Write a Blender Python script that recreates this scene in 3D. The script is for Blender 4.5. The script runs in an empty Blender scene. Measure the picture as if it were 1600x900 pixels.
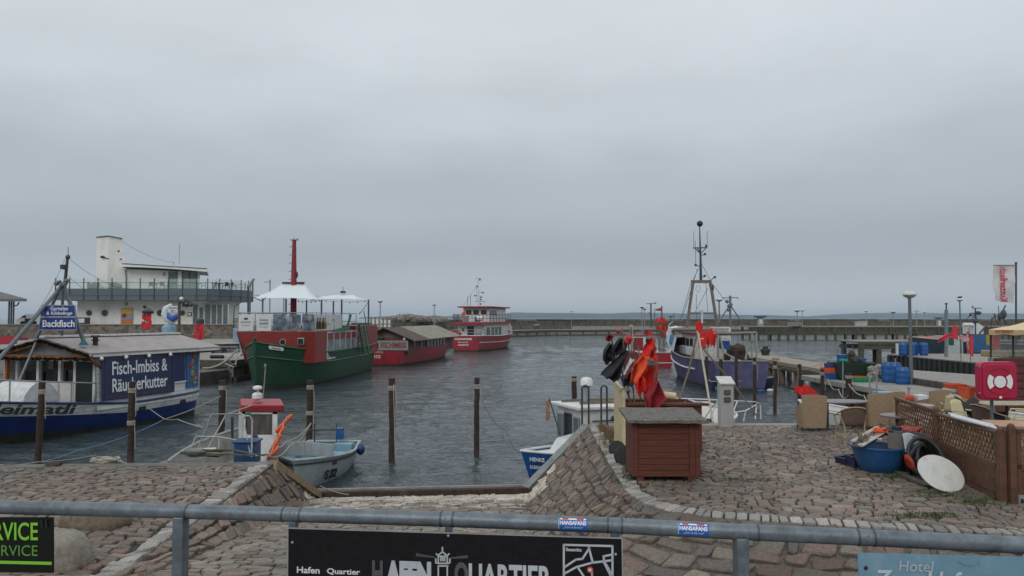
import bpy, math, random
from mathutils import Vector, Matrix, noise
V = Vector
R = math.radians
random.seed(7)
U = random.uniform
S = bpy.context.scene
C = S.collection
# camera
CAMZ, F, HOR = 2.8, 1180.0, 497.0
PIT = math.atan((HOR - 450) / F)
cam = bpy.data.objects.new('camera', bpy.data.cameras.new('camera'))
C.objects.link(cam)
cam.location = (0, 0, CAMZ)
cam.rotation_euler = (math.pi / 2 + PIT, 0, 0)
cam.data.sensor_width = 36
cam.data.lens = 36 * F / 1600
cam.data.clip_start = 0.1
cam.data.clip_end = 40000
S.camera = cam
# sky, sun, exposure
W = bpy.data.worlds.new("World"); S.world = W
W.use_nodes = True
nt = W.node_tree; nt.nodes.clear()
def N(t, ty, **kw):
 n = t.nodes.new(ty)
 for k, v in kw.items(): setattr(n, k, v)
 return n
out = N(nt, 'ShaderNodeOutputWorld')
SUN_EL, SUN_ROT = R(36), R(200)
sky = N(nt, 'ShaderNodeTexSky', sky_type='NISHITA', sun_disc=False, sun_elevation=SUN_EL, sun_rotation=SUN_ROT, dust_density=4.0)
bg1 = N(nt, 'ShaderNodeBackground'); bg1.inputs[1].default_value = 0.05
nt.links.new(sky.outputs[0], bg1.inputs[0])
tc = N(nt, 'ShaderNodeTexCoord')
sep = N(nt, 'ShaderNodeSeparateXYZ'); nt.links.new(tc.outputs['Generated'], sep.inputs[0])
ramp = N(nt, 'ShaderNodeValToRGB')
cr = ramp.color_ramp; cr.interpolation = 'EASE'
els = [(0.0, (.460, .508, .548)), (0.030, (.460, .512, .556)), (0.085, (.398, .455, .508)), (0.16, (.462, .516, .566)), (0.27, (.613, .666, .712)), (0.40, (.697, .75, .798)), (1.0, (1.0, 1.06, 1.12))]
while len(cr.elements) < len(els): cr.elements.new(0.5)
for e, (p, c) in zip(cr.elements, els): e.position = p; e.color = (*c, 1)
mp = N(nt, 'ShaderNodeMapping'); mp.inputs['Scale'].default_value = (1.5, 1.5, 3.2)
nt.links.new(tc.outputs['Generated'], mp.inputs[0])
n1 = N(nt, 'ShaderNodeTexNoise'); n1.inputs['Scale'].default_value = 1.7; n1.inputs['Detail'].default_value = 7; n1.inputs['Roughness'].default_value = .56
nt.links.new(mp.outputs[0], n1.inputs['Vector'])
ad = N(nt, 'ShaderNodeMath', operation='MULTIPLY_ADD'); ad.inputs[1].default_value = .16;
nt.links.new(n1.outputs['Fac'], ad.inputs[0])
sb = N(nt, 'ShaderNodeMath', operation='SUBTRACT'); sb.inputs[1].default_value = .08
nt.links.new(sep.outputs['Z'], sb.inputs[0]); nt.links.new(sb.outputs[0], ad.inputs[2])
mx = N(nt, 'ShaderNodeMix'); mx.data_type = 'FLOAT'
mr = N(nt, 'ShaderNodeMapRange'); mr.inputs['From Min'].default_value = 0.0; mr.inputs['From Max'].default_value = .22
nt.links.new(sep.outputs['Z'], mr.inputs[0]); nt.links.new(mr.outputs[0], mx.inputs[0])
nt.links.new(sep.outputs['Z'], mx.inputs[2]); nt.links.new(ad.outputs[0], mx.inputs[3])
nt.links.new(mx.outputs[0], ramp.inputs[0])
n2 = N(nt, 'ShaderNodeTexNoise'); n2.inputs['Scale'].default_value = 3.1; n2.inputs['Detail'].default_value = 6
mp2 = N(nt, 'ShaderNodeMapping'); mp2.inputs['Scale'].default_value = (1, 1, 4); mp2.inputs['Location'].default_value = (3, 1, 2)
nt.links.new(tc.outputs['Generated'], mp2.inputs[0]); nt.links.new(mp2.outputs[0], n2.inputs['Vector'])
mr2 = N(nt, 'ShaderNodeMapRange'); mr2.inputs['From Min'].default_value = .3; mr2.inputs['From Max'].default_value = .7
mr2.inputs['To Min'].default_value = .95; mr2.inputs['To Max'].default_value = 1.05
nt.links.new(n2.outputs['Fac'], mr2.inputs[0])
bg2 = N(nt, 'ShaderNodeBackground')
nt.links.new(ramp.outputs[0], bg2.inputs[0]); nt.links.new(mr2.outputs[0], bg2.inputs[1])
ms = N(nt, 'ShaderNodeMixShader'); ms.inputs[0].default_value = .94
nt.links.new(bg1.outputs[0], ms.inputs[1]); nt.links.new(bg2.outputs[0], ms.inputs[2]); nt.links.new(ms.outputs[0], out.inputs[0])
sl = bpy.data.lights.new('sun', 'SUN'); sl.energy = 0.8; sl.angle = R(25); sl.color = (1, .97, .93)
so = bpy.data.objects.new('sun', sl); C.objects.link(so); so.location = (0, 0, 50)
sd = V((math.sin(SUN_ROT) * math.cos(SUN_EL), math.cos(SUN_ROT) * math.cos(SUN_EL), math.sin(SUN_EL)))
so.rotation_euler = sd.to_track_quat('Z', 'Y').to_euler()
S.view_settings.view_transform = 'Standard'; S.view_settings.look = 'None'
S.view_settings.exposure = 0.0; S.view_settings.gamma = 1; S.view_settings.use_curve_mapping = False
# helpers
def ray(x, y):
 u, v = (x - 800) / F, (450 - y) / F
 d = V((u, math.cos(PIT) - v * math.sin(PIT), v * math.cos(PIT) + math.sin(PIT)))
 return d / d.y
def P(x, y, Y):            # point seen at photo position x, y, standing Y metres away
 d = ray(x, y); return V((d.x * Y, Y, CAMZ + d.z * Y))
def G(x, y, z=0.0):        # point on the level z seen at photo position x, y
 d = ray(x, y); k = (z - CAMZ) / d.z; return V((d.x * k, k, z))
WZ = -1.35                 # harbour water level
MATS = {}
HAZE = .00010
def mat(key, col, rough=.7, metal=0., var=.18, scale=6., bump=.0, bscale=40., dirt=None, damt=.35, dscale=3., alpha=1., trans=0., spec=.5, stretch=(1, 1, 1), dst=(1, 1, .45)):
 if key in MATS: return MATS[key]
 m = bpy.data.materials.new(key); m.use_nodes = True
 t = m.node_tree; b = t.nodes['Principled BSDF']
 b.inputs['Roughness'].default_value = rough; b.inputs['Metallic'].default_value = metal
 b.inputs['Specular IOR Level'].default_value = spec
 if alpha < 1: b.inputs['Alpha'].default_value = alpha
 if trans: b.inputs['Transmission Weight'].default_value = trans
 co = N(t, 'ShaderNodeTexCoord'); mpn = N(t, 'ShaderNodeMapping'); mpn.inputs['Scale'].default_value = stretch
 t.links.new(co.outputs['Object'], mpn.inputs[0])
 nz = N(t, 'ShaderNodeTexNoise'); nz.inputs['Scale'].default_value = scale; nz.inputs['Detail'].default_value = 6; nz.inputs['Roughness'].default_value = .62
 t.links.new(mpn.outputs[0], nz.inputs['Vector'])
 r1 = N(t, 'ShaderNodeMapRange'); r1.inputs['From Min'].default_value = .3; r1.inputs['From Max'].default_value = .7
 r1.inputs['To Min'].default_value = 1 - var; r1.inputs['To Max'].default_value = 1 + var
 t.links.new(nz.outputs['Fac'], r1.inputs[0])
 sc = N(t, 'ShaderNodeVectorMath', operation='SCALE'); sc.inputs[0].default_value = col[:3]
 t.links.new(r1.outputs[0], sc.inputs['Scale'])
 last = sc.outputs[0]
 if dirt:
  nd = N(t, 'ShaderNodeTexNoise'); nd.inputs['Scale'].default_value = dscale; nd.inputs['Detail'].default_value = 8; nd.inputs['Roughness'].default_value = .7
  md = N(t, 'ShaderNodeMapping'); md.inputs['Scale'].default_value = dst; md.inputs['Location'].default_value = (5, 9, 2)
  t.links.new(co.outputs['Object'], md.inputs[0]); t.links.new(md.outputs[0], nd.inputs['Vector'])
  rd = N(t, 'ShaderNodeMapRange'); rd.inputs['From Min'].default_value = .5; rd.inputs['From Max'].default_value = .68; rd.inputs['To Max'].default_value = damt
  t.links.new(nd.outputs['Fac'], rd.inputs[0])
  mm = N(t, 'ShaderNodeMix'); mm.data_type = 'RGBA'
  t.links.new(rd.outputs[0], mm.inputs[0]); t.links.new(last, mm.inputs[6]); mm.inputs[7].default_value = (*dirt, 1)
  last = mm.outputs[2]
 t.links.new(last, b.inputs['Base Color'])
 if bump:
  nb = N(t, 'ShaderNodeTexNoise'); nb.inputs['Scale'].default_value = bscale; nb.inputs['Detail'].default_value = 5
  t.links.new(mpn.outputs[0], nb.inputs['Vector'])
  bp = N(t, 'ShaderNodeBump'); bp.inputs['Strength'].default_value = bump; bp.inputs['Distance'].default_value = .02
  t.links.new(nb.outputs['Fac'], bp.inputs['Height']); t.links.new(bp.outputs[0], b.inputs['Normal'])
 m['_'] = 0
 MATS[key] = m
 return m
def stone_mat(key, scale=25, bump=.5, rough=.85):   # colour of each stone comes from the stone itself
 m = bpy.data.materials.new(key); m.use_nodes = True
 t = m.node_tree; b = t.nodes['Principled BSDF']; b.inputs['Roughness'].default_value = rough
 at = N(t, 'ShaderNodeAttribute', attribute_name='stone')
 co = N(t, 'ShaderNodeTexCoord')
 nz = N(t, 'ShaderNodeTexNoise'); nz.inputs['Scale'].default_value = scale; nz.inputs['Detail'].default_value = 8; nz.inputs['Roughness'].default_value = .7
 t.links.new(co.outputs['Object'], nz.inputs['Vector'])
 r1 = N(t, 'ShaderNodeMapRange'); r1.inputs['From Min'].default_value = .3; r1.inputs['From Max'].default_value = .7; r1.inputs['To Min'].default_value = .6; r1.inputs['To Max'].default_value = 1.35
 t.links.new(nz.outputs['Fac'], r1.inputs[0])
 n3 = N(t, 'ShaderNodeTexNoise'); n3.inputs['Scale'].default_value = .55; n3.inputs['Detail'].default_value = 5
 t.links.new(co.outputs['Object'], n3.inputs['Vector'])
 r3 = N(t, 'ShaderNodeMapRange'); r3.inputs['From Min'].default_value = .3; r3.inputs['From Max'].default_value = .7; r3.inputs['To Min'].default_value = .72; r3.inputs['To Max'].default_value = 1.22
 t.links.new(n3.outputs['Fac'], r3.inputs[0])
 mu = N(t, 'ShaderNodeMath', operation='MULTIPLY'); t.links.new(r1.outputs[0], mu.inputs[0]); t.links.new(r3.outputs[0], mu.inputs[1])
 sc = N(t, 'ShaderNodeVectorMath', operation='SCALE'); t.links.new(at.outputs['Color'], sc.inputs[0]); t.links.new(mu.outputs[0], sc.inputs['Scale'])
 t.links.new(sc.outputs[0], b.inputs['Base Color'])
 nb = N(t, 'ShaderNodeTexNoise'); nb.inputs['Scale'].default_value = scale * 1.6; nb.inputs['Detail'].default_value = 6
 t.links.new(co.outputs['Object'], nb.inputs['Vector'])
 bp = N(t, 'ShaderNodeBump'); bp.inputs['Strength'].default_value = bump; bp.inputs['Distance'].default_value = .015
 t.links.new(nb.outputs['Fac'], bp.inputs['Height']); t.links.new(bp.outputs[0], b.inputs['Normal'])
 rr = N(t, 'ShaderNodeMapRange'); rr.inputs['To Min'].default_value = .5; rr.inputs['To Max'].default_value = 1.0
 t.links.new(n3.outputs['Fac'], rr.inputs[0]); t.links.new(rr.outputs[0], b.inputs['Roughness'])
 return m
class MB:
 def __init__(s): s.v = []; s.f = []; s.c = []; s.col = (1, 1, 1)
 def add(s, vs, fs):
  n = len(s.v); s.v += [tuple(v) for v in vs]; s.f += [tuple(i + n for i in f) for f in fs]; s.c += [s.col] * len(fs); return s
 def box(s, c, d, rz=0, rx=0, ry=0):
  M = Matrix.Translation(c) @ Matrix.Rotation(rz, 4, 'Z') @ Matrix.Rotation(ry, 4, 'Y') @ Matrix.Rotation(rx, 4, 'X')
  x, y, z = d[0] / 2, d[1] / 2, d[2] / 2
  vs = [M @ V((i, j, k)) for k in (-z, z) for j in (-y, y) for i in (-x, x)]
  return s.add(vs, [(0, 2, 3, 1), (4, 5, 7, 6), (0, 1, 5, 4), (1, 3, 7, 5), (3, 2, 6, 7), (2, 0, 4, 6)])
 def bb(s, a, b):
  a, b = V(a), V(b); return s.box((a + b) / 2, [abs(q) for q in (b - a)])
 def beam(s, p, q, w, h, up=(0, 0, 1)):
  p, q = V(p), V(q); d = (q - p).normalized(); up = V(up)
  if abs(d.dot(up)) > .98: up = V((0, 1, 0)) if abs(d.y) < .9 else V((1, 0, 0))
  a = d.cross(up).normalized() * w / 2; b = a.cross(d).normalized() * h / 2
  vs = [p - a - b, p + a - b, p + a + b, p - a + b, q - a - b, q + a - b, q + a + b, q - a + b]
  return s.add(vs, [(0, 1, 2, 3), (7, 6, 5, 4), (0, 4, 5, 1), (1, 5, 6, 2), (2, 6, 7, 3), (3, 7, 4, 0)])
 def cyl(s, p, q, r, r2=None, n=8, caps=True):
  return s.tube([p, q], [r, r if r2 is None else r2], n, caps)
 def tube(s, pts, r, n=6, caps=True):
  pts = [V(p) for p in pts]; k = len(pts)
  if not isinstance(r, (list, tuple)): r = [r] * k
  vs = []; a = None
  for i, p in enumerate(pts):
   d = (pts[min(i + 1, k - 1)] - pts[max(i - 1, 0)])
   d = d.normalized() if d.length > 1e-9 else V((0, 0, 1))
   if a is None:
    a = d.cross(V((0, 0, 1)) if abs(d.z) < .9 else V((1, 0, 0))).normalized()
   else:
    a = (a - d * a.dot(d)); a = a.normalized() if a.length > 1e-6 else d.orthogonal().normalized()
   b = d.cross(a)
   for j in range(n):
    t = 2 * math.pi * j / n; vs.append(p + (a * math.cos(t) + b * math.sin(t)) * r[i])
  fs = [(i * n + j, i * n + (j + 1) % n, (i + 1) * n + (j + 1) % n, (i + 1) * n + j) for i in range(k - 1) for j in range(n)]
  if caps: fs += [tuple(range(n))[::-1], tuple(range((k - 1) * n, k * n))]
  return s.add(vs, fs)
 def lathe(s, c, prof, n=16, M=None):
  vs = []; c = V(c)
  for r, z in prof:
   for j in range(n):
    t = 2 * math.pi * j / n; v = V((r * math.cos(t), r * math.sin(t), z))
    if M: v = M @ v
    vs.append(c + v)
  k = len(prof)
  fs = [(i * n + j, i * n + (j + 1) % n, (i + 1) * n + (j + 1) % n, (i + 1) * n + j) for i in range(k - 1) for j in range(n)]
  fs += [tuple(range(n))[::-1], tuple(range((k - 1) * n, k * n))]
  return s.add(vs, fs)
 def ball(s, c, r, n=12, m=8, sq=(1, 1, 1), jit=0):
  c = V(c); vs = []; fs = []
  for i in range(m + 1):
   ph = math.pi * i / m
   for j in range(n):
    t = 2 * math.pi * j / n; k = 1 + U(-jit, jit)
    vs.append(c + V((r * sq[0] * math.sin(ph) * math.cos(t) * k, r * sq[1] * math.sin(ph) * math.sin(t) * k, r * sq[2] * math.cos(ph) * k)))
  for i in range(m):
   for j in range(n): fs.append((i * n + j, (i + 1) * n + j, (i + 1) * n + (j + 1) % n, i * n + (j + 1) % n))
  return s.add(vs, fs)
 def prism(s, poly, z0, z1):      # polygon (x,y) extruded z0..z1
  n = len(poly); vs = [(x, y, z0) for x, y in poly] + [(x, y, z1) for x, y in poly]
  return s.add(vs, [tuple(range(n))[::-1], tuple(range(n, 2 * n))] + [(i, (i + 1) % n, n + (i + 1) % n, n + i) for i in range(n)])
 def plate(s, poly, O, A, B, th):  # polygon (a,b) in frame O,A,B with thickness along A x B
  O, A, B = V(O), V(A), V(B); nn = A.cross(B).normalized() * th; n = len(poly)
  vs = [O + A * a + B * b for a, b in poly]; vs += [v + nn for v in vs]
  return s.add(vs, [tuple(range(n))[::-1], tuple(range(n, 2 * n))] + [(i, (i + 1) % n, n + (i + 1) % n, n + i) for i in range(n)])
 def grid(s, fn, nu, nv):
  vs = [fn(i / nu, j / nv) for j in range(nv + 1) for i in range(nu + 1)]
  fs = [(j * (nu + 1) + i, j * (nu + 1) + i + 1, (j + 1) * (nu + 1) + i + 1, (j + 1) * (nu + 1) + i) for j in range(nv) for i in range(nu)]
  return s.add(vs, fs)
 def build(s, name, m, parent=None, smooth=False, bevel=0, world=False, colors=False, solid=0):
  me = bpy.data.meshes.new(name)
  vs = s.v
  if world and parent is not None:
   Mi = (Matrix.Translation(parent.location) @ Matrix.Rotation(parent.rotation_euler.z, 4, 'Z')).inverted()
   vs = [tuple(Mi @ V(v)) for v in vs]
  me.from_pydata(vs, [], s.f)
  if smooth: me.polygons.foreach_set('use_smooth', [True] * len(me.polygons))
  if colors:
   a = me.attributes.new('stone', 'FLOAT_COLOR', 'FACE'); dat = []
   for c in s.c: dat += [c[0], c[1], c[2], 1]
   a.data.foreach_set('color', dat)
  me.materials.append(m); me.update()
  o = bpy.data.objects.new(name, me); C.objects.link(o)
  if parent is not None: o.parent = parent
  if bevel:
   b = o.modifiers.new('bevel', 'BEVEL'); b.width = bevel; b.segments = 2; b.limit_method = 'ANGLE'; b.angle_limit = R(40)
   me.polygons.foreach_set('use_smooth', [True] * len(me.polygons))
   o.modifiers.new('wn', 'WEIGHTED_NORMAL').keep_sharp = False
  if smooth and not bevel:
   me.set_sharp_from_angle(angle=R(42))
  if solid:
   b = o.modifiers.new('solid', 'SOLIDIFY'); b.thickness = solid; b.offset = 0
  return o
def thing(name, label, cat, loc=(0, 0, 0), rz=0, group=None):
 o = bpy.data.objects.new(name, None); C.objects.link(o); o.empty_display_size = .2
 o.location = loc; o.rotation_euler = (0, 0, rz); o['label'] = label; o['category'] = cat
 if group: o['group'] = group
 return o
def tag(o, label, cat, group=None):
 o['label'] = label; o['category'] = cat
 if group: o['group'] = group
 return o
def struct(o, kind='structure'): o['kind'] = kind; return o
def dup(root, loc, rz=None, label=None, group=None, scale=None):
 r = root.copy(); C.objects.link(r); r.location = loc
 if rz is not None: r.rotation_euler = (0, 0, rz)
 if label: r['label'] = label
 if group: r['group'] = group
 if scale: r.scale = scale
 for ch in list(root.children):
  c = ch.copy(); C.objects.link(c); c.parent = r
  for g in ch.children:
   d = g.copy(); C.objects.link(d); d.parent = c
 return r
def text(s, O, A, B, w, h, m, parent=None, name='lettering', bold=0., shear=0., th=.006, mirror=False, world=False, spacing=1., serif=False):
 """lettering fitted to a w x h field centred on O, running along A with B up"""
 cu = bpy.data.curves.new('txt', 'FONT'); cu.body = s; cu.size = 1; cu.offset = bold; cu.shear = shear; cu.extrude = 0.01; cu.align_x = 'CENTER'
 cu.space_character = spacing; cu.resolution_u = 4
 tmp = bpy.data.objects.new('txt', cu); C.objects.link(tmp)
 bpy.context.view_layer.update()
 me0 = bpy.data.meshes.new_from_object(tmp.evaluated_get(bpy.context.evaluated_depsgraph_get()))
 xs = [v.co.x for v in me0.vertices]; ys = [v.co.y for v in me0.vertices]
 x0, x1, y0, y1 = min(xs), max(xs), min(ys), max(ys)
 O, A, B = V(O), V(A).normalized(), V(B).normalized(); nn = A.cross(B).normalized()
 vs = []
 for v in me0.vertices:
  a = ((v.co.x - x0) / (x1 - x0) - .5) * w
  b = ((v.co.y - y0) / (y1 - y0) - .5) * h
  if mirror: a = -a
  vs.append(O + A * a + B * b + nn * (th if v.co.z > 0 else 0))
 mb = MB(); mb.add(vs, [tuple(p.vertices) for p in me0.polygons])
 bpy.data.objects.remove(tmp); bpy.data.curves.remove(cu); bpy.data.meshes.remove(me0)
 return mb.build(name, m, parent, world=world)
def catenary(p, q, sag, n=10):
 p, q = V(p), V(q)
 return [p.lerp(q, i / n) - V((0, 0, sag * 4 * (i / n) * (1 - i / n))) for i in range(n + 1)]
# materials
white = mat('white_paint', (.62, .63, .62), .45, var=.08, dirt=(.30, .25, .18), damt=.45, dscale=2.5)
whitewall = mat('white_render', (.74, .735, .69), .8, var=.05, scale=2, dirt=(.45, .43, .38), damt=.5, dscale=.35)
steel = mat('galvanised_steel', (.125, .15, .17), .42, metal=.3, var=.35, scale=14, bump=.12, bscale=60, dirt=(.13, .14, .15), damt=.6, dscale=9)
darksteel = mat('dark_steel', (.06, .065, .07), .5, metal=.4)
greymetal = mat('grey_metal', (.28, .30, .31), .5, metal=.3, dirt=(.2, .15, .1), damt=.3)
black = mat('black_plastic', (.014, .014, .016), .5)
blackrub = mat('black_rubber', (.02, .02, .02), .8)
rust = mat('rusty_steel', (.038, .024, .019), .9, var=.45, scale=9, bump=.8, bscale=30, dirt=(.10, .06, .042), damt=.7, dscale=3)
glassd = mat('dark_glass', (.025, .03, .035), .08, var=.1)
glassm = mat('reflecting_glass', (.10, .125, .13), .1, var=.2, scale=2)
glassc = mat('clear_glass', (.55, .68, .65), .08, alpha=.22)
wood = mat('weathered_wood', (.17, .135, .10), .85, var=.4, scale=7, bump=.5, bscale=30, stretch=(1, 1, 8))
woodg = mat('grey_wood', (.078, .075, .052), .9, var=.4, scale=5, bump=.4, dirt=(.07, .085, .04), damt=.7, dscale=2)
orangewood = mat('stained_wood', (.26, .095, .03), .55, var=.3, scale=5)
concrete = mat('concrete', (.255, .245, .222), .9, var=.22, scale=2.2, bump=.4, bscale=30, dirt=(.12, .11, .09), damt=.6, dscale=1.3)
darkconc = mat('wet_concrete', (.12, .115, .10), .8, var=.35, scale=1.8, bump=.4, dirt=(.05, .06, .035), damt=.7, dscale=1.5)
redp = mat('red_paint', (.30, .020, .030), .42, var=.18, scale=3, dirt=(.075, .028, .022), damt=.9, dscale=1.6, dst=(2.4, 2.4, .16))
redflag = mat('red_cloth', (.62, .018, .012), .85, var=.15)
darkred = mat('dark_red_cloth', (.25, .012, .018), .85, var=.2)
orangeflag = mat('orange_cloth', (.72, .085, .02), .85, var=.15)
blackflag = mat('black_cloth', (.013, .012, .016), .75, var=.3)
orangep = mat('orange_plastic', (.62, .09, .025), .5, var=.15)
bluep = mat('blue_plastic', (.012, .085, .27), .38, var=.2, scale=4, dirt=(.1, .15, .2), damt=.2)
greenp = mat('green_plastic', (.012, .24, .09), .45, var=.2)
navy = mat('navy_paint', (.008, .016, .10), .4, var=.3, scale=3, dirt=(.01, .015, .03), damt=.5)
rope = mat('rope', (.36, .33, .27), .95, var=.3, scale=30)
ropeb = mat('blue_rope', (.10, .22, .38), .95, var=.3, scale=30)
cream = mat('cream_paint', (.56, .47, .28), .6, var=.15, dirt=(.3, .22, .12), damt=.4)
wicker = mat('wicker', (.34, .235, .145), .8, var=.2, scale=30, bump=1., bscale=120)
ltblue = mat('light_blue_paint', (.20, .36, .45), .5, var=.15, dirt=(.25, .26, .22), damt=.5, dscale=5)
algae = mat('waterline_grime', (.028, .032, .017), .8, var=.5, scale=4)
letterw = mat('white_lettering', (.75, .76, .76), .6, var=.04)
letterk = mat('black_lettering', (.012, .012, .012), .5, var=.05)
# water, sea
def water_mat():
 m = bpy.data.materials.new('harbour_water'); m.use_nodes = True
 t = m.node_tree; b = t.nodes['Principled BSDF']
 b.inputs['Base Color'].default_value = (.036, .050, .055, 1); b.inputs['Roughness'].default_value = .06; b.inputs['IOR'].default_value = 1.33
 co = N(t, 'ShaderNodeTexCoord')
 def wav(scale, sx, sy, rot, det, dist):
  mpn = N(t, 'ShaderNodeMapping'); mpn.inputs['Scale'].default_value = (sx, sy, 1); mpn.inputs['Rotation'].default_value = (0, 0, rot)
  t.links.new(co.outputs['Object'], mpn.inputs[0])
  n = N(t, 'ShaderNodeTexNoise'); n.inputs['Scale'].default_value = scale; n.inputs['Detail'].default_value = det; n.inputs['Roughness'].default_value = .55; n.inputs['Distortion'].default_value = dist
  t.links.new(mpn.outputs[0], n.inputs['Vector']); return n.outputs['Fac']
 a = wav(1.15, .75, 1.5, .25, 4, .5); b2 = wav(4.2, .8, 1.5, -.3, 3, .3); c = wav(.22, 1, 1.6, .1, 2, 0)
 def mul(x, k):
  q = N(t, 'ShaderNodeMath', operation='MULTIPLY'); t.links.new(x, q.inputs[0]); q.inputs[1].default_value = k; return q.outputs[0]
 def plus(x, y):
  q = N(t, 'ShaderNodeMath', operation='ADD'); t.links.new(x, q.inputs[0]); t.links.new(y, q.inputs[1]); return q.outputs[0]
 hsum = plus(plus(mul(a, .10), mul(b2, .06)), mul(c, .3))
 bp = N(t, 'ShaderNodeBump'); bp.inputs['Strength'].default_value = 1.0
 pa = wav(.055, 1, 1.8, .4, 4, .6); pr = N(t, 'ShaderNodeMapRange'); pr.inputs['From Min'].default_value = .35; pr.inputs['From Max'].default_value = .65; pr.inputs['To Min'].default_value = .9; pr.inputs['To Max'].default_value = 2.2; t.links.new(pa, pr.inputs[0]); t.links.new(pr.outputs[0], bp.inputs['Distance'])
 t.links.new(hsum, bp.inputs['Height']); t.links.new(bp.outputs[0], b.inputs['Normal'])
 return m
wm = water_mat()
import numpy as np
def water_mesh():
 rg = np.random.default_rng(5); nr, nc = 600, 640; Y0, Y1, K = 13.5, 150., .82
 Y = Y0 * (Y1 / Y0) ** (np.arange(nr) / (nr - 1)); a = np.linspace(-K, K, nc)
 YY = np.repeat(Y, nc); XX = (Y[:, None] * a[None, :]).ravel(); h = np.zeros_like(YY); res = YY * .004
 pt = .75 + .45 * np.sin(XX * .11 + YY * .05 + 1) * np.sin(YY * .09 - XX * .04)
 for i in range(64):
  lam = .28 * (14 ** rg.random()); th = 1.9 + rg.normal() * .75; k = 2 * np.pi / lam; ph = rg.random() * 6.28
  w = np.clip(1.3 - res * 3.0 / lam, 0, 1)
  s = np.sin(k * (XX * np.cos(th) + YY * np.sin(th)) + ph); h += w * (.030 / k) * (s + .25 * (np.abs(s) - .637)) * (1.15 if lam < 1.0 else .5)
 edge = np.clip((Y1 - YY) / 10, 0, 1) * np.clip((YY - Y0) / .5, 0, 1) * np.clip((K - np.abs(XX / YY)) * 40, 0, 1)
 co = np.stack([XX, YY, WZ + h * pt * edge * 1.05 * np.clip((YY - 16.5) / 8, .2, 1)], 1).astype(np.float32)
 far = np.array([(-9000, -60, WZ), (9000, -60, WZ), (16000, 16000, WZ), (-16000, 16000, WZ)], np.float32)
 n = nr * nc; co = np.vstack([co, far]); q = (np.arange(nr - 1)[:, None] * nc + np.arange(nc - 1)[None, :]).ravel()
 f = np.stack([q, q + 1, q + nc + 1, q + nc], 1); c = (0, nc - 1, n - 1, n - nc)
 ex = [(n, n + 1, c[1], c[0]), (n + 1, n + 2, c[2], c[1]), (n + 2, n + 3, c[3], c[2]), (n + 3, n, c[0], c[3])]
 me = bpy.data.meshes.new('water'); me.vertices.add(len(co)); me.vertices.foreach_set('co', co.ravel())
 li = np.concatenate([f.ravel(), np.array(ex).ravel()]).astype(np.int32); nf = len(f) + 4
 me.loops.add(len(li)); me.loops.foreach_set('vertex_index', li); me.polygons.add(nf)
 me.polygons.foreach_set('loop_start', np.arange(nf, dtype=np.int32) * 4); me.polygons.foreach_set('use_smooth', np.ones(nf, bool)); me.update(calc_edges=True); me.validate()
 me.materials.append(wm); o = bpy.data.objects.new('water', me); C.objects.link(o); return struct(o)
water_mesh()
hillm = mat('far_woodland', (.03, .045, .04), .9, var=.3, scale=.004)
def hills(D, pts, x0, x1, name):
 mb = MB(); n = 160; vs = []; fs = []
 for i in range(n + 1):
  x = x0 + (x1 - x0) * i / n
  h = 0
  for (xa, ha), (xb, hb) in zip(pts, pts[1:]):
   if xa <= x <= xb: h = ha + (hb - ha) * (x - xa) / (xb - xa)
  X = (x - 800) / F * D; z = CAMZ + h / F * D + (noise.noise(V((x * .05, D, 0))) * .4 + noise.noise(V((x * .21, D, 3))) * .22) / F * D
  if h < .3: z = WZ + .5
  vs += [(X, D, WZ - 1), (X, D + 60, max(WZ, z * .75)), (X, D + 400, max(WZ, z)), (X, D + 1800, WZ - 1)]
 for i in range(n):
  for j in range(3): a = i * 4 + j; fs.append((a, a + 4, a + 5, a + 1))
 mb.add(vs, fs); struct(mb.build(name, hillm, smooth=True))
hills(6000, [(560, 2), (620, 4.5), (680, 3), (780, 6), (800, 9.5), (860, 8.6), (900, 8.4), (960, 7.6), (1000, 9.4), (1080, 8), (1180, 5.5), (1230, 5), (1300, 2.6), (1330, 3)], 560, 1330, 'hills')
hills(6600, [(1260, 0), (1290, 3), (1350, 7), (1400, 8.6), (1600, 8), (1700, 7), (1900, 4)], 1260, 1900, 'far_hills')
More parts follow.
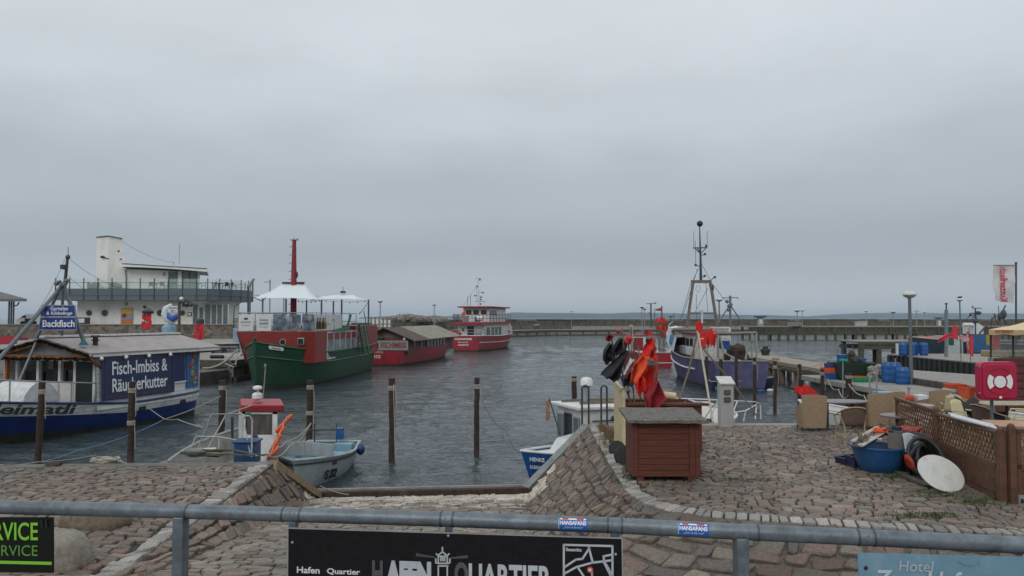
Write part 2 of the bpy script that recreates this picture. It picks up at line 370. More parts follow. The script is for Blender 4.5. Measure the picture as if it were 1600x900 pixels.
# stone paving
sm = stone_mat('paving_stone'); smc = stone_mat('kerb_stone', 30, .4)
joint = mat('joint_dirt', (.028, .025, .018), .95, var=.5, scale=9, dirt=(.035, .055, .015), damt=.9, dscale=1.4)
PAL = [(.155, .125, .104), (.175, .137, .115), (.138, .122, .107), (.19, .155, .13), (.16, .115, .094), (.20, .18, .155), (.125, .112, .104), (.17, .142, .112), (.145, .127, .117)]
PAL2 = [(.28, .278, .27), (.32, .315, .30), (.24, .237, .23), (.30, .28, .255)]
def pcol(pal, k=1.):
 c = random.choice(pal); s = U(.78, 1.18) * k; return (c[0] * s * 1.04, c[1] * s * .99, c[2] * s * .95)
def stone(mb, q, mapf, h, rnd=.14, tilt=.014, top=.09):
 cu = sum(p[0] for p in q) / 4; cv = sum(p[1] for p in q) / 4
 ring = []
 for i in range(4):
  a, b, d = q[i], q[(i + 1) % 4], q[i - 1]
  ring.append((a[0] + (d[0] - a[0]) * rnd * U(.5, 1.1), a[1] + (d[1] - a[1]) * rnd * U(.5, 1.1)))
  ring.append((a[0] + (b[0] - a[0]) * rnd * U(.5, 1.1), a[1] + (b[1] - a[1]) * rnd * U(.5, 1.1)))
 tu, tv = U(-tilt, tilt), U(-tilt, tilt); sz = max(.05, abs(q[1][0] - q[0][0]))
 vs = [mapf(u, v, -.03) for u, v in ring]
 for k, hh in ((1 - top * .35, h * .62), (1 - top * 1.6, h)):
  for u, v in ring:
   du, dv = (u - cu) * k, (v - cv) * k
   vs.append(mapf(cu + du, cv + dv, hh + (du * tu + dv * tv) / sz * 2 + U(-.002, .002)))
 fs = [(r * 8 + i, r * 8 + (i + 1) % 8, r * 8 + 8 + (i + 1) % 8, r * 8 + 8 + i) for r in range(2) for i in range(8)] + [tuple(range(16, 24))]
 mb.add(vs, fs)
def pave(mb, u0, u1, v0, v1, su, sv, mapf, inside=lambda u, v: True, gap=.010, h=.02, jit=.1, warp=.0, colf=None, pal=PAL, rnd=.14, lw=(.6, 1.5)):
 def wp(u, v):
  if not warp: return (u, v)
  n = noise.noise(V((u * .8, v * .8, 3.3))); n2 = noise.noise(V((u * .8 + 40, v * .8, 7.1)))
  return (u + warp * n2, v + warp * n)
 v = v0
 while v < v1:
  rh = sv * U(.8, 1.25); u = u0 - U(0, su)
  while u < u1:
   w = su * U(*lw)
   g = gap * U(.6, 1.6); j = jit * min(w, rh)
   q = [(u + g, v + g), (u + w - g, v + g), (u + w - g, v + rh - g), (u + g, v + rh - g)]
   q = [wp(a + U(-j, j) * .5, b + U(-j, j) * .5) for a, b in q]
   cu, cv = wp(u + w / 2, v + rh / 2)
   if inside(cu, cv):
    mb.col = colf(cu, cv) if colf else pcol(pal)
    stone(mb, q, mapf, h * U(.75, 1.3), rnd)
   u += w
  v += rh
def inpoly(poly, x, y):
 c = False; j = len(poly) - 1
 for i in range(len(poly)):
  xi, yi = poly[i]; xj, yj = poly[j]
  if (yi > y) != (yj > y) and x < (xj - xi) * (y - yi) / (yj - yi) + xi: c = not c
  j = i
 return c
def und(x, y): return noise.noise(V((x * .35, y * .35, 0))) * .035 + noise.noise(V((x * 1.3, y * 1.3, 5))) * .008
RT = [(1.98, 19.9), (1.96, 19.3), (1.86, 15.), (1.82, 12.2), (1.98, 11.45), (2.3, 11.0), (2.75, 10.72), (3.6, 10.45), (4.6, 10.2), (5.6, 9.95), (7.5, 9.6), (10, 9.1), (15, 8.2)]
RB = [(.40, 18.1, WZ - .1), (.42, 17.8, -1.32), (.36, 14.3, -.85), (.48, 11.8, -.52), (.75, 10.9, -.50), (1.1, 10.2, -.50), (1.6, 9.6, -.55), (2.8, 9.2, -.62), (4.2, 9.0, -.68), (5.3, 8.7, -.7), (7.3, 8.3, -.7), (9.8, 7.8, -.7), (14.8, 6.9, -.7)]
LT = [(-4.60, 14.7), (-4.5, 13), (-4.40, 11.3), (-4.28, 8.9), (-4.22, 7.5), (-4.2, 5.5)]
LB = [(-4.30, 16.2, -1.25), (-4.12, 13., -.64), (-4.0, 11, -.34), (-3.95, 9.3, -.10), (-4.0, 7.5, .05), (-4.0, 5.5, .1)]
rq = [(x, y) for x, y in RT] + [(30, 8.2), (30, 20.1), (2.0, 20.1)]
lq = [(-4.60, 14.75), (-12, 14.25), (-30, 13.2), (-30, 4), (-4.2, 4)] + LT[::-1]
for poly, nm in ((rq, 'quay_ground'), (lq, 'quay_ground')):
 mb = MB(); mb.prism([(x, y) for x, y in poly], -3.2, -.012); struct(mb.build(nm, joint))
mb = MB()
kw = .26
def right_in(u, v): return inpoly(rq, u, v) and inpoly(rq, u - kw - .08, v) and inpoly(rq, u, v - kw - .05) and v < 19.72
def colq(u, v):
 k = 1.0 + .25 * noise.noise(V((u * .5, v * .5, 9)))
 return pcol(PAL, k)
ca, sa = math.cos(R(-17)), math.sin(R(-17))
pave(mb, -8, 24, 3, 30, .20, .14, lambda u, v, h: (u * ca - v * sa, u * sa + v * ca, und(u * ca - v * sa, u * sa + v * ca) * .5 + h - .006),
 lambda u, v: (lambda x, y: right_in(x, y) and x < y * .76 + 2)(u * ca - v * sa, u * sa + v * ca), gap=.008, h=.028, warp=.32, colf=lambda u, v: colq(u * ca - v * sa, u * sa + v * ca))
struct(mb.build('quay_paving', sm, smooth=False, colors=True))
mb = MB()
def left_in(u, v): return inpoly(lq, u, v) and inpoly(lq, u + .3, v) and v < 14.72 - (-4.6 - u) * .06 - .28 and u > -.78 * v - 1.2
pave(mb, -14, -4, 6, 15, .215, .145, lambda u, v, h: (u, v, und(u, v) * .5 + h - .006), left_in, gap=.009, h=.03, warp=.16, jit=.2)
struct(mb.build('quay_paving', sm, colors=True))
def polypt(pl, s):
 for a, b in zip(pl, pl[1:]):
  a, b = V(a), V(b); L = (b - a).length
  if s <= L: return a.lerp(b, s / L), (b - a).normalized()
  s -= L
 return V(pl[-1]), (V(pl[-1]) - V(pl[-2])).normalized()
def plen(pl): return sum((V(b) - V(a)).length for a, b in zip(pl, pl[1:]))
def kerb(pl, side, wid, step, name, nr=1):
 mb = MB(); s = 0; L = plen(pl)
 for r in range(nr):
  s = U(0, .1)
  while s < L - .05:
   w = step * U(.8, 1.25)
   p0, d0 = polypt(pl, s); p1, d1 = polypt(pl, min(L, s + w))
   n0 = V((-d0.y, d0.x)) * side; n1 = V((-d1.y, d1.x)) * side
   g = .008; wr = wid / nr
   q = [p0 + d0 * g + n0 * (r * wr + .005), p1 - d1 * g + n1 * (r * wr + .005), p1 - d1 * g + n1 * ((r + 1) * wr - g), p0 + d0 * g + n0 * ((r + 1) * wr - g)]
   q = [(v.x + U(-.008, .008), v.y + U(-.008, .008)) for v in q]
   mb.col = pcol(PAL2); stone(mb, q, lambda u, v, h: (u, v, h + .004), .034, .12, .008, .1)
   s += w
 struct(mb.build(name, smc, colors=True))
kerb(RT, 1, .27, .15, 'kerb', 1)
kerb([(x + .0, y) for x, y in LT], -1, .27, .17, 'kerb', 1)
def ruled(A, B):
 A = [V((*a, 0)) if len(a) == 2 else V(a) for a in A]; B = [V(b) for b in B]; n = len(A)
 cum = [0]
 for a, b in zip(A, A[1:]): cum.append(cum[-1] + max((b - a).length, .02))
 cumB = [0]
 for a, b in zip(B, B[1:]): cumB.append(cumB[-1] + (b - a).length)
 cum = [(a + b) / 2 for a, b in zip(cum, cumB)]
 def f(u, v, h):   # u along, v 0..1 top->bottom
  u = max(0, min(cum[-1] - 1e-4, u))
  i = 0
  while u > cum[i + 1]: i += 1
  t = (u - cum[i]) / (cum[i + 1] - cum[i])
  a = A[i].lerp(A[i + 1], t); b = B[i].lerp(B[i + 1], t)
  nn = (b - a).cross(A[i + 1] - A[i] + B[i + 1] - B[i]).normalized()
  if nn.z < 0: nn = -nn
  return a.lerp(b, v) + nn * h
 return f, cum[-1], sum((b - a).length for a, b in zip(A, B)) / n
fR, LR_, WR = ruled(RT, RB)
mb = MB(); mb.grid(lambda u, v: fR(u * LR_, v * 1.05, .004), 90, 6); mortar = mat('mortar', (.105, .093, .075), .95, var=.5, scale=12, bump=.8, bscale=60, dirt=(.06, .055, .035), damt=.7, dscale=3); struct(mb.build('slope_bed', mortar))
mb = MB()
def cslope(u, v):
 p = fR(u, v / WR, 0)
 if p.y > 16.6 and p.z < -.85: return pcol([(.5, .49, .44), (.42, .40, .34)], 1)
 if p.y < 12.0: return pcol([(.125, .106, .088), (.145, .105, .087), (.10, .09, .082), (.15, .13, .108), (.13, .093, .077), (.175, .155, .13)], 1.0)
 return pcol([(.18, .148, .12), (.21, .175, .145), (.15, .13, .112), (.18, .13, .11), (.135, .122, .112)], 1)
cornerU = 8.2
def mslope(u, v, h):
 w = noise.noise(V((u * .9, v * .9, 1))) * .5 + noise.noise(V((u * 3, v * 2, 4))) * .16
 return fR(u + v * .45 * max(0, 1 - max(0, u - 6) / 3), max(0, (v + w * .3)) / WR, h)
pave(mb, 0, cornerU, 0.02, WR, .115, .23, lambda u, v, h: mslope(u, v, h), None or (lambda u, v: True), gap=.010, h=.045, jit=.28, colf=cslope, lw=(.5, 1.4))
pave(mb, cornerU, LR_, 0.03, WR, .34, .28, lambda u, v, h: fR(u + .12 * noise.noise(V((u * 2, v * 3, 2))), (v + .1 * noise.noise(V((u * 1.5, v * 2, 8)))) / WR, h), gap=.014, h=.045, jit=.36, colf=cslope, rnd=.14)
struct(mb.build('slope_paving', stone_mat('rough_stone', 22, 1.), colors=True))
fL, LL, WL = ruled(LT, LB)
mb = MB(); mb.grid(lambda u, v: fL(u * LL, v * 1.1, -.012), 30, 4)
tri = [V((-4.6, 14.7, 0)), V((-4.57, 17.4, -1.36)), V((-4.05, 15.9, -1.3)), V((-4.3, 16.2, -1.25))]
mb.add([tri[0], tri[1], V((-4.15, 16.6, -1.45)), V((-4.25, 15.2, -1.1)), V((-4.12, 13, -.7))], [(0, 1, 2, 3), (0, 3, 4)])
struct(mb.build('slope_bed', mortar))
mb = MB()
pave(mb, 0, LL, 0.02, WL, .30, .26, lambda u, v, h: fL(u, v / WL, h), gap=.018, h=.06, jit=.34, colf=lambda u, v: pcol([(.20, .14, .115), (.18, .15, .12), (.16, .135, .115), (.21, .18, .14)], 1), rnd=.17)
fH, LH, WH = ruled([(-4.6, 14.7, 0), (-4.6, 15.6, -.42), (-4.58, 16.5, -.85), (-4.57, 17.4, -1.28)], [(-4.15, 13.2, -.75), (-4.12, 14.4, -.98), (-4.15, 15.6, -1.18), (-4.35, 17.0, -1.33)])
pave(mb, 0, LH, 0, WH, .30, .3, lambda u, v, h: fH(u, v / WH, h), gap=.015, h=.05, jit=.34, colf=lambda u, v: pcol([(.20, .13, .10), (.17, .14, .11), (.22, .19, .13), (.14, .13, .10)], 1) if u < 2.2 else pcol([(.5, .48, .42)], 1), rnd=.17)
struct(mb.build('slope_paving', stone_mat('rough_stone_left', 18, .8), colors=True))
RL = [(-4.57, 17.5, -1.33), (-4.12, 12.5, -.585), (-3.95, 10, -.22), (-3.98, 8.5, -.03), (-4.0, 6.5, .1), (-4, 4, .12)]
RR = [(.46, 17.9, -1.34), (.40, 14.3, -.86), (.52, 11.8, -.53), (1.2, 10, -.52), (2.2, 8.2, -.5), (3.0, 5, -.3)]
fP, LP, WP = ruled(RL, RR)
mb = MB(); mb.grid(lambda u, v: fP(u * LP, -.05 + v * 1.1, -.012), 30, 8)
mb.add([(-4.6, 4, .1), (14, 4, -.3), (14, 9.2, -.75), (1.6, 9.2, -.58)], [(0, 1, 2, 3)])
struct(mb.build('slipway_bed', joint))
mb = MB()
def cramp(u, v):
 p = fP(u, v / WP, 0)
 if p.y > 16.6: return pcol([(.50, .48, .43), (.42, .40, .34)], 1)
 if p.y > 15.0 and random.random() < .5: return pcol([(.38, .36, .31)], 1)
 return pcol([(.20, .18, .15), (.225, .20, .17), (.175, .155, .135), (.19, .155, .13)], 1)
pave(mb, 0, WP, 0, LP, .27, .15, lambda u, v, h: fP(v, u / WP, h), gap=.008, h=.022, warp=.05, jit=.12, colf=lambda u, v: cramp(v, u))
struct(mb.build('slipway_paving', sm, colors=True))
t = thing('slipway_sill', 'long rusty steel sill edging the lower end of the cobbled slipway', 'sill', (-2, 17.7, WZ))
mb = MB(); mb.beam((-4.55, 17.50, -1.30), (.46, 18.0, -1.30), .16, .22); mb.build('beam', rust, t, world=True, bevel=.01)
mb = MB(); mb.beam((-4.5, 17.62, -1.17), (.42, 18.12, -1.17), .09, .05); mb.build('capping', concrete, t, world=True)
mb = MB(); mb.beam((-4.6, 14.66, .0), (-4.42, 17.55, -1.30), .16, .14); tag(mb.build('edge_beam', mat('lichen_concrete', (.25, .17, .10), .9, var=.4, scale=8, bump=.5, dirt=(.12, .13, .05), damt=.7)), 'mossy brown edging beam running down the left slope head to the water', 'edging')
mb = MB(); mb.beam((1.94, 19.6, .0), (.34, 18.0, -1.25), .22, .16); tag(mb.build('edge_beam', mat('grey_edging', (.17, .18, .18), .7, var=.3, dirt=(.3, .27, .2), damt=.5)), 'grey concrete edging beam running down beside the blue bow', 'edging')
mb = MB(); mb.beam((2.0, 19.92, -.06), (30, 19.92, -.06), .36, .17); struct(mb.build('quay_edge', concrete, bevel=.015))
mb = MB(); mb.beam((-4.62, 14.60, -.06), (-30, 13.1, -.06), .30, .17); struct(mb.build('quay_edge', darkconc, bevel=.015))
mb = MB(); mb.prism([(-40, -30), (40, -30), (40, 2.2), (2.2, 2.95), (-2.6, 3.55), (-40, 4.0)], -2, .95); struct(mb.build('promenade', concrete))
# far quays, breakwater, piers
mb = MB()
QL = [(-95, 101), (-95, 58), (-34, 57), (-25, 50.5), (-18.2, 49.5), (-17.4, 62), (-13.5, 84), (-9.8, 97), (-7.5, 120), (-5, 150), (0, 166), (9, 178), (25, 184), (70, 187), (230, 192), (230, 204), (20, 203), (-16, 168), (-24, 140), (-37, 101)]
mb.prism(QL, -4, 0.05); struct(mb.build('quay', concrete))
mb = MB()
for a, b in zip(QL[2:14], QL[3:15]):
 a, b = V((*a, 0)), V((*b, 0)); L = (b - a).length; d = (b - a) / L
 n = V((d.y, -d.x, 0)) ; k = max(1, int(L / 3.2))
 for i in range(k):
  p = a.lerp(b, (i + .5) / k)
  mb.box(p + V((0, 0, -.75)) + n * .06, (.34, .34, 1.5), math.atan2(d.y, d.x))
 mb.beam(a + n * .1 + V((0, 0, -.16)), b + n * .1 + V((0, 0, -.16)), .25, .42)
 mb.beam(a + n * .1 + V((0, 0, -1.2)), b + n * .1 + V((0, 0, -1.2)), .22, .3)
tag(mb.build('quay_fender', woodg), 'dark timber fender piles and beams lining the far harbour quay', 'quay fender')
mb = MB(); mb.bb((12, 190, .0), (230, 190.5, .75)); tag(mb.build('low_wall', concrete, bevel=.02), 'long low pale wall along the far quay in front of the breakwater', 'wall')
rub = bpy.data.materials.new('rubble_masonry'); rub.use_nodes = True
_t = rub.node_tree; _b = _t.nodes['Principled BSDF']; _b.inputs['Roughness'].default_value = .9
_co = N(_t, 'ShaderNodeTexCoord')
_vo = N(_t, 'ShaderNodeTexVoronoi'); _vo.inputs['Scale'].default_value = 2.3; _vo.inputs['Randomness'].default_value = .8
_ve = N(_t, 'ShaderNodeTexVoronoi', feature='DISTANCE_TO_EDGE'); _ve.inputs['Scale'].default_value = 2.3; _ve.inputs['Randomness'].default_value = .8
for q in (_vo, _ve): _t.links.new(_co.outputs['Object'], q.inputs['Vector'])
_r = N(_t, 'ShaderNodeValToRGB'); _r.color_ramp.elements[0].color = (.075, .062, .05, 1); _r.color_ramp.elements[1].color = (.22, .185, .15, 1)
_s = N(_t, 'ShaderNodeSeparateColor'); _t.links.new(_vo.outputs['Color'], _s.inputs[0]); _t.links.new(_s.outputs[0], _r.inputs[0])
_e = N(_t, 'ShaderNodeMapRange'); _e.inputs['From Max'].default_value = .05; _t.links.new(_ve.outputs['Distance'], _e.inputs[0])
_m = N(_t, 'ShaderNodeMix'); _m.data_type = 'RGBA'; _m.inputs[6].default_value = (.19, .18, .16, 1)
_t.links.new(_e.outputs[0], _m.inputs[0]); _t.links.new(_r.outputs[0], _m.inputs[7]); _t.links.new(_m.outputs[2], _b.inputs['Base Color'])
_bp = N(_t, 'ShaderNodeBump'); _bp.inputs['Strength'].default_value = .8; _bp.inputs['Distance'].default_value = .05
_t.links.new(_e.outputs[0], _bp.inputs['Height']); _t.links.new(_bp.outputs[0], _b.inputs['Normal'])
brown = mat('breakwater_stone', (.115, .10, .078), .95, var=.5, scale=1.2, bump=.8, bscale=6, dirt=(.06, .06, .03), damt=.7, dscale=.8)
t = thing('breakwater', 'very long brown stone breakwater wall closing off the harbour', 'breakwater', (60, 205, 0))
def bwall(pts, z1, th, z0=0):
 m_ = MB()
 for a, b in zip(pts, pts[1:]):
  L = (V(b) - V(a)).length; k = max(1, int(L / 4))
  for i in range(k):
   p = V(a).lerp(V(b), i / k); q = V(a).lerp(V(b), (i + 1) / k)
   m_.beam((p.x, p.y, (z0 + z1) / 2), (q.x, q.y, (z0 + z1) / 2), th, z1 - z0 + U(-.07, .07))
 return m_
bwall([(-15, 165), (22, 200), (70, 203), (230, 205)], 2.25, 1.6).build('wall', brown, t, world=True)
bwall([(-15, 165), (22, 200), (70, 203), (230, 205)], 2.52, 1.9, 2.28).build('coping', mat('dark_coping', (.085, .08, .068), .9, var=.4, scale=2), t, world=True)
bwall([(-13, 163), (23, 198.4), (70, 201.4), (230, 203)], 1.0, .8).build('step', brown, t, world=True)
rock = mat('granite', (.20, .18, .155), .9, var=.45, scale=3, bump=.8, bscale=9, dirt=(.09, .085, .07), damt=.6, dscale=2)
mb = MB(); random.seed(11)
for i in range(150):
 px = U(603, 698); Y = U(150, 175)
 hgt = 7.0 * math.exp(-((px - 634) / 20) ** 2) + 2.6 * math.exp(-((px - 672) / 22) ** 2)
 p = P(px, 501 - U(0, 1) * hgt, Y); r = U(.45, 1.05)
 mb.ball(p, r, 7, 5, (U(.8, 1.3), U(.7, 1.2), U(.55, .9)), .18)
struct(mb.build('riprap', rock), 'stuff')
mb = MB(); mb.prism([(-200, 101.1), (-37.5, 101.1), (-30, 122), (-16, 168), (-16.5, 172), (-38, 136), (-60, 140), (-200, 140)], -4, 1.7); struct(mb.build('pier_ground', concrete))
o = None
t = thing('quay_wall', 'brown rubble stone wall running below the white terrace building', 'wall', (-80, 100.6, 0))
m_ = MB(); m_.bb((-130, 100.4, 0), (-37, 101.0, 1.86)); m_.build('wall', rub, t, world=True)
m_ = MB(); m_.bb((-130, 100.3, 1.863), (-36.9, 101.1, 2.0)); m_.build('coping', mat('coping_stone', (.2, .18, .15), .9, var=.3), t, world=True, bevel=.02)
mb = MB(); mb.beam((-27, 128, 1.0), (-14.6, 166, 1.0), .6, 2.0); tag(mb.build('low_wall', brown), 'brown parapet wall behind the red snack ship and the boulder heap', 'wall')
def pile_pier(label, x0, x1, y0, y1, zt, zlow, step, dx, group=None, plank=woodg):
 t = thing('timber_pier', label, 'pier', ((x0 + x1) / 2, (y0 + y1) / 2, 0))
 m_ = MB(); m_.bb((x0, y0, zt - .16), (x1, y1, zt)); m_.build('deck', concrete, t, world=True, bevel=.02)
 m_ = MB()
 x = x0
 while x < x1:
  m_.bb((x, y0 - .18, zlow + .1 + U(0, .2)), (x + .30, y0 - .02, zt - .1)); x += .36 + U(-.04, .1)
 m_.bb((x0, y0 - .3, zt - .42), (x1, y0 - .2, zt - .14)); m_.bb((x0, y0 - .3, zlow), (x1, y0 - .16, zlow + .42))
 for k in range(1, 4): m_.bb((x0, y0 + (y1 - y0) * k / 3 - .2, zlow), (x1, y0 + (y1 - y0) * k / 3, zlow + .35))
 m_.build('beam', plank, t, world=True)
 x = x0 + .3
 while x < x1 - .2:
  for yy in ((y0 - .1, y1 - .3) if int(x * 7) % 2 else (y0 - .1,)):
   q = MB(); q.cyl((x + U(-.1, .1), yy, -3), (x + U(-.05, .05), yy, zt - .1), .26, .23, 7); q.build('pile', plank, t, world=True)
  x += step * U(.75, 1.25)
 return t
random.seed(3)
t = pile_pier('long grey green timber pier on many piles across the far right water', 45, 125, 144, 149, 1.25, -.28, 1.9, 0)
for i in range(16):
 x = 46 + i * 5 + U(-.8, .8); m_ = MB(); m_.bb((x, 143.5, -.2), (x + .5, 143.68, 1.1)); m_.build('fender_post', mat('algae_wood', (.07, .075, .04), .95, var=.5, scale=3), t, world=True)
m_ = MB(); m_.cyl((54, 144.5, 1.25), (54, 144.5, 2.0), 1.3, 1.3, 14); tag(m_.build('concrete_drum', concrete, smooth=True), 'pale concrete drum standing on the far timber pier', 'drum')
pile_pier('short dark timber jetty on piles in the middle right water', 32.2, 52, 70.5, 74.5, .68, -.1, 1.9, 0)
mb = MB(); mb.bb((37.5, 70.6, .69), (41, 72, 1.05)); tag(mb.build('rescue_boat', orangep, bevel=.15), 'flat orange float lying on the short timber jetty', 'float')
t = thing('notice_board', 'white notice board with printed lines on the short timber jetty', 'sign', (36.8, 69.9, -.6))
mb = MB(); mb.bb((35.5, 70.0, -1.1), (38.1, 70.08, .45)); mb.build('panel', white, t, world=True)
for k, (s_, z) in enumerate((('PRIVATE JETTY', .2), ('KEIN ZUTRITT', -.15), ('HAFEN', -.45))):
 if k: text(s_, (36.8, 69.99, z), (1, 0, 0), (0, 0, 1), 1.5, .16, letterk, t, world=True)
mb = MB(); mb.bb((36.3, 69.9, -2), (36.45, 70.0, -1.1)); mb.bb((37.2, 69.9, -2), (37.35, 70.0, -1.1)); mb.build('post', woodg, t, world=True)
t = thing('plank_walkway', 'narrow concrete walkway on timber piles leading out between the boats', 'walkway', (18, 50, 0))
wk = [(16.9, 39.8), (19.0, 39.8), (19.1, 44), (19.6, 56), (19.6, 61.5), (15.4, 61.5), (15.6, 57.2), (17.4, 56.5)]
m_ = MB(); m_.prism(wk, -.2, -.0); m_.build('deck', mat('walkway', (.27, .23, .18), .9, var=.25), t, world=True)
m_ = MB(); m_.beam((16.85, 40, -.33), (17.3, 56.5, -.33), .25, .3); m_.beam((19, 40, -.33), (19.5, 60, -.33), .25, .3); m_.beam((15.4, 61.3, -.33), (15.5, 57.3, -.33), .25, .3); m_.beam((15.5, 57.2, -.33), (17.3, 56.5, -.33), .25, .3); m_.build('beam', woodg, t, world=True)
for i in range(8):
 y = 40.5 + i * 2.5
 for x in (16.95, 19.1):
  q = MB(); q.cyl((x + i * .06, y, -3), (x + i * .06, y, -.2), .2, .18, 8); q.build('pile', wood, t, world=True)
mb = MB(); mb.prism([(15.7, 26.5), (16.6, 26.4), (30, 26), (30, 40), (21, 40), (15.2, 40)], -.45, -.2); struct(mb.build('dock', concrete, bevel=.02))
mb = MB(); mb.prism([(15.95, 26.8), (30, 26.3), (30, 39.6), (15.6, 39.6)], -4, -.46); struct(mb.build('dock_base', darkconc))
mb = MB(); mb.prism([(18.6, 26.4), (18.2, 35.5), (18.3, 38.5), (20.8, 39.7), (22.8, 35.2), (26, 30), (60, 29), (60, 20.2), (19.2, 20.2)], -.46, .09); struct(mb.build('paving', mat('light_setts', (.25, .235, .21), .9, var=.3, scale=5, bump=.6, bscale=12)))
mb = MB(); mb.beam((18.55, 26.3, -.06), (18.15, 35.5, -.06), .14, .26); mb.beam((18.15, 35.5, -.06), (18.25, 38.5, -.06), .14, .26); tag(mb.build('kerb_step', mat('dark_kerbstone', (.075, .065, .055), .9, var=.5, scale=4, bump=.6)), 'dark weathered stone step between the dock and the pale paving', 'step')
mb = MB(); mb.prism([(29, 41), (90, 41), (90, 59), (29, 58)], -4, -.04); struct(mb.build('quay', darkconc))
mb = MB(); mb.prism([(28.85, 40.9), (90.1, 40.9), (90.1, 59.2), (28.85, 58.15)], -.038, .06); struct(mb.build('quay_slab', concrete, bevel=.02))
mb = MB()
y = 41.0
while y < 57.9:
 mb.bb((28.80, y, -3), (28.98, y + .3, -.06)); mb.bb((28.9, y + .3, -3), (28.98, y + .62, -.06)); y += .62
tag(mb.build('sheet_piling', mat('black_piling', (.022, .024, .022), .6, var=.5, scale=3)), 'black steel sheet piling of the quay below the blue barrels', 'sheet piling')
mb = MB(); mb.prism([(-34, 57.2), (-34, 52.5), (-24.6, 47.2), (-19.2, 46.6), (-18.4, 49.3), (-25, 50.4)], -2.2, -.55)
struct(mb.build('mooring_ledge', darkconc))
# white building with the terrace
BY = 108.0
gx = thing('terrace_building', 'white two storey building with a tower, portholes and a grey wraparound terrace', 'building', (-52, BY + 4, 1.7))
def Wp(x, y, Y=BY): return P(x, y, Y)
def wxz(x, y, Y=BY): p = P(x, y, Y); return p.x, p.z
x0, zf = wxz(120, 509); x1 = wxz(366, 509, BY + 5)[0]; zt = wxz(300, 468)[1]
def rounded(xa, xb, ya, yb, r, n=10):
 pts = [(xa, yb), (xa, ya), (xb - r, ya)]
 for i in range(1, n): a = -math.pi / 2 + math.pi * i / n / 1.0; pts.append((xb - r + r * math.cos(a), (ya + yb) / 2 + (yb - ya) / 2 * math.sin(a)))
 pts.append((xb - r, yb)); return pts
m_ = MB(); m_.prism(rounded(x0, x1, BY, BY + 11, 3.2), 1.6, zt); m_.build('wall', whitewall, gx, world=True)
tx0, tz0 = wxz(104, 472); tx1 = wxz(387, 472, BY + 5)[0]; tz1 = wxz(200, 452)[1]
m_ = MB(); slab = rounded(tx0, tx1, BY - 2.6, BY + 13, 4.5); m_.prism(slab, tz0 + .2, tz0 + .85); m_.build('terrace_slab', mat('slab_grey', (.10, .12, .135), .6), gx, world=True)
m_ = MB(); fr = slab[1:9]; sp_ = mat('terrace_cladding', (.085, .115, .135), .5, var=.15)
m_.prism(rounded(tx0 - .05, tx1 + .05, BY - 2.66, BY + 13, 4.5), tz0 + .86, tz1); m_.build('terrace_cladding', sp_, gx, world=True)
gz = wxz(200, 437)[1]
edge = [V((a, b, 0)) for a, b in rounded(tx0 - .02, tx1 + .02, BY - 2.62, BY + 13, 4.5)[1:]]
per = []
s_ = 0
for a, b in zip(edge, edge[1:]):
 L = (b - a).length; k = max(1, round(L / 1.95))
 for i in range(k): per.append(a.lerp(b, i / k))
per.append(edge[-1])
for i, (a, b) in enumerate(zip(per, per[1:])):
 m_ = MB(); m_.beam(a + V((0, 0, (tz1 + gz) / 2)), b + V((0, 0, (tz1 + gz) / 2)), .03, gz - tz1 - .05); m_.build('glass_panel', glassc, gx, world=True)
 m_ = MB(); m_.beam(a + V((0, -.05, tz0 + .3)), a + V((0, -.05, gz + .1)), .09, .12); m_.build('railing_post', darksteel, gx, world=True)
m_ = MB()
for a, b in zip(per, per[1:]):
 m_.beam(a + V((0, -.04, (tz1 + gz) / 2 + .15)), b + V((0, -.04, (tz1 + gz) / 2 + .15)), .04, .04)
m_.build('handrail', darksteel, gx, world=True)
ux0 = wxz(150, 440)[0]; ux1 = wxz(311, 440, BY + 1)[0]; uz1 = wxz(200, 418)[1]; uz2 = wxz(312, 424)[1]
m_ = MB()
m_.add([(ux0, BY + 1, tz1 - .3), (ux1, BY + 1, tz1 - .3), (ux1 - 3.2, BY + 9, tz1 - .3), (ux0, BY + 9, tz1 - .3), (ux0, BY + 1, uz1), (ux1, BY + 1, uz2), (ux1 - 3.2, BY + 9, uz2), (ux0, BY + 9, uz1)],
 [(0, 1, 5, 4), (1, 2, 6, 5), (2, 3, 7, 6), (3, 0, 4, 7), (4, 5, 6, 7)])
m_.build('wall', whitewall, gx, world=True)
m_ = MB(); rz1 = wxz(194, 412.5)[1]; rz2 = wxz(326, 420.5)[1]; rxa = wxz(194, 412)[0]; rxb = wxz(326, 420)[0]
prev = None; n = 8
for i in range(n):
 xa = rxa + (rxb - rxa) * i / n; xb = rxa + (rxb - rxa) * (i + 1) / n
 za = rz1 + (rz2 - rz1) * (i / n) ** 1.6; zb = rz1 + (rz2 - rz1) * ((i + 1) / n) ** 1.6
 m_.add([(xa, BY - .6, za - .42), (xb, BY - .6, zb - .42), (xb - 4, BY + 10, zb - .42), (xa - 4, BY + 10, za - .42), (xa, BY - .6, za), (xb, BY - .6, zb), (xb - 4, BY + 10, zb), (xa - 4, BY + 10, za)],
  [(0, 1, 5, 4), (1, 2, 6, 5), (3, 2, 6, 7), (3, 0, 4, 7), (4, 5, 6, 7), (0, 1, 2, 3)])
rf = m_.build('roof', whitewall, gx, world=True)
xa, xb, xc, xd = wxz(150, 370)[0], wxz(173, 370)[0], wxz(188, 372)[0], wxz(195, 420)[0]
zT = wxz(160, 371)[1]; zb_ = tz1 - .3
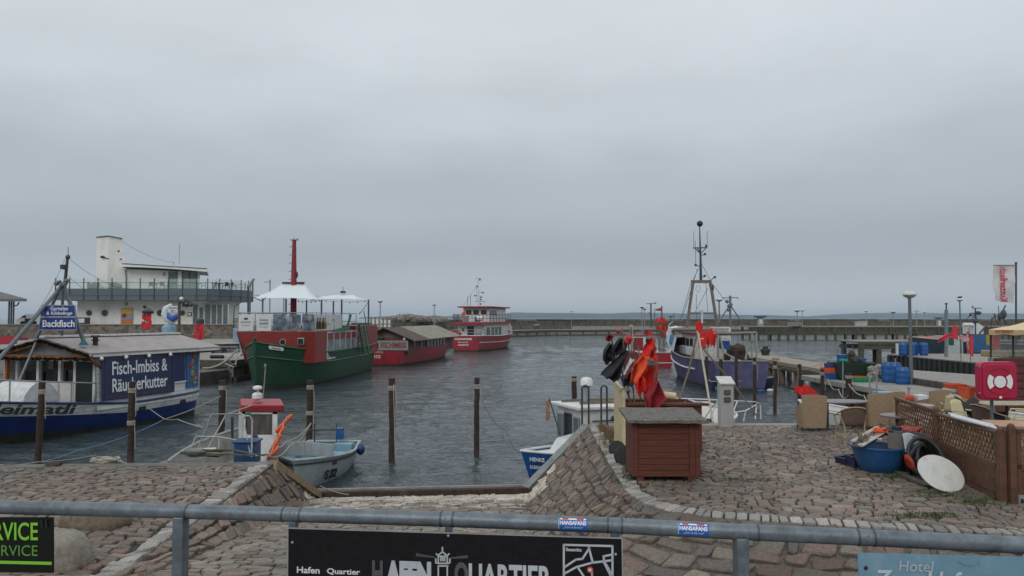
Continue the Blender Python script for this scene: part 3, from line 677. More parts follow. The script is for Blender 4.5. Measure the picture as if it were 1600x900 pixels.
m_ = MB(); m_.add([(xa, BY + .2, zb_), (xb, BY - .6, zb_), (xd, BY + .6, zb_), (xd - 2.4, BY + 5, zb_), (xa, BY + 5, zb_), (xa, BY + .2, zT), (xb, BY - .6, zT + .1), (xc, BY + .6, zT - .15), (xc - 2.4, BY + 5, zT - .15), (xa, BY + 5, zT)],
    [(0, 1, 6, 5), (1, 2, 7, 6), (2, 3, 8, 7), (3, 4, 9, 8), (4, 0, 5, 9), (5, 6, 7, 8, 9)])
tw = m_.build('tower', whitewall, gx, world=True)
def wsub(mb_, name, m, par, root):    # world-coordinate sub-part under a part of a root
 Mi = (Matrix.Translation(root.location) @ Matrix.Rotation(root.rotation_euler.z, 4, 'Z')).inverted()
 mb_.v = [tuple(Mi @ V(v)) for v in mb_.v]; return mb_.build(name, m, par)
m_ = MB(); m_.beam((rxa, BY - .62, rz1 + .03), (rxb, BY - .62, rz2 + .03), .12, .1); wsub(m_, 'roof_edge', darksteel, rf, gx)
m_ = MB(); m_.beam((xa - .05, BY + .12, zT + .05), (xb, BY - .68, zT + .15), .15, .1); m_.beam((xb, BY - .68, zT + .15), (xc + .05, BY + .5, zT - .1), .15, .1); wsub(m_, 'capping', darksteel, tw, gx)
m_ = MB(); m_.ball(Wp(185.5, 392.5, BY - .1), .16, 10, 6); wsub(m_, 'porthole', glassd, tw, gx)
m_ = MB(); p = Wp(160, 401.5, BY - .6); m_.ball(p, .28, 10, 6, (1.2, .5, .7)); m_.beam(p, p + V((.9, 0, -.25)), .1, .1); wsub(m_, 'floodlight', black, tw, gx)
m_ = MB(); p = Wp(189, 405, BY + .1); m_.ball(p, .16, 8, 5, (1.5, .6, .6)); wsub(m_, 'camera_arm', black, tw, gx)
for a, b in ((264, 276), (285, 295), (297, 307)):
 p = Wp(a, 424, BY + .9); q = Wp(b, 452, BY + .9)
 m_ = MB(); m_.bb((p.x, BY + .9, q.z), (q.x, BY + .98, p.z)); w_ = m_.build('window', glassm, gx, world=True)
 m_ = MB(); m_.bb((p.x - .06, BY + .86, q.z), (p.x + .04, BY + .97, p.z)); m_.bb((q.x - .04, BY + .86, q.z), (q.x + .06, BY + .97, p.z)); wsub(m_, 'frame', darksteel, w_, gx)
m_ = MB(); p = Wp(256, 428, BY + .9); m_.bb((p.x - .15, p.y, p.z - .25), (p.x + .15, p.y + .08, p.z + .25)); m_.build('wall_lamp', greymetal, gx, world=True)
for px, r in ((139, .45), (163.5, .52), (250, .5), (285, .42)):
 c = Wp(px, 489, BY - .05); m_ = MB(); m_.cyl(c + V((0, -.03, 0)), c + V((0, .1, 0)), r * .8, r * .8, 20); w_ = m_.build('porthole', glassd, gx, world=True, smooth=True)
 m_ = MB(); m_.cyl(c + V((0, -.01, 0)), c + V((0, .09, 0)), r, r, 20); wsub(m_, 'frame', greymetal, w_, gx)
for a, b in ((302, 309), (321, 329), (331, 338), (340, 347), (349, 356)):
 p = Wp(a, 476, BY - .05); q = Wp(b, 506, BY - .05)
 m_ = MB(); m_.bb((p.x, BY - .09, q.z), (q.x, BY + .06, p.z)); w_ = m_.build('window', glassm, gx, world=True)
 m_ = MB(); m_.bb((p.x - .08, BY - .13, q.z - .08), (p.x, BY + .05, p.z + .08)); m_.bb((q.x, BY - .13, q.z - .08), (q.x + .08, BY + .05, p.z + .08)); wsub(m_, 'frame', white, w_, gx)
p = Wp(311, 479, BY); q = Wp(319, 507, BY); m_ = MB(); m_.bb((p.x, BY - .12, q.z), (q.x, BY + .02, p.z)); dr = m_.build('door', white, gx, world=True)
m_ = MB(); m_.bb((p.x + .12, BY - .15, q.z + .5), (q.x - .12, BY - .125, p.z - .12)); wsub(m_, 'pane', glassm, dr, gx)
p = Wp(293, 488, BY); q = Wp(300, 494, BY); m_ = MB(); m_.bb((p.x, BY - .1, q.z), (q.x, BY + .02, p.z)); w_ = m_.build('notice_frame', darksteel, gx, world=True)
m_ = MB(); m_.bb((p.x + .1, BY - .13, q.z + .1), (q.x - .1, BY - .105, p.z - .1)); wsub(m_, 'paper', white, w_, gx)
p = Wp(189.5, 481, BY); q = Wp(208, 508, BY)
m_ = MB(); m_.bb((p.x, BY - .08, q.z), (q.x, BY + .02, p.z)); dr = m_.build('poster_frame', greymetal, gx, world=True)
m_ = MB(); m_.bb((p.x + .1, BY - .11, p.z - .85), (q.x - .1, BY - .085, p.z - .1)); wsub(m_, 'poster_top', mat('yellow_print', (.68, .42, .03), .6, var=.1), dr, gx)
m_ = MB(); m_.bb((p.x + .1, BY - .11, p.z - 1.6), (q.x - .1, BY - .085, p.z - .852)); wsub(m_, 'poster_picture', mat('blue_print', (.25, .30, .42), .6), dr, gx)
m_ = MB(); m_.bb((p.x + .1, BY - .11, p.z - 2.35), (q.x - .1, BY - .085, p.z - 1.602)); wsub(m_, 'poster_foot', mat('orange_print', (.50, .16, .03), .6, var=.3), dr, gx)
m_ = MB(); m_.ball(((p.x + q.x) / 2 - .35, BY - .11, p.z - 1.1), .33, 12, 6, (1, .1, 1)); wsub(m_, 'poster_emblem', redp, dr, gx)
m_ = MB(); p = Wp(197.5, 475, BY); m_.bb((p.x - .18, BY - .2, p.z - .22), (p.x + .18, BY, p.z + .22)); m_.build('wall_lamp', greymetal, gx, world=True)
m_ = MB(); p = Wp(121, 496, BY - 1.5); q = Wp(140, 510, BY - 1.5); m_.bb((p.x, BY - 1.5, q.z - .2), (q.x, BY - 1.4, p.z)); bd = tag(m_.build('menu_board', mat('dark_brown', (.035, .02, .015), .7)), 'dark brown menu board with a white sheet beside the terrace building', 'sign')
m_ = MB(); m_.bb((p.x + .15, BY - 1.53, p.z - .75), (p.x + 1.0, BY - 1.505, p.z - .15)); m_.build('paper', white, bd)
m_ = MB(); m_.tube([Wp(380, 471, BY - 1), Wp(366, 478, BY - 1), Wp(365, 508, BY - 1)], .07, 6); m_.build('downpipe', darksteel, gx, world=True)
t = thing('light_mast', 'dark mast with a slanting arm at the right end of the terrace', 'mast', Wp(388, 475, BY - 1))
m_ = MB(); m_.tube([Wp(388, 500, BY - 3), Wp(388, 446, BY - 3)], .16, 8); m_.build('pole', darksteel, t, world=True)
m_ = MB(); m_.tube([Wp(388, 447, BY - 3), Wp(397, 435.5, BY - 3)], .2, 8); m_.build('arm', greymetal, t, world=True)
m_ = MB(); m_.tube([Wp(333, 451, BY + 4), Wp(339, 440, BY + 4)], .2, 8); tag(m_.build('light_mast', greymetal), 'small slanting grey spar rising behind the terrace glass', 'mast')
m_ = MB(); m_.tube([Wp(280, 412, BY + 4), Wp(280.5, 381, BY + 4)], .04, 5); m_.tube([Wp(271.5, 414, BY + 2), Wp(271.5, 409, BY + 2)], .07, 5); m_.build('antenna', greymetal, gx, world=True)
m_ = MB(); m_.tube(catenary(Wp(188, 375, BY + 1), Wp(272, 411, BY + 2), .5), .035, 4); m_.build('stay_wire', greymetal, gx, world=True)
tb = thing('terrace_chair', 'dark terrace chair', 'chair', (0, 0, 0), 0, 'dark chairs on the terrace')
for nm, b in (('seat', ((-.3, -.3, .42), (.3, .3, .5))), ('backrest', ((-.3, .22, .5), (.3, .3, 1.0)))):
 m_ = MB(); m_.bb(*b); m_.build(nm, darksteel, tb)
for sx in (-.26, .26):
 for sy in (-.26, .26):
  m_ = MB(); m_.bb((sx - .03, sy - .03, 0), (sx + .03, sy + .03, .42)); m_.build('leg', darksteel, tb)
tt = thing('terrace_table', 'dark terrace table', 'table', (0, 0, 0), 0, 'dark tables on the terrace')
m_ = MB(); m_.bb((-.6, -.4, .7), (.6, .4, .78)); m_.build('tabletop', darksteel, tt)
m_ = MB(); m_.bb((-.05, -.05, 0), (.05, .05, .7)); m_.build('leg', darksteel, tt)
first = True
tz = tz1 + .0
for i, px in enumerate((236, 253, 262, 283, 303, 318, 335, 352, 366)):
 p = Wp(px, 450, BY - 1.2)
 lab = 'dark chair on the terrace seen through the glass parapet'
 if first: tb.location = (p.x, BY - 1.2, tz); tb.rotation_euler.z = .4; tb['label'] = lab; first = False
 else: dup(tb, (p.x, BY - 1.2, tz), U(0, 6), lab)
for i, px in enumerate((245, 271, 310, 342, 359)):
 p = Wp(px, 450, BY - 1.2)
 if i == 0: tt.location = (p.x, BY - 1.3, tz); tt['label'] = 'dark table on the terrace seen through the glass parapet'
 else: dup(tt, (p.x, BY - 1.3, tz), 0, 'dark table on the terrace seen through the glass parapet')
m_ = MB(); random.seed(5)
for k in range(14): m_.ball(Wp(180 + U(-8, 8), 447 + U(-3, 3), BY - 1), U(.2, .45), 6, 4, jit=.3)
tag(m_.build('potted_shrub', mat('shrub', (.05, .085, .04), .9, var=.5)), 'green shrub on the terrace behind the glass below the tower', 'plant')
for px in (146,):
 m_ = MB()
 for k in range(12): m_.ball(Wp(px + U(-7, 7), 448 + U(-4, 2), BY - 1), U(.2, .4), 6, 4, jit=.3)
 tag(m_.build('potted_shrub', mat('shrub', (.05, .085, .04), .9, var=.5)), 'green shrub on the terrace behind the glass near its left end', 'plant')
gz_ = thing('pavilion', 'open pavilion with a dark hipped roof at the left edge', 'pavilion', (-71, 104, 1.7))
m_ = MB(); ap = P(-14, 452, 106);
cor = [P(42, 467, 103), P(20, 463, 112), P(-80, 463, 112), P(-70, 467, 103)]
m_.add([ap] + cor + [c - V((0, 0, .35)) for c in cor], [(0, 1, 2), (0, 2, 3), (0, 3, 4), (0, 4, 1), (1, 2, 6, 5), (2, 3, 7, 6), (3, 4, 8, 7), (4, 1, 5, 8), (5, 6, 7, 8)])
m_.build('roof', mat('slate', (.12, .12, .12), .7, var=.3, scale=3), gz_, world=True)
for px in (14.5, 18, 21.5, -30):
 m_ = MB(); a = P(px, 473, 104); m_.beam(V((a.x, 104, 1.6)), V((a.x, 104, a.z + .2)), .16, .16); m_.build('post', darksteel, gz_, world=True)
m_ = MB(); m_.tube([P(30, 472, 103.4), P(27, 477, 103.4), P(22, 478, 103.9)], .09, 6); m_.build('gutter', darksteel, gz_, world=True)
vn = thing('delivery_van', 'white van parked behind the stone wall beside the pavilion', 'van', (-66, 108, 1.7))
a = P(33, 490, 108); b = P(66, 510, 108); zv = a.z
def vsec(x, z0, z1, ya=107, yb=109): return [(x, ya, z0), (x, yb, z0), (x, yb - .1, z1), (x, ya + .1, z1)]
m_ = MB(); vv = vsec(a.x, 1.9, 2.6) + vsec(a.x + .5, 1.9, 3.0) + vsec(a.x + 1.1, 1.9, zv - .1) + vsec(b.x + .2, 1.9, zv) ; m_.add(vv, [(k * 4 + i, k * 4 + (i + 1) % 4, k * 4 + 4 + (i + 1) % 4, k * 4 + 4 + i) for k in range(3) for i in range(4)] + [(0, 1, 2, 3), (12, 13, 14, 15)])
m_.build('body', mat('van_white', (.7, .7, .68), .35, var=.03), vn, world=True, bevel=.06)
m_ = MB(); m_.add([(a.x + .62, 106.99, 2.85), (a.x + 1.3, 106.99, 2.85), (a.x + 1.3, 107.07, zv - .3), (a.x + 1.0, 107.07, zv - .3)], [(0, 1, 2, 3)]); m_.build('window', glassd, vn, world=True, solid=.03)
m_ = MB(); m_.bb((a.x + 1.2, 106.95, 2.0), (a.x + 2.2, 106.99, 2.75)); m_.build('panel', black, vn, world=True)
for xx in (a.x + .9, b.x - .5):
 m_ = MB(); m_.cyl((xx, 106.95, 2.05), (xx, 107.2, 2.05), .35, .35, 14); m_.build('wheel', blackrub, vn, world=True)
mb = MB()
a0 = P(366, 497, 112);
for i in range(10):
 p = P(366 + i * 3.0, 502, 112); mb.beam((p.x, 112, 1.7), (p.x, 112, 2.75), .08, .08)
p0 = P(366, 497, 112); p1 = P(396, 497, 112)
for z in (2.75, 2.3): mb.beam((p0.x, 112, z), (p1.x, 112, z), .07, .07)
tag(mb.build('pier_railing', darksteel), 'dark railing on the pier right of the terrace building', 'railing')
t = thing('panel_fence', 'fence of pale panels between brown posts behind the red snack ship', 'fence', (-20, 120, 1.7))
m_ = MB(); q = MB()
for i in range(6):
 p = P(580 + i * 6.2, 500, 118); q.bb((p.x - .09, 117.9, 0), (p.x + .09, 118.1, p.z + .35))
 if i < 5: m_.bb((p.x + .12, 118.0, p.z - 1.1), (p.x + .52, 118.06, p.z))
m_.build('panel', white, t, world=True); q.beam(P(578, 497.5, 118), P(612, 496.5, 118), .12, .12); q.beam(P(578, 507, 118), P(612, 506, 118), .12, .12); q.build('frame', wood, t, world=True)
# lamps
def lamp(x, y, Y, base, label, R_=.36, pole=.055, bulb=True):
 p = P(x, y, Y); t = thing('street_lamp', label, 'street lamp', (p.x, Y, base), 0, 'harbour lamps')
 h = p.z - base
 m_ = MB(); m_.tube([(0, 0, 0), (0, 0, h * .35), (0, 0, h - R_ * .5)], [pole * 1.5, pole * 1.1, pole], 8); m_.build('pole', steel if Y < 60 else greymetal, t)
 m_ = MB(); m_.lathe((0, 0, h), [(R_ * .3, -R_ * .62), (R_ * .8, -R_ * .35), (R_, -.02)], 16); m_.build('lamp_base', mat('opal_grey', (.32, .34, .34), .4), t, smooth=True)
 m_ = MB(); m_.lathe((0, 0, h), [(R_ * 1.02, -.015), (R_ * .95, R_ * .22), (R_ * .62, R_ * .48), (R_ * .15, R_ * .56)], 16); m_.build('lamp_shade', mat('opal', (.55, .55, .50), .4, dirt=(.3, .27, .2), damt=.4), t, smooth=True)
 return t
lamp(1421, 460, 34.4, -.2, 'large oval lamp on a grey pole beside the blue barrels', .29, .07)
lamp(443.5, 461, 75, .05, 'oval lamp seen between the green ship mast and its left banners', .36, .07)
lamp(594, 470.5, 110, 0, 'oval lamp left of the boulder heap behind the red snack ship', .42, .08)
lamp(678.5, 476, 145, 0, 'oval lamp left of the red passenger ship', .42, .08)
lamp(786, 480, 160, 0, 'small lamp just right of the passenger ship wheelhouse', .35, .07)
lamp(1003, 479.5, 150, 0, 'left of the two lamps above the red flags near the red boat', .5, .08)
lamp(1007, 482, 165, 0, 'right and lower of the two lamps above the red boat', .5, .08)
lamp(1123.5, 468, 58, -.05, 'oval lamp right of the cutter mast frame', .27, .05)
lamp(1245.5, 485, 170, 0, 'thicker left lamp of the close pair on the far breakwater', .6, .1)
lamp(1253.5, 485, 200, 0, 'thinner right lamp of the close pair on the far breakwater', .5, .08)
lamp(1353.5, 486, 200, 0, 'small far lamp above the short timber jetty', .45, .08)
lamp(1395.5, 487, 180, 0, 'far lamp left of the large oval lamp', .6, .08)
lamp(1444.5, 487.5, 200, 0, 'small far lamp right of the large oval lamp', .4, .08)
gl = lamp(1499.5, 468.5, 58.8, .06, 'lamp with a gull sitting on it behind the steel post', .22, .05)
lamp(893, 486, 190, 0, 'thin far lamp above the breakwater in the middle', .35, .06)
p = P(1499.5, 465, 58.8); m_ = MB(); m_.ball(p + V((0, 0, .02)), .10, 8, 6, (1.7, .8, .8)); m_.ball(p + V((.15, 0, .09)), .05, 8, 6); m_.add([p + V((-.12, -.03, .02)), p + V((-.12, .03, .02)), p + V((-.3, 0, .0)), p + V((-.12, 0, .08))], [(0, 1, 2), (0, 2, 3), (1, 2, 3)])
tag(m_.build('gull', mat('gull', (.05, .05, .055), .8), smooth=True), 'dark gull perched on top of the lamp right of the steel post', 'bird')
for (px, py, Y, lab, arm) in ((422, 437, 96, 'thin mast with a short crossarm behind the green ship sails', 1), (1432, 484.5, 190, 'thin T shaped mast on the far breakwater', 1)):
 p = P(px, py, Y); t = thing('thin_mast', lab, 'mast', (p.x, Y, 0))
 m_ = MB(); m_.tube([(0, 0, 0), (0, 0, p.z)], .09, 6); m_.build('pole', greymetal, t)
 m_ = MB(); m_.beam((-.75 if Y < 100 else -.8, 0, p.z - .3), (.1 if Y < 100 else .8, 0, p.z - .3), .1, .1); m_.build('crossarm', greymetal, t)
for px, w_, h_, lab in ((1342, 1.4, 2.6, 'left of two white cabinets on the far quay'), (1350.5, 1.5, 2.8, 'right of two white cabinets on the far quay'), (829, 1.1, 1.5, 'left of two pale bollard boxes on the far quay by the red ship'), (838, 1.3, 1.6, 'right of two pale bollard boxes on the far quay by the red ship')):
 Y = 186 if px > 1000 else 183; p = P(px, 505, Y); m_ = MB(); m_.bb((p.x - w_ / 2, Y, 0.05), (p.x + w_ / 2, Y + .8, h_ * .7)); m_.bb((p.x - w_ / 2 - .1, Y - .1, h_ * .7 + .002), (p.x + w_ / 2 + .1, Y + .9, h_ * .7 + .15))
 tag(m_.build('cabinet', mat('pale_cabinet', (.42, .42, .40), .6), bevel=.03), lab, 'cabinet')
for px, py, Y, lab in ((1188, 496, 140, 'grey information kiosk with a flat roof at the left pier end'), (1467, 498, 190, 'blue roofed sign board on the far quay left of the steel post')):
 t = thing('kiosk', lab, 'kiosk', (P(px, py, Y).x, Y, 1.2 if Y < 150 else 0)); b = t.location.z; top = P(px, py, Y).z - b
 m_ = MB(); m_.bb((-.5, -.3, 0), (.5, .3, top)); m_.build('body', mat('kiosk', (.28, .31, .31), .6), t)
 m_ = MB(); m_.bb((-1, -.6, top + .002), (1, .6, top + .35)); m_.build('roof', mat('kiosk_roof', (.07, .10, .13), .6), t, bevel=.05)
 m_ = MB(); m_.bb((-.28, -.34, top * .35), (.28, -.305, top * .8)); m_.build('window', white, t)
m_ = MB(); a = P(364, 513, 62); b = P(380, 543, 62); m_.bb((a.x, 62, 0.05), (b.x, 63, a.z)); tag(m_.build('blue_locker', mat('faded_blue', (.17, .30, .42), .6, var=.35, dirt=(.5, .5, .5), damt=.7, dscale=2), bevel=.05), 'faded blue locker standing on the quay left of the green ship', 'locker')
# boats
def hullfn(L, B, sheer, keel=-.7, stern=.8, tm=.45, bowp=2.2, rake=.9, full=(.28, .75), flare=0., sternrake=.0, sternround=0.):
 def w(t):
  if t > tm: return B / 2 * max(0., 1 - ((t - tm) / (1 - tm)) ** bowp)
  k = t / tm; k = k * k * (3 - 2 * k) if sternround == 0 else math.sqrt(max(0, 1 - (1 - k) ** (2 + sternround)))
  return B / 2 * (stern + (1 - stern) * k)
 def f(t, s, side=1, shrink=0.):
  e = full[0] + (full[1] - full[0]) * t ** 2.2
  zs = sheer(t); z = keel + (zs - keel) * s
  y = (max(0, w(t) - shrink)) * (max(s, 0.0001) ** e) * (1 + flare * (s - 1) * t)
  x = L * (t - .5) - rake * (1 - s) * max(0, (t - .6) / .4) ** 1.5 + sternrake * (1 - s) * max(0, (.3 - t) / .3)
  return V((x, side * y, z))
 return f, w
def make_hull(root, f, bands, nt=28, deck=None, deckm=None, rail=None, railm=None, sheer=None, inner=None):
 """bands: (name, s0, s1, material); skin, transom, deck, cap rail; local x towards the bow"""
 objs = []
 for name, s0, s1, m in bands:
  m_ = MB(); ns = max(2, int((s1 - s0) * 12) + 1)
  for side in (1, -1): m_.grid(lambda a, b: f(a, s0 + (s1 - s0) * b, side), nt, ns)
  vs = [f(0, s0 + (s1 - s0) * i / ns, 1) for i in range(ns + 1)] + [f(0, s1 - (s1 - s0) * i / ns, -1) for i in range(ns + 1)]
  m_.add(vs, [tuple(range(len(vs)))])
  objs.append(m_.build(name, m, root, smooth=True, solid=0))
 if deck is not None:
  m_ = MB(); n = nt; vs = []
  for i in range(n + 1):
   t = i / n; s = (deck(t) - f(t, 0).z) / (f(t, 1).z - f(t, 0).z)
   a = f(t, s, 1, .03); b = f(t, s, -1, .03); vs += [a, b]
  m_.add(vs, [(2 * i, 2 * i + 1, 2 * i + 3, 2 * i + 2) for i in range(n)]); m_.build('deck', deckm, root)
 if rail:
  m_ = MB()
  for side in (1, -1): m_.tube([f(i / nt, 1, side) for i in range(nt + 1)], rail, 6)
  m_.tube([f(0, 1, 1), f(0, 1, -1)], rail, 6)
  m_.build('cap_rail', railm, root, smooth=True)
 if inner:
  m_ = MB()
  for side in (1, -1): m_.grid(lambda a, b: f(a * .985 + .01, inner[0] + (1 - inner[0]) * b, side, .05), nt, 4)
  m_.build('inner_hull', inner[1], root, smooth=True)
 return objs
def railing(root, pts, h, n, r=.02, rows=2, m=white, name='railing'):
 m_ = MB()
 for k in range(1, rows + 1): m_.tube([V(p) + V((0, 0, h * k / rows)) for p in pts], r, 5)
 L = len(pts)
 for i in range(n + 1):
  t = i / n * (L - 1); j = min(int(t), L - 2); p = V(pts[j]).lerp(V(pts[j + 1]), t - j)
  m_.cyl(p, p + V((0, 0, h)), r, n=5)
 return m_.build(name, m, root, smooth=True)
def child(mb_, name, m, par, **k): return mb_.build(name, m, par, **k)
# snack cutter with the blue banner
bx, by = -17.0, 28.7; bdir = (-.33, -.944); rz = math.atan2(bdir[1], bdir[0])
t = hc = thing('snack_cutter', 'blue and white fish snack cutter with a big blue banner and wooden cabin', 'boat', (bx, by, WZ), rz)
def sh(t): return .95 + 1.0 * max(0, t - .35) ** 1.15 * 1.5 + .18 * max(0, .3 - t)
f_0, w = hullfn(12.9, 4.7, sh, -.9, .62, .42, 2.4, 1.0, (.22, .6), sternround=.6)
CX = .95
def f(t, s, side=1, shrink=0.): return f_0(t, s, side, shrink) + V((CX, 0, 0))
def T(x): return (x - CX) / 12.9 + .5
hullblue = mat('cutter_blue', (.010, .028, .14), .45, var=.25, scale=3, dirt=(.02, .05, .08), damt=.4, dscale=2)
plank = bpy.data.materials.new('white_planking'); plank.use_nodes = True
_t = plank.node_tree; _b = _t.nodes['Principled BSDF']; _b.inputs['Roughness'].default_value = .55
_co = N(_t, 'ShaderNodeTexCoord'); _sp = N(_t, 'ShaderNodeSeparateXYZ'); _t.links.new(_co.outputs['Object'], _sp.inputs[0])
_mm = N(_t, 'ShaderNodeMath', operation='MULTIPLY'); _mm.inputs[1].default_value = 6.2; _t.links.new(_sp.outputs[2], _mm.inputs[0])
_fr = N(_t, 'ShaderNodeMath', operation='FRACT'); _t.links.new(_mm.outputs[0], _fr.inputs[0])
_gt = N(_t, 'ShaderNodeMath', operation='GREATER_THAN'); _gt.inputs[1].default_value = .07; _t.links.new(_fr.outputs[0], _gt.inputs[0])
_nz = N(_t, 'ShaderNodeTexNoise'); _nz.inputs['Scale'].default_value = 2.5; _nz.inputs['Detail'].default_value = 8; _nz.inputs['Roughness'].default_value = .7; _t.links.new(_co.outputs['Object'], _nz.inputs[0])
_rp = N(_t, 'ShaderNodeValToRGB'); _rp.color_ramp.elements[0].position = .30; _rp.color_ramp.elements[0].color = (.42, .41, .37, 1); _rp.color_ramp.elements[1].position = .52; _rp.color_ramp.elements[1].color = (.66, .67, .65, 1); _t.links.new(_nz.outputs['Fac'], _rp.inputs[0])
_mx = N(_t, 'ShaderNodeMix'); _mx.data_type = 'RGBA'; _mx.inputs[6].default_value = (.22, .21, .19, 1); _t.links.new(_gt.outputs[0], _mx.inputs[0]); _t.links.new(_rp.outputs[0], _mx.inputs[7]); _t.links.new(_mx.outputs[2], _b.inputs['Base Color'])
make_hull(t, f, [('waterline_grime', 0, .54, algae), ('lower_hull', .54, .80, hullblue), ('upper_hull', .80, 1, plank)], deck=lambda t: sh(t) - .42, deckm=wood, rail=.045, railm=mat('rail_blue', (.01, .02, .10), .4))
def hw(t, s=1): return f(t, s)
cx0, cx1 = -5.1, .55; zE = 2.90; zR = 3.44
m_ = MB()
def cab_side(x): return w(T(x)) - .02
for side in (1, -1):
 n = 8
 for i in range(n):
  xa = cx0 + (cx1 - cx0) * i / n; xb = cx0 + (cx1 - cx0) * (i + 1) / n
  if side == -1: m_.beam((xa, -cab_side(xa), 1.9), (xb, -cab_side(xb), 1.9), .08, 2.1)
  else:
   m_.add([(xa, cab_side(xa), .8), (xb, cab_side(xb), .8), (xb, cab_side(xb) - .08, zE), (xa, cab_side(xa) - .08, zE)], [(0, 1, 2, 3)])
   m_.add([(xa, cab_side(xa) - .08, .8), (xb, cab_side(xb) - .08, .8), (xb, cab_side(xb) - .16, zE), (xa, cab_side(xa) - .16, zE)], [(3, 2, 1, 0)])
m_.bb((cx0 - .05, -cab_side(cx0), .8), (cx0, cab_side(cx0), zE))
m_.build('cabin_wall', plank, t)
fx = .75
m_ = MB()
for y in (-1.95, -.85, .25, 1.0, 1.95): m_.bb((fx - .5, y - .06, .9), (fx - .38, y + .06, zE - .2))
m_.bb((fx - .5, -2.0, zE - .35), (fx - .38, 2.0, zE - .2)); m_.bb((fx - .5, -2.0, .9), (fx - .38, 1.0, 1.75)); m_.bb((-1.0, -1.9, .9), (-.9, 1.9, zE - .2))
m_.build('cabin_front', white, t)
m_ = MB(); m_.bb((fx - .47, 1.06, .95), (fx - .41, 1.89, zE - .37))
for k in range(14): m_.bb((fx - .41, 1.06, 1.0 + k * .11), (fx - .395, 1.89, 1.05 + k * .11))
m_.build('shutter', mat('dark_green_shutter', (.012, .02, .018), .6), t)
m_ = MB(); m_.bb((fx - .8, -.8, 1.4), (fx - .7, .2, 2.2)); m_.bb((fx - .8, -1.9, 1.6), (fx - .7, -.95, 2.1)); m_.build('counter_display', black, t)
m_ = MB(); m_.bb((fx - .95, -.7, 2.2), (fx - .9, .9, 2.6)); m_.build('menu_board', mat('brown_board', (.10, .045, .02), .7), t)
RM = mat('roof_sheet', (.32, .28, .27), .62, var=.12, scale=3, dirt=(.15, .13, .12), damt=.5, dscale=1.2)
rxA, rxB = -5.75, .95; hwid = 2.42
m_ = MB()
for side in (1, -1):
 k = 26
 for i in range(k):
  xa = rxA + (rxB - rxA) * i / k; xb = rxA + (rxB - rxA) * (i + 1) / k - .015
  m_.add([(xa, 0, zR), (xb, 0, zR), (xb, side * hwid, zE), (xa, side * hwid, zE), (xa, 0, zR - .07), (xb, 0, zR - .07), (xb, side * hwid, zE - .07), (xa, side * hwid, zE - .07)],
   [(0, 1, 2, 3), (7, 6, 5, 4), (0, 4, 5, 1), (1, 5, 6, 2), (2, 6, 7, 3), (3, 7, 4, 0)])
rf = m_.build('roof', RM, t)
m_ = MB(); m_.beam((rxA, .05, zR + .03), (rxB, .05, zR + .03), .3, .07); m_.build('ridge', mat('ridge_white', (.6, .6, .58), .6, var=.3, scale=9), rf)
for side in (1, -1): m_ = MB(); m_.beam((rxA, side * (hwid - .03), zE - .1), (rxB, side * (hwid - .03), zE - .1), .06, .10); m_.build('gutter', white, rf)
m_ = MB()
for x in (rxA + .05, rxB - .05):
 for side in (1, -1): m_.beam((x, 0, zR - .16), (x, side * hwid, zE - .16), .09, .15)
m_.beam((rxA, hwid - .35, zE - .18), (rxB, hwid - .35, zE - .18), .12, .12); m_.beam((rxB - .1, -hwid + .1, zE - .18), (rxB - .1, hwid - .1, zE - .18), .1, .14)
m_.beam((.2, 2.2, 2.2), (rxB - .1, 2.3, zE - .2), .09, .09); m_.beam((rxB - .25, -2.0, .9), (rxB - .25, -2.0, zE - .2), .12, .12)
m_.build('timber_frame', orangewood, t)
m_ = MB(); m_.add([(rxB - .35, -hwid + .5, zE - .12), (rxB - .35, hwid - .5, zE - .12), (rxB - .35, 0, zR - .17), (rxB - .42, -hwid + .5, zE - .12), (rxB - .42, hwid - .5, zE - .12), (rxB - .42, 0, zR - .17)], [(0, 1, 2), (5, 4, 3)]); m_.build('gable', greymetal, t)
gm = mat('garland', (.016, .028, .014), .9, var=.5); m_ = MB(); random.seed(4)
def garl(p, q, n):
 for i in range(n):
  c = V(p).lerp(V(q), i / n) + V((U(-.03, .03), U(-.03, .03), U(-.05, .03)))
  for k in range(5):
   d = V((U(-1, 1), U(-1, 1), U(-1, 1))).normalized() * U(.06, .13); e = d.orthogonal() * .25; m_.add([c - e, c + e, c + d], [(0, 1, 2)])
garl((rxB + .06, 0, zR - .1), (rxB + .06, hwid, zE - .1), 130); garl((rxB + .06, 0, zR - .1), (rxB + .06, -hwid, zE - .1), 130); garl((rxB + .06, -hwid, zE - .25), (rxB + .06, hwid, zE - .22), 190)
m_.build('garland', gm, t)
nv = V((0, 1, 0))
def side_pt(x, z, o=.05): return V((x, cab_side(x) - .08 * (z - .8) / 2.1 + o, z))
bp0, bp1 = .45, -3.15
O = (side_pt(bp0, 1.2) + side_pt(bp1, 2.78)) / 2
A = (side_pt(bp1, 1.2) - side_pt(bp0, 1.2)); Wd = A.length; A.normalize()
BU = (side_pt(bp0, 2.78) - side_pt(bp0, 1.2)).normalized()
nrm = A.cross(BU).normalized()
m_ = MB(); m_.plate([(-Wd / 2, -.86), (Wd / 2, -.84), (Wd / 2, .78), (-Wd / 2, .80)], O + nrm * .06, A, BU, .03)
bn = m_.build('banner', mat('banner_navy', (.018, .030, .085), .5, var=.15), t)
m_ = MB()
for a, b in (((-1.65, -.76), (1.71, -.74)), ((-1.65, .72), (1.71, .70)), ((-1.65, -.76), (-1.65, .72)), ((1.71, -.74), (1.71, .70))):
 m_.beam(O + nrm * .095 + A * a[0] + BU * a[1], O + nrm * .095 + A * b[0] + BU * b[1], .01, .035)
m_.build('banner_border', mat('dull_red', (.13, .03, .03), .6), bn)
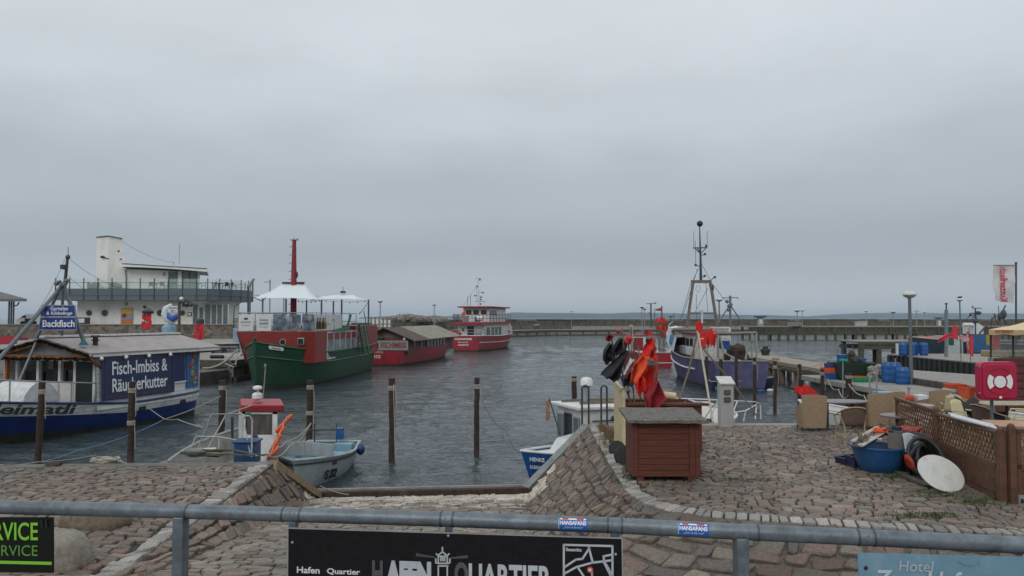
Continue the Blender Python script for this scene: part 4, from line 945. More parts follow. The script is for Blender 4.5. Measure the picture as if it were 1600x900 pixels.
text('Fisch-Imbiss &', O + nrm * .10 + A * .03 + BU * .30, A, BU, 2.75, .50, letterw, bn, bold=.012)
text('Räucherkutter', O + nrm * .10 + A * .03 + BU * -.33, A, BU, 2.75, .50, letterw, bn, bold=.012)
def sidepanel(xa, xb, za, zb, name, m, th=.02, o=.01):
 a = side_pt(xa, za, o); b = side_pt(xb, za, o); c = side_pt(xb, zb, o); d = side_pt(xa, zb, o); n_ = (b - a).cross(d - a).normalized() * th
 m__ = MB(); m__.add([a, b, c, d, a + n_, b + n_, c + n_, d + n_], [(0, 1, 2, 3), (4, 5, 6, 7), (0, 1, 5, 4), (1, 2, 6, 5), (2, 3, 7, 6), (3, 0, 4, 7)]); return m__.build(name, m, t)
sidepanel(-3.25, -3.95, 1.55, 2.72, 'shutter', navy, .04)
sidepanel(-3.22, -4.0, 1.48, 1.54, 'sill', white, .07)
po = sidepanel(-4.05, -5.0, 1.2, 2.82, 'poster', mat('poster_blue', (.02, .10, .32), .5, var=.3), .05)
random.seed(9)
m_ = MB(); cc = [(.30, .04, .02), (.34, .22, .03), (.06, .16, .03), (.38, .25, .08), (.32, .2, .05)]
pm = [mat('food_%s' % n_, c_, .6, var=.5, scale=20) for n_, c_ in zip(('tomato', 'bread', 'salad', 'roll', 'crust'), cc)]
for i in range(14):
 q = side_pt(-4.52 + U(-.2, .2), 2.62 - i * .095, .07); m_ = MB(); m_.ball(q, U(.09, .13), 8, 5, (1, .15, .7), .1); m_.build('food_picture', pm[i % 5], po)
for s_, xc, ww in (('Heimatl', 3.75, 0),):
 zt_ = sh(.76) - .22
 a = f(T(1.45), .92); b = f(T(4.65), .92)
 A2 = (a - b).normalized(); mid = (a + b) / 2; n2_ = A2.cross(V((0, 0, 1))).normalized()
 text('Heimatli', mid + n2_ * .38 + V((0, 0, -.02)), A2, (0, 0, 1), 3.1, .34, letterk, t, bold=.03, shear=.25, th=.02)
m_ = MB()
for x in (-1.6, -3.9): q = f(T(x), .84); m_ = MB(); m_.box(q, (.28, .12, .14)); m_.build('scupper', black, t)
for i in range(4):
 m_ = MB(); m_.ball((.5 - i * 1.1, hwid + .02, zE - .22), .075, 8, 6); m_.build('lamp', mat('bulb', (.7, .68, .6), .3), t, smooth=True)
m_ = MB(); m_.cyl((-.2, 1.35, 3.1), (-.2, 1.35, 3.45), .09, n=10); m_.cyl((-.2, 1.35, 3.42), (-.2, 1.35, 3.5), .17, .15, 10); m_.cyl((-.2, 1.35, 3.3), (-.2, 1.35, 3.34), .15, n=10); m_.build('chimney', mat('flue', (.05, .045, .04), .5, metal=.5), t, smooth=True)
m_ = MB(); n = 10
for i in range(n):
 a0_, a1_ = math.pi * i / n, math.pi * (i + 1) / n
 m_.add([(2.0 - .75 * math.cos(a0_), -.2, .95 + 1.0 * math.sin(a0_)), (2.0 - .75 * math.cos(a1_), -.2, .95 + 1.0 * math.sin(a1_)), (2.0 - .75 * math.cos(a1_), 1.4, .95 + 1.0 * math.sin(a1_)), (2.0 - .75 * math.cos(a0_), 1.4, .95 + 1.0 * math.sin(a0_))], [(0, 1, 2, 3)])
for y in (-.2, 1.4): m_.add([(2.0 - .75 * math.cos(math.pi * i / n), y, .95 + 1.0 * math.sin(math.pi * i / n)) for i in range(n + 1)], [tuple(range(n + 1))])
m_.build('tank', mat('tank_white', (.55, .56, .56), .4, dirt=(.3, .28, .25), damt=.4), t, smooth=True)
pts = [f(T(x), 1) for x in (.55, 1.5, 2.5, 3.5, 4.5, 6)]
m_ = MB(); m_.tube([p + V((0, -.1, .72)) for p in pts], .028, 6)
for p in pts[:-1]: m_.cyl(p + V((0, -.1, 0)), p + V((0, -.1, .72)), .025, n=6)
m_.beam(pts[0] + V((.1, -.1, 0)), pts[0] + V((-.3, -.2, 1.5)), .05, .05); m_.build('railing', greymetal, t)
m_ = MB(); m_.cyl((.95, 1.75, .7), (.95, 1.75, 1.1), .17, .2, 12); m_.build('bucket', mat('terracotta', (.2, .06, .03), .7), t, smooth=True)
m_ = MB(); m_.cyl((1.9, 1.75, .75), (1.9, 1.75, 1.25), .17, n=12); m_.build('bin', bluep, t, smooth=True)
def loc(p): return Matrix.Rotation(-rz, 3, 'Z') @ (V(p) - V((bx, by, WZ)))
tm_ = P(98, 441, 27.5)
m_ = MB()
m_.tube([loc(tm_), loc(P(131, 534, 27.6))], .07, 8); m_.tube([loc(tm_), loc(P(57, 528, 27.3))], .06, 8); m_.tube([loc(tm_ + V((-.1, .3, 0))), loc(P(-6, 566, 24.8))], .065, 8)
m_.tube([loc(P(98, 448, 27.8)), loc(P(97, 524, 27.9))], .05, 8); m_.tube([loc(P(80, 480, 28.5)), loc(P(30, 596, 27))], .05, 8)
mst = m_.build('tripod_mast', steel, t, smooth=True)
m_ = MB(); m_.tube([loc(P(101, 447, 27.6)), loc(P(106, 399, 27.6))], [.06, .045], 8); m_.tube([loc(P(106.5, 400, 27.6)), loc(P(106.6, 386, 27.6))], .012, 5); m_.box(loc(P(100, 417, 27.5)), (.16, .2, .16)); m_.cyl(loc(P(98, 420, 27.5)), loc(P(105, 420, 27.6)), .03)
m_.ball(loc(P(106, 401.5, 27.6)), .09, 6, 4); m_.build('topmast', darksteel, mst)
m_ = MB();
for k in range(6): m_.ball(loc(P(96 + U(-8, 8), 441 + U(-3, 3), 27.5)), U(.05, .1), 6, 4)
m_.ball(loc(P(98.5, 445, 27.4)), .09, 8, 5); m_.build('light_cluster', mat('lamp_grey', (.12, .12, .12), .5), mst)
m_ = MB(); m_.lathe(loc(P(130.5, 537, 27.6)), [(.16, -.06), (.13, .02), (.06, .12)], 10); m_.build('foot', mat('teal', (.02, .14, .16), .6), mst)
def sign2(x0, x1, x2, x3, y0, y1, nm):
 Yp = 26.9; q = [P(x2, y1, Yp), P(x3, y1, Yp), P(x1, y0, Yp), P(x0, y0, Yp)]
 s_ = thing(nm[0], nm[1], 'sign', ((q[0] + q[1]) / 2))
 m__ = MB(); off = V((0, -.04, 0)); vs = q + [v + off for v in q]
 m__.add([v.copy() for v in vs], [(0, 1, 2, 3), (7, 6, 5, 4), (0, 4, 5, 1), (1, 5, 6, 2), (2, 6, 7, 3), (3, 7, 4, 0)])
 m__.build('panel', mat('sign_blue', (.012, .05, .25), .45, var=.08), s_, world=True)
 m__ = MB(); vs = [v + V((0, -.05, 0)) for v in q]
 for a, b in zip(vs, vs[1:] + vs[:1]): m__.beam(a, b, .02, .03)
 m__.build('frame', greymetal, s_, world=True); return s_
s1 = sign2(67, 118, 65, 120, 477, 494.5, ('snack_sign', 'upper blue sign reading Garnelen and Kibbelinge on the tripod mast'))
c_ = P(93, 482, 26.8); text('Garnelen', c_ + V((0, -.01, 0)), (1, 0, 0), (0, 0, 1), .62, .14, letterw, s1, world=True, bold=.01)
c_ = P(93, 490, 26.8); text('& Kibbelinge', c_ + V((0, -.01, 0)), (1, 0, 0), (0, 0, 1), .92, .15, letterw, s1, world=True, bold=.01)
s2 = sign2(65, 120, 62, 121, 496, 515.5, ('snack_sign', 'lower blue sign reading Backfisch on the tripod mast'))
c_ = P(92, 505.5, 26.8); text('Backfisch', c_ + V((0, -.01, 0)), (1, 0, 0), (0, 0, 1), 1.14, .25, letterw, s2, world=True, bold=.02)
m_ = MB(); m_.beam(P(-60, 533, 33), P(26, 530, 33), 1.6, .12); m_.beam(P(-60, 534, 32.2), P(26, 531, 32.2), .05, .35); tag(m_.build('awning', mat('awning_red', (.36, .03, .05), .8)), 'red awning edge behind the cutter roof at the far left', 'awning')
for a, b, sg in ((P(106, 402, 27.6), P(210, 452, 36), .3), (P(106, 430, 27.6), P(160, 455, 34), .25), (P(102, 404, 27.6), P(48, 500, 26), .2)):
 m_ = MB(); m_.tube([loc(q_) for q_ in catenary(a, b, sg)], .008, 4); m_.build('stay', darksteel, mst)
# fish figure, marker flags and mushroom lights on the wall left
t = thing('fish_figure', 'blue and white standing fish figure holding a small sign behind the cutter roof', 'figure', P(268, 512, 58))
Yf = 58
m_ = MB(); pth = [P(268, 476, Yf), P(260, 482, Yf), P(258, 490, Yf), P(262, 498, Yf), P(270, 503, Yf), P(278, 498, Yf)]
m_.tube(pth, [.12, .26, .30, .32, .24, .08], 10); m_.build('body', mat('figure_white', (.6, .62, .65), .5), t, world=True, smooth=True)
m_ = MB(); m_.tube([P(262, 489, Yf - .35), P(264, 495, Yf - .4), P(270, 498, Yf - .42), P(277, 494, Yf - .35), P(279, 490, Yf - .2)], [.08, .2, .26, .2, .06], 8); m_.build('back', mat('figure_blue', (.02, .09, .36), .5), t, world=True, smooth=True)
m_ = MB(); a = P(263, 478, Yf - .4); b = P(278, 488, Yf - .4); m_.bb((a.x, Yf - .45, b.z), (b.x, Yf - .4, a.z)); sg = m_.build('sign', white, t, world=True)
text('Räucherfisch', P(270.5, 481, Yf - .47), (1, 0, 0), (0, 0, 1), .62, .12, navy, t, world=True); text('Brot', P(270.5, 485.5, Yf - .47), (1, 0, 0), (0, 0, 1), .3, .12, navy, t, world=True)
m_ = MB(); m_.lathe(P(264, 521, Yf), [(.5, 0), (.5, .5), (.25, .75)], 12); m_.build('base', ltblue, t, world=True, smooth=True)
t = thing('timber_mast', 'grey post with a cluster of dark deck lamps right of the fish figure', 'mast', P(280, 520, 56))
m_ = MB(); m_.tube([P(280, 530, 56), P(280, 466, 56)], .11, 8); m_.build('post', woodg, t, world=True)
m_ = MB(); random.seed(8)
for k in range(9): m_.ball(P(291 + U(-8, 8), 473 + U(-4, 4), 56), U(.1, .25), 6, 4, jit=.2)
m_.beam(P(262, 471.5, 56), P(296, 471.5, 56), .08, .08); m_.build('lamp_cluster', darksteel, t, world=True)
m_ = MB(); m_.ball(P(283.5, 467, 56), .16, 8, 6); m_.build('lamp', white, t, world=True, smooth=True)
def flagsheet(m_, p, dx, dz, seed, sway=.25, nx=8, nz=8, d=V((1, 0, 0))):
 """cloth hanging from p, spreading dx along d and dz down, creased"""
 random.seed(seed); o1, o2 = U(0, 9), U(0, 9); perp = V((-d.y, d.x, 0))
 def fn(a, b):
  s_ = math.sin(a * 7 + o1 + b * 2) * sway * a * .35 * dx + noise.noise(V((a * 2.5 + o1, b * 2.5 + o2, seed))) * .12 * dx
  return V(p) + d * (dx * a * (1 - .12 * b)) + V((0, 0, -dz * b - abs(dx) * .35 * a * a + .06 * dx * math.sin(b * 9 + o2) * a)) + perp * s_
 m_.grid(fn, nx, nz)
for (px, py, lab) in ((229, 488, 'red marker flag bundle with a dark cap left of the fish figure'), (311, 504, 'red marker flag bundle leaning at the wall right of the fish figure')):
 t = thing('flag_bundle', lab, 'flags', P(px, py + 30, 45), 0, 'red marker flags at the left wall')
 m_ = MB()
 for k in range(4): m_.tube([P(px + (k - 1.5) * 3 + 1, py + 27, 45), P(px + (k - 1.5) * 2.2, py, 45)], .03, 5)
 m_.build('pole', wood, t, world=True)
 for k, (ax, ay, w_, h_) in enumerate(((-7, 3, .38, .3), (1, 1, .28, .42), (-8, 14, .42, .38), (3, 12, .2, .45))):
  m_ = MB(); flagsheet(m_, P(px + ax, py + ay, 44.8 - k * .06), w_, h_, 20 + k + px); m_.build('flag', mat('marker_red', (.55, .02, .03), .8), t, world=True, smooth=True)
 m_ = MB(); m_.lathe(P(px + 2, py - 2, 44.9), [(.30 if px < 300 else .2, -.16), (.34 if px < 300 else .22, -.02), (.2, .12), (.08, .2)], 12); m_.build('cap', darksteel, t, world=True, smooth=True)
m_ = MB(); m_.ball(P(226, 479, 46), .11, 8, 6); m_.tube([P(226, 480, 46), P(228, 500, 46)], .015, 4); tag(m_.build('ball_marker', black, smooth=True), 'small black ball on a thin stick above the left red flag bundle', 'marker')
t = thing('menu_board', 'black menu board with white writing on the ledge left of the green ship', 'sign', P(353, 568, 46))
m_ = MB(); a = P(331, 538, 46); b = P(374, 552, 46); m_.plate([(0, 0), (b.x - a.x, .05), (b.x - a.x, a.z - b.z + .05), (0, a.z - b.z)], (a.x, 46, b.z), (1, 0, 0), (0, 0, 1), .05); m_.build('panel', black, t, world=True)
text('Kommen Sie unser Fischerboot', P(353, 541.5, 45.9), (1, 0, 0), (0, 0, 1), 1.45, .10, letterw, t, world=True)
for k in range(3):
 text('Fisch im Brot', P(340, 545.5 + k * 2.2, 45.9), (1, 0, 0), (0, 0, 1), .5 - k * .06, .05, letterw, t, world=True); text('warm und kalt', P(361, 545.5 + k * 2.2, 45.9), (1, 0, 0), (0, 0, 1), .55 - k * .05, .05, letterw, t, world=True)
m_ = MB(); a = P(331, 536, 46.1); b = P(377, 536, 46.1); m_.beam(a, b, .05, .05); m_.beam(b, P(377, 556, 46.1), .07, .07); m_.beam(a, P(331, 556, 46.1), .05, .05); m_.beam(P(331, 555, 46), P(377, 555, 46), .4, .08); m_.build('frame', white, t, world=True)
m_ = MB(); m_.tube(catenary(P(316, 575, 44), P(372, 545, 45), .35), .06, 6); m_.tube(catenary(P(372, 545, 45), P(368, 570, 44), .1), .03, 6); tag(m_.build('mooring_hawser', rope), 'thick pale hawser sagging from the green bow to the ledge', 'rope')
m_ = MB(); m_.tube([P(352, 568, 44), P(366, 574, 43.6)], .04, 6); m_.tube([P(356, 576, 44), P(366, 568, 43.6)], .04, 6); tag(m_.build('anchor', greymetal), 'pale anchor hanging below the green bow', 'anchor')
m_ = MB()
for k in range(5): m_.lathe(P(332 + k * 3.6, 557.5, 45.5), [(.12, -.1), (.18, 0), (.12, .1)], 8)
tag(m_.build('tyre_fender', blackrub, smooth=True), 'row of black rubber fenders lying on the ledge beside the menu board', 'fender')
# green ship
gz0 = 42.4
ax0, ax1 = V((-14.75, gz0, 0)), V((-13.5, 62, 0)); gd = (ax0 - ax1).normalized(); gl_ = (ax0 - ax1).length
ax0.x += .35; ax1.x += .35
t = gs = thing('restaurant_ship', 'dark green ship with a red superstructure, white banners and a red mast', 'ship', ((ax0 + ax1) / 2 + V((0, 0, WZ))), math.atan2(gd.y, gd.x))
def sh2(t): return 2.05 + .75 * max(0, (t - .72) / .28) ** 1.6 + .15 * max(0, (.2 - t) / .2)
f2, w2 = hullfn(gl_, 5.1, sh2, -1.2, .78, .5, 3.4, .5, (.20, .42), sternround=.5)
gr = mat('green_hull', (.007, .060, .027), .45, var=.3, scale=1.5, dirt=(.05, .038, .022), damt=.85, dscale=1.6, dst=(2.4, 2.4, .16))
make_hull(t, f2, [('waterline_grime', 0, .41, algae), ('hull', .41, 1, gr)], nt=36, deck=lambda t: 1.5, deckm=wood, rail=.06, railm=mat('green_rail', (.008, .08, .03), .4))
m_ = MB()
for side in (1, -1): m_.tube([f2(i / 30, .80, side) + V((0, side * .03, 0)) for i in range(31)], .05, 6)
m_.build('rubbing_strake', mat('strake', (.012, .11, .05), .5), t)
m_ = MB(); m_.tube([f2(1, 1) + V((.05, 0, .25)), f2(1, .75) + V((.05, 0, 0)), f2(1, .4) + V((.03, 0, 0))], .1, 6); m_.build('stem', gr, t)
ir = Matrix.Rotation(-t.rotation_euler.z, 3, 'Z')
def gloc(p): return ir @ (V(p) - t.location)
H2 = gl_ / 2; zt2 = 1.98 - WZ
xf = H2 - 2.9; xm = H2 - 12.4; xr = -H2 + .8; wy = 2.35
m_ = MB(); base = [(xf - 1.0, -2.2), (xf, -1.2), (xf, 1.3), (xf - .5, wy), (xm, wy), (xm, -wy)]
top = [(xf - 1.0, -wy - .1), (xf + .15, -2.3), (xf + .15, 1.7), (xf - .2, wy + .05), (xm, wy + .05), (xm, -wy - .1)]
n = len(base); m_.add([(x, y, 1.45) for x, y in base] + [(x, y, zt2) for x, y in top], [tuple(range(n))[::-1], tuple(range(n, 2 * n))] + [(i, (i + 1) % n, n + (i + 1) % n, n + i) for i in range(n)])
m_.bb((xr, -wy, 1.45), (xm - .003, wy, zt2 + .25))
redsup = mat('red_superstructure', (.235, .024, .018), .5, var=.12, scale=2, dirt=(.10, .04, .03), damt=.85, dscale=1.6, dst=(2.4, 2.4, .16))
m_.build('superstructure', redsup, t)
for yy, r_, zz in ((.55, .2, 2.72),):
 m_ = MB(); m_.cyl((xf + .06, yy, zz), (xf + .14, yy, zz), r_, n=18); w_ = m_.build('porthole', greymetal, t, smooth=True)
 m_ = MB(); m_.cyl((xf + .10, yy, zz), (xf + .155, yy, zz), r_ * .75, n=18); m_.build('pane', glassd, w_)
m_ = MB(); m_.bb((xf + .04, 1.42, 2.55), (xf + .14, 1.85, 2.98)); w_ = m_.build('window', greymetal, t, bevel=.05)
m_ = MB(); m_.bb((xf + .1, 1.48, 2.61), (xf + .155, 1.79, 2.92)); m_.build('pane', glassd, w_)
m_ = MB(); m_.bb((xm + .1, wy - .03, 1.6), (xf - 2.6, wy + .035, 3.2)); w_ = m_.build('window', mat('strip_glass', (.20, .22, .24), .12, var=.5, scale=1.5), t)
m_ = MB()
for k in range(6): x = xm + .1 + (xf - 2.7 - xm) * k / 5; m_.bb((x - .05, wy - .02, 1.6), (x + .05, wy + .07, 3.25))
m_.bb((xm + .1, wy - .02, 1.55), (xf - 2.6, wy + .065, 1.62)); m_.bb((xm + .1, wy - .02, 3.2), (xf - 2.6, wy + .065, 3.28)); m_.build('frame', white, w_)
for x in (xm - .9, xm - 1.6):
 m_ = MB(); m_.bb((x - .2, wy - .02, 2.3), (x + .2, wy + .03, 2.9)); w_ = m_.build('window', glassd, t)
 m_ = MB(); m_.bb((x - .25, wy - .02, 2.25), (x + .25, wy + .02, 2.29)); m_.build('sill', white, w_)
m_ = MB(); m_.beam((xm - .8, wy + .4, 1.6), (xm + .7, wy + .4, zt2 + .4), .12, .3); m_.beam((xm - .8, wy + .75, 1.6), (xm + .7, wy + .75, zt2 + .4), .08, .2)
for k in range(9): q = V((xm - .8, wy + .57, 1.6)).lerp(V((xm + .7, wy + .57, zt2 + .4)), k / 8); m_.box(q, (.25, .35, .03))
m_.beam((xm - .8, wy + .75, 2.5), (xm + .7, wy + .75, zt2 + 1.3), .05, .05); m_.build('stairs', mat('green_stair', (.015, .22, .12), .5), t)
q = f2(.965, .97, 1); q2 = f2(.93, .97, 1); A_ = (q2 - q).normalized();
m_ = MB(); c_ = (q + q2) / 2 + A_.cross(V((0, 0, 1))) * .05 + V((0, 0, -.06)); m_.plate([(-.45, -.1), (.45, -.1), (.52, 0), (.45, .1), (-.45, .1), (-.52, 0)], c_, A_, V((0, 0, 1)), .03); nb = m_.build('name_board', white, t)
text('Hecht', c_ + A_.cross(V((0, 0, 1))) * .04, A_, (0, 0, 1), .6, .1, letterk, nb)
deckp = [V((x, y, zt2)) for x, y in ((xm, -wy), (xf - .9, -wy - .05), (xf + .1, -2.2), (xf + .1, 1.7), (xf - .25, wy), (xm, wy))]
railing(t, [p + V((0, 0, .02)) for p in deckp], 1.12, 26, .025, 2, greymetal)
def bannerseg(a, b, m, name='banner', z0=.06, z1=1.05, o=.05):
 a, b = V(a), V(b); d = (b - a).normalized(); n_ = V((-d.y, d.x, 0)) * -1
 m__ = MB(); m__.plate([(0, z0), ((b - a).length, z0), ((b - a).length, z1), (0, z1)], a + n_ * o, d, V((0, 0, 1)), .012); return m__.build(name, m, t)
bw = mat('banner_white', (.60, .61, .60), .6, var=.06)
F0, F1 = V((xf + .1, -2.2, zt2)), V((xf + .1, 1.7, zt2)); S1 = V((xf - .25, wy, zt2)); S2 = V((xm, wy, zt2)); Cn = V((xf - .9, -wy - .05, zt2))
Lf = (F1 - F0).length; df = (F1 - F0) / Lf
b1 = bannerseg(F0 + df * .05, F0 + df * .95, bw); text('Sommerwein', F0 + df * .5 + V((.10, 0, .6)), (0, 1, 0), (0, 0, 1), .6, .09, letterk, b1); text('frisch gezapft', F0 + df * .5 + V((.10, 0, .4)), (0, 1, 0), (0, 0, 1), .5, .06, letterk, b1)
m_ = MB(); m_.ball(F0 + df * .5 + V((.07, 0, .78)), .14, 10, 5, (.1, 1, .45)); m_.build('emblem', letterk, b1)
b1 = bannerseg(F0 + df * 1.15, F0 + df * 2.05, bw); text('KÜCHE', F0 + df * 1.6 + V((.10, 0, .72)), (0, 1, 0), (0, 0, 1), .5, .12, letterk, b1); text('AN BORD', F0 + df * 1.6 + V((.10, 0, .5)), (0, 1, 0), (0, 0, 1), .55, .12, letterk, b1)
text('warme Speisen', F0 + df * 1.6 + V((.10, 0, .3)), (0, 1, 0), (0, 0, 1), .5, .06, letterk, b1)
pic = mat('photo_print', (.10, .13, .16), .6, var=1.0, scale=3, dirt=(.5, .52, .55), damt=.9, dscale=2.5)
bannerseg(F0 + df * 2.15, F0 + df * 3.1, pic); bannerseg(F0 + df * 3.12, F1 - df * .05, pic)
Ls = (S2 - S1).length; ds = (S2 - S1) / Ls
bannerseg(F1, S1, pic)
segs = [(0, .11, 'b'), (.12, .22, 'b'), (.23, .32, 'w'), (.33, .41, 'w'), (.43, .6, 'w')]
for k, (u0, u1, kd) in enumerate(segs):
 a = S1 + ds * Ls * u0 + V((0, .05, 0)); b = S1 + ds * Ls * u1 + V((0, .05, 0)); bb_ = bannerseg(a, b, bw, o=-.03)
 if kd == 'b':
  for j in (-.22, .22):
   c_ = (a + b) / 2 + ds * j + V((0, .05, 0)); m_ = MB(); m_.lathe(c_ + V((0, 0, .15)), [(.09, 0), (.09, .38), (.035, .52), (.035, .7)], 8); m_.build('bottle_print', mat('bottle_print', (.05, .03, .01), .4) if j < 0 or k == 0 else mat('amber_print', (.4, .18, .02), .4), bb_)
 elif k == 2: text('PILS', (a + b) / 2 + V((0, .06, .45)), ds, (0, 0, 1), .5, .08, letterk, bb_)
 elif k == 3: text('GRILL', (a + b) / 2 + V((0, .06, .7)), ds, (0, 0, 1), .45, .09, letterk, bb_)
m_ = MB(); a = S1 + ds * Ls * .36 + V((0, .12, -.05)); m_.plate([(0, 0), (3.2, .0), (4.2, 1.1), (3.9, 1.15), (2.9, .28), (0, .12)], a, ds, V((0, 0, 1)), .05); m_.build('green_trim', mat('trim_green', (.012, .18, .10), .5), t)
mz = gloc(P(458.5, 490, 50.5)); zTop = gloc(P(459.5, 374.5, 50.5)).z
m_ = MB(); m_.tube([(mz.x, mz.y, 1.5), (mz.x, mz.y, zt2 + 3), (mz.x, mz.y, zTop)], [.22, .20, .13], 10); mst = m_.build('mast', mat('mast_red', (.22, .016, .02), .5, var=.2), t, smooth=True)
m_ = MB()
for k in range(9): z = zt2 + 1.2 + k * .55; m_.cyl((mz.x, mz.y - .35, z), (mz.x, mz.y - .1, z), .02, n=5)
m_.build('rung', darksteel, mst)
m_ = MB(); zy = gloc(P(459, 442, 50.5)).z; m_.beam((mz.x, mz.y - .78, zy), (mz.x, mz.y + .72, zy), .12, .12); m_.build('yard', mat('brown_spar', (.06, .025, .02), .7), mst)
m_ = MB(); m_.beam((mz.x, mz.y - .25, zTop - .02), (mz.x, mz.y + .27, zTop - .02), .1, .06); m_.cyl((mz.x, mz.y - .02, zTop), (mz.x, mz.y - .02, zTop + .16), .02); m_.cyl((mz.x, mz.y + .2, zTop), (mz.x, mz.y + .2, zTop + .12), .02); m_.ball((mz.x, mz.y + .2, zy + .55), .14, 8, 5, (1, .6, 1.6)); m_.build('light_bracket', darksteel, mst)
def canopy(tl, tr, pts, name, sag):
 m__ = MB(); tl, tr = V(tl), V(tr)
 rings = []; n_ = 6
 cs = [tl, tl, tr, tr]
 for e in range(4):
  a, b = V(pts[e]), V(pts[(e + 1) % 4]); ca_, cb_ = cs[e], cs[(e + 1) % 4]
  def fn(u, v, a=a, b=b, ca_=ca_, cb_=cb_):
   top_ = ca_.lerp(cb_, u); bot = a.lerp(b, u); ctr = (sum((V(q_) for q_ in pts), V()) / 4)
   bot = bot.lerp(V((ctr.x, ctr.y, bot.z)), .22 * 4 * u * (1 - u)); bot.z += .12 * 4 * u * (1 - u)
   p_ = top_.lerp(bot, v); p_.z -= sag * 4 * v * (1 - v) * .5; return p_
  m__.grid(fn, 8, 8)
 return m__.build(name, mat('canopy_cloth', (.62, .67, .68), .8, var=.05), t, smooth=True, solid=.01)
canopy(gloc(P(440, 443.5, 50.5)), gloc(P(476, 443.5, 50.5)), [gloc(P(395, 467, 46)), gloc(P(394, 462, 54)), gloc(P(499, 463, 55)), gloc(P(507, 469, 48))], 'canopy', .45)
canopy(gloc(P(535, 460.5, 53)), gloc(P(553, 460.5, 53)), [gloc(P(483, 469.5, 49.5)), gloc(P(505, 463, 57)), gloc(P(560, 464.5, 58)), gloc(P(575, 469, 51))], 'canopy', .2)
m_ = MB()
for px, py, Yc in ((390.5, 467, 47), (410.5, 466, 46.3), (447, 467, 52), (502.5, 467, 50), (479, 469, 55), (534, 468, 54), (576, 468, 53), (521, 470, 57)):
 a = gloc(P(px, py, Yc)); m_.cyl((a.x, a.y, zt2 if px < 515 else zt2 + .2), a, .06, n=6)
a = gloc(P(410.5, 471, 46.3)); m_.beam(a, gloc(P(396, 464.5, 46.3)), .05, .05); m_.beam(a, gloc(P(415.5, 465, 46.3)), .05, .05)
m_.build('canopy_post', steel, t)
m_ = MB()
for a, b in ((P(503, 469, 50), P(576, 469, 52)), (P(576, 469, 52), P(560, 490, 52)), (P(463, 469, 51), P(503, 468, 50))):
 pts = catenary(gloc(a), gloc(b), .12, 12); m_.tube(pts, .01, 4)
 for p in pts[1:-1:2]: m_.ball(p + V((0, 0, -.06)), .045, 6, 4)
m_.build('light_string', mat('string_lights', (.15, .14, .10), .5), t)
m_ = MB(); a = gloc(P(536, 456.5, 53)); m_.box(a, (.3, .3, .16)); m_.cyl(a, a + V((0, 0, .35)), .02); m_.build('beacon', darksteel, t)
# red snack ship FISCHIMBISS
a0_, a1_ = V((-11.2, 65.5, 0)), V((-8.0, 84, 0)); d_ = (a1_ - a0_).normalized(); L_ = (a1_ - a0_).length + 1.5
t = fs = thing('snack_ship', 'low red snack ship with a brown roof and a grey sign reading Fischimbiss', 'ship', ((a0_ + d_ * L_ / 2) + V((0, 0, WZ))), math.atan2(d_.y, d_.x))
def sh3(t): return 1.35 + .35 * max(0, (t - .7) / .3) ** 1.5 + .05
f3, w3 = hullfn(L_, 4.6, sh3, -1.0, .80, .4, 3.2, .6, (.22, .4))
make_hull(t, f3, [('waterline_grime', 0, .48, algae), ('hull', .48, 1, redp)], nt=30, deck=lambda t: .95, deckm=wood, rail=.05, railm=mat('rail_red', (.3, .02, .02), .5))
H3 = L_ / 2; zE3 = 2.19; zR3 = 3.32; W3 = 3.25
m_ = MB(); m_.bb((-H3 + .9, -2.0, .95), (H3 - 3.5, 2.0, zE3 + .25)); m_.build('cabin', mat('brown_cabin', (.13, .05, .03), .7, var=.3), t)
rfm = [mat('brown_roof', (.085, .06, .05), .85, var=.3, scale=3), mat('corrugated_roof', (.24, .225, .17), .8, var=.3, scale=2, dirt=(.12, .12, .09), damt=.6)]
for (xa, xb, zo, m) in ((-H3 + .3, -H3 + 5.6, 0, rfm[0]), (-H3 + 5.0, H3 - 3.0, .06, rfm[1])):
 m_ = MB()
 k = int((xb - xa) / .3)
 for i in range(k):
  x_0 = xa + (xb - xa) * i / k; x_1 = xa + (xb - xa) * (i + 1) / k - .03
  for side in (1, -1):
   m_.add([(x_0, 0, zR3 + zo), (x_1, 0, zR3 + zo), (x_1, side * W3 * .86, zE3 + zo), (x_0, side * W3 * .86, zE3 + zo), (x_0, 0, zR3 + zo - .06), (x_1, 0, zR3 + zo - .06), (x_1, side * W3 * .86, zE3 + zo - .06), (x_0, side * W3 * .86, zE3 + zo - .06)], [(0, 1, 2, 3), (7, 6, 5, 4), (0, 4, 5, 1), (1, 5, 6, 2), (2, 6, 7, 3), (3, 7, 4, 0)])
 for side in (1, -1):
  m_.add([(xa, 0, zR3 + zo - .03), (xb, 0, zR3 + zo - .03), (xb, side * W3 * .86, zE3 + zo - .03), (xa, side * W3 * .86, zE3 + zo - .03)], [(0, 1, 2, 3)])
 m_.build('roof', m, t)
m_ = MB(); m_.add([(-H3 + 1.0, -2.6, zE3), (-H3 + 1.0, 2.6, zE3), (-H3 + 1.0, 0, zR3 - .08)], [(0, 1, 2)]); m_.build('gable', wood, t)
sy = -2.0
for i in range(6):
 x = -H3 + 6.6 + i * 1.15
 m_ = MB(); m_.bb((x, sy - .06, 1.35), (x + .95, sy + .02, 2.35)); w_ = m_.build('window', glassm, t)
 m_ = MB(); m_.bb((x - .1, sy - .1, 1.3), (x - .02, sy, 2.4)); m_.build('frame', darksteel, w_)
for x in (-H3 + 2.4, -H3 + 4.6):
 m_ = MB(); m_.bb((x, sy - .05, 1.5), (x + .5, sy + .02, 2.2)); m_.build('window', glassd, t)
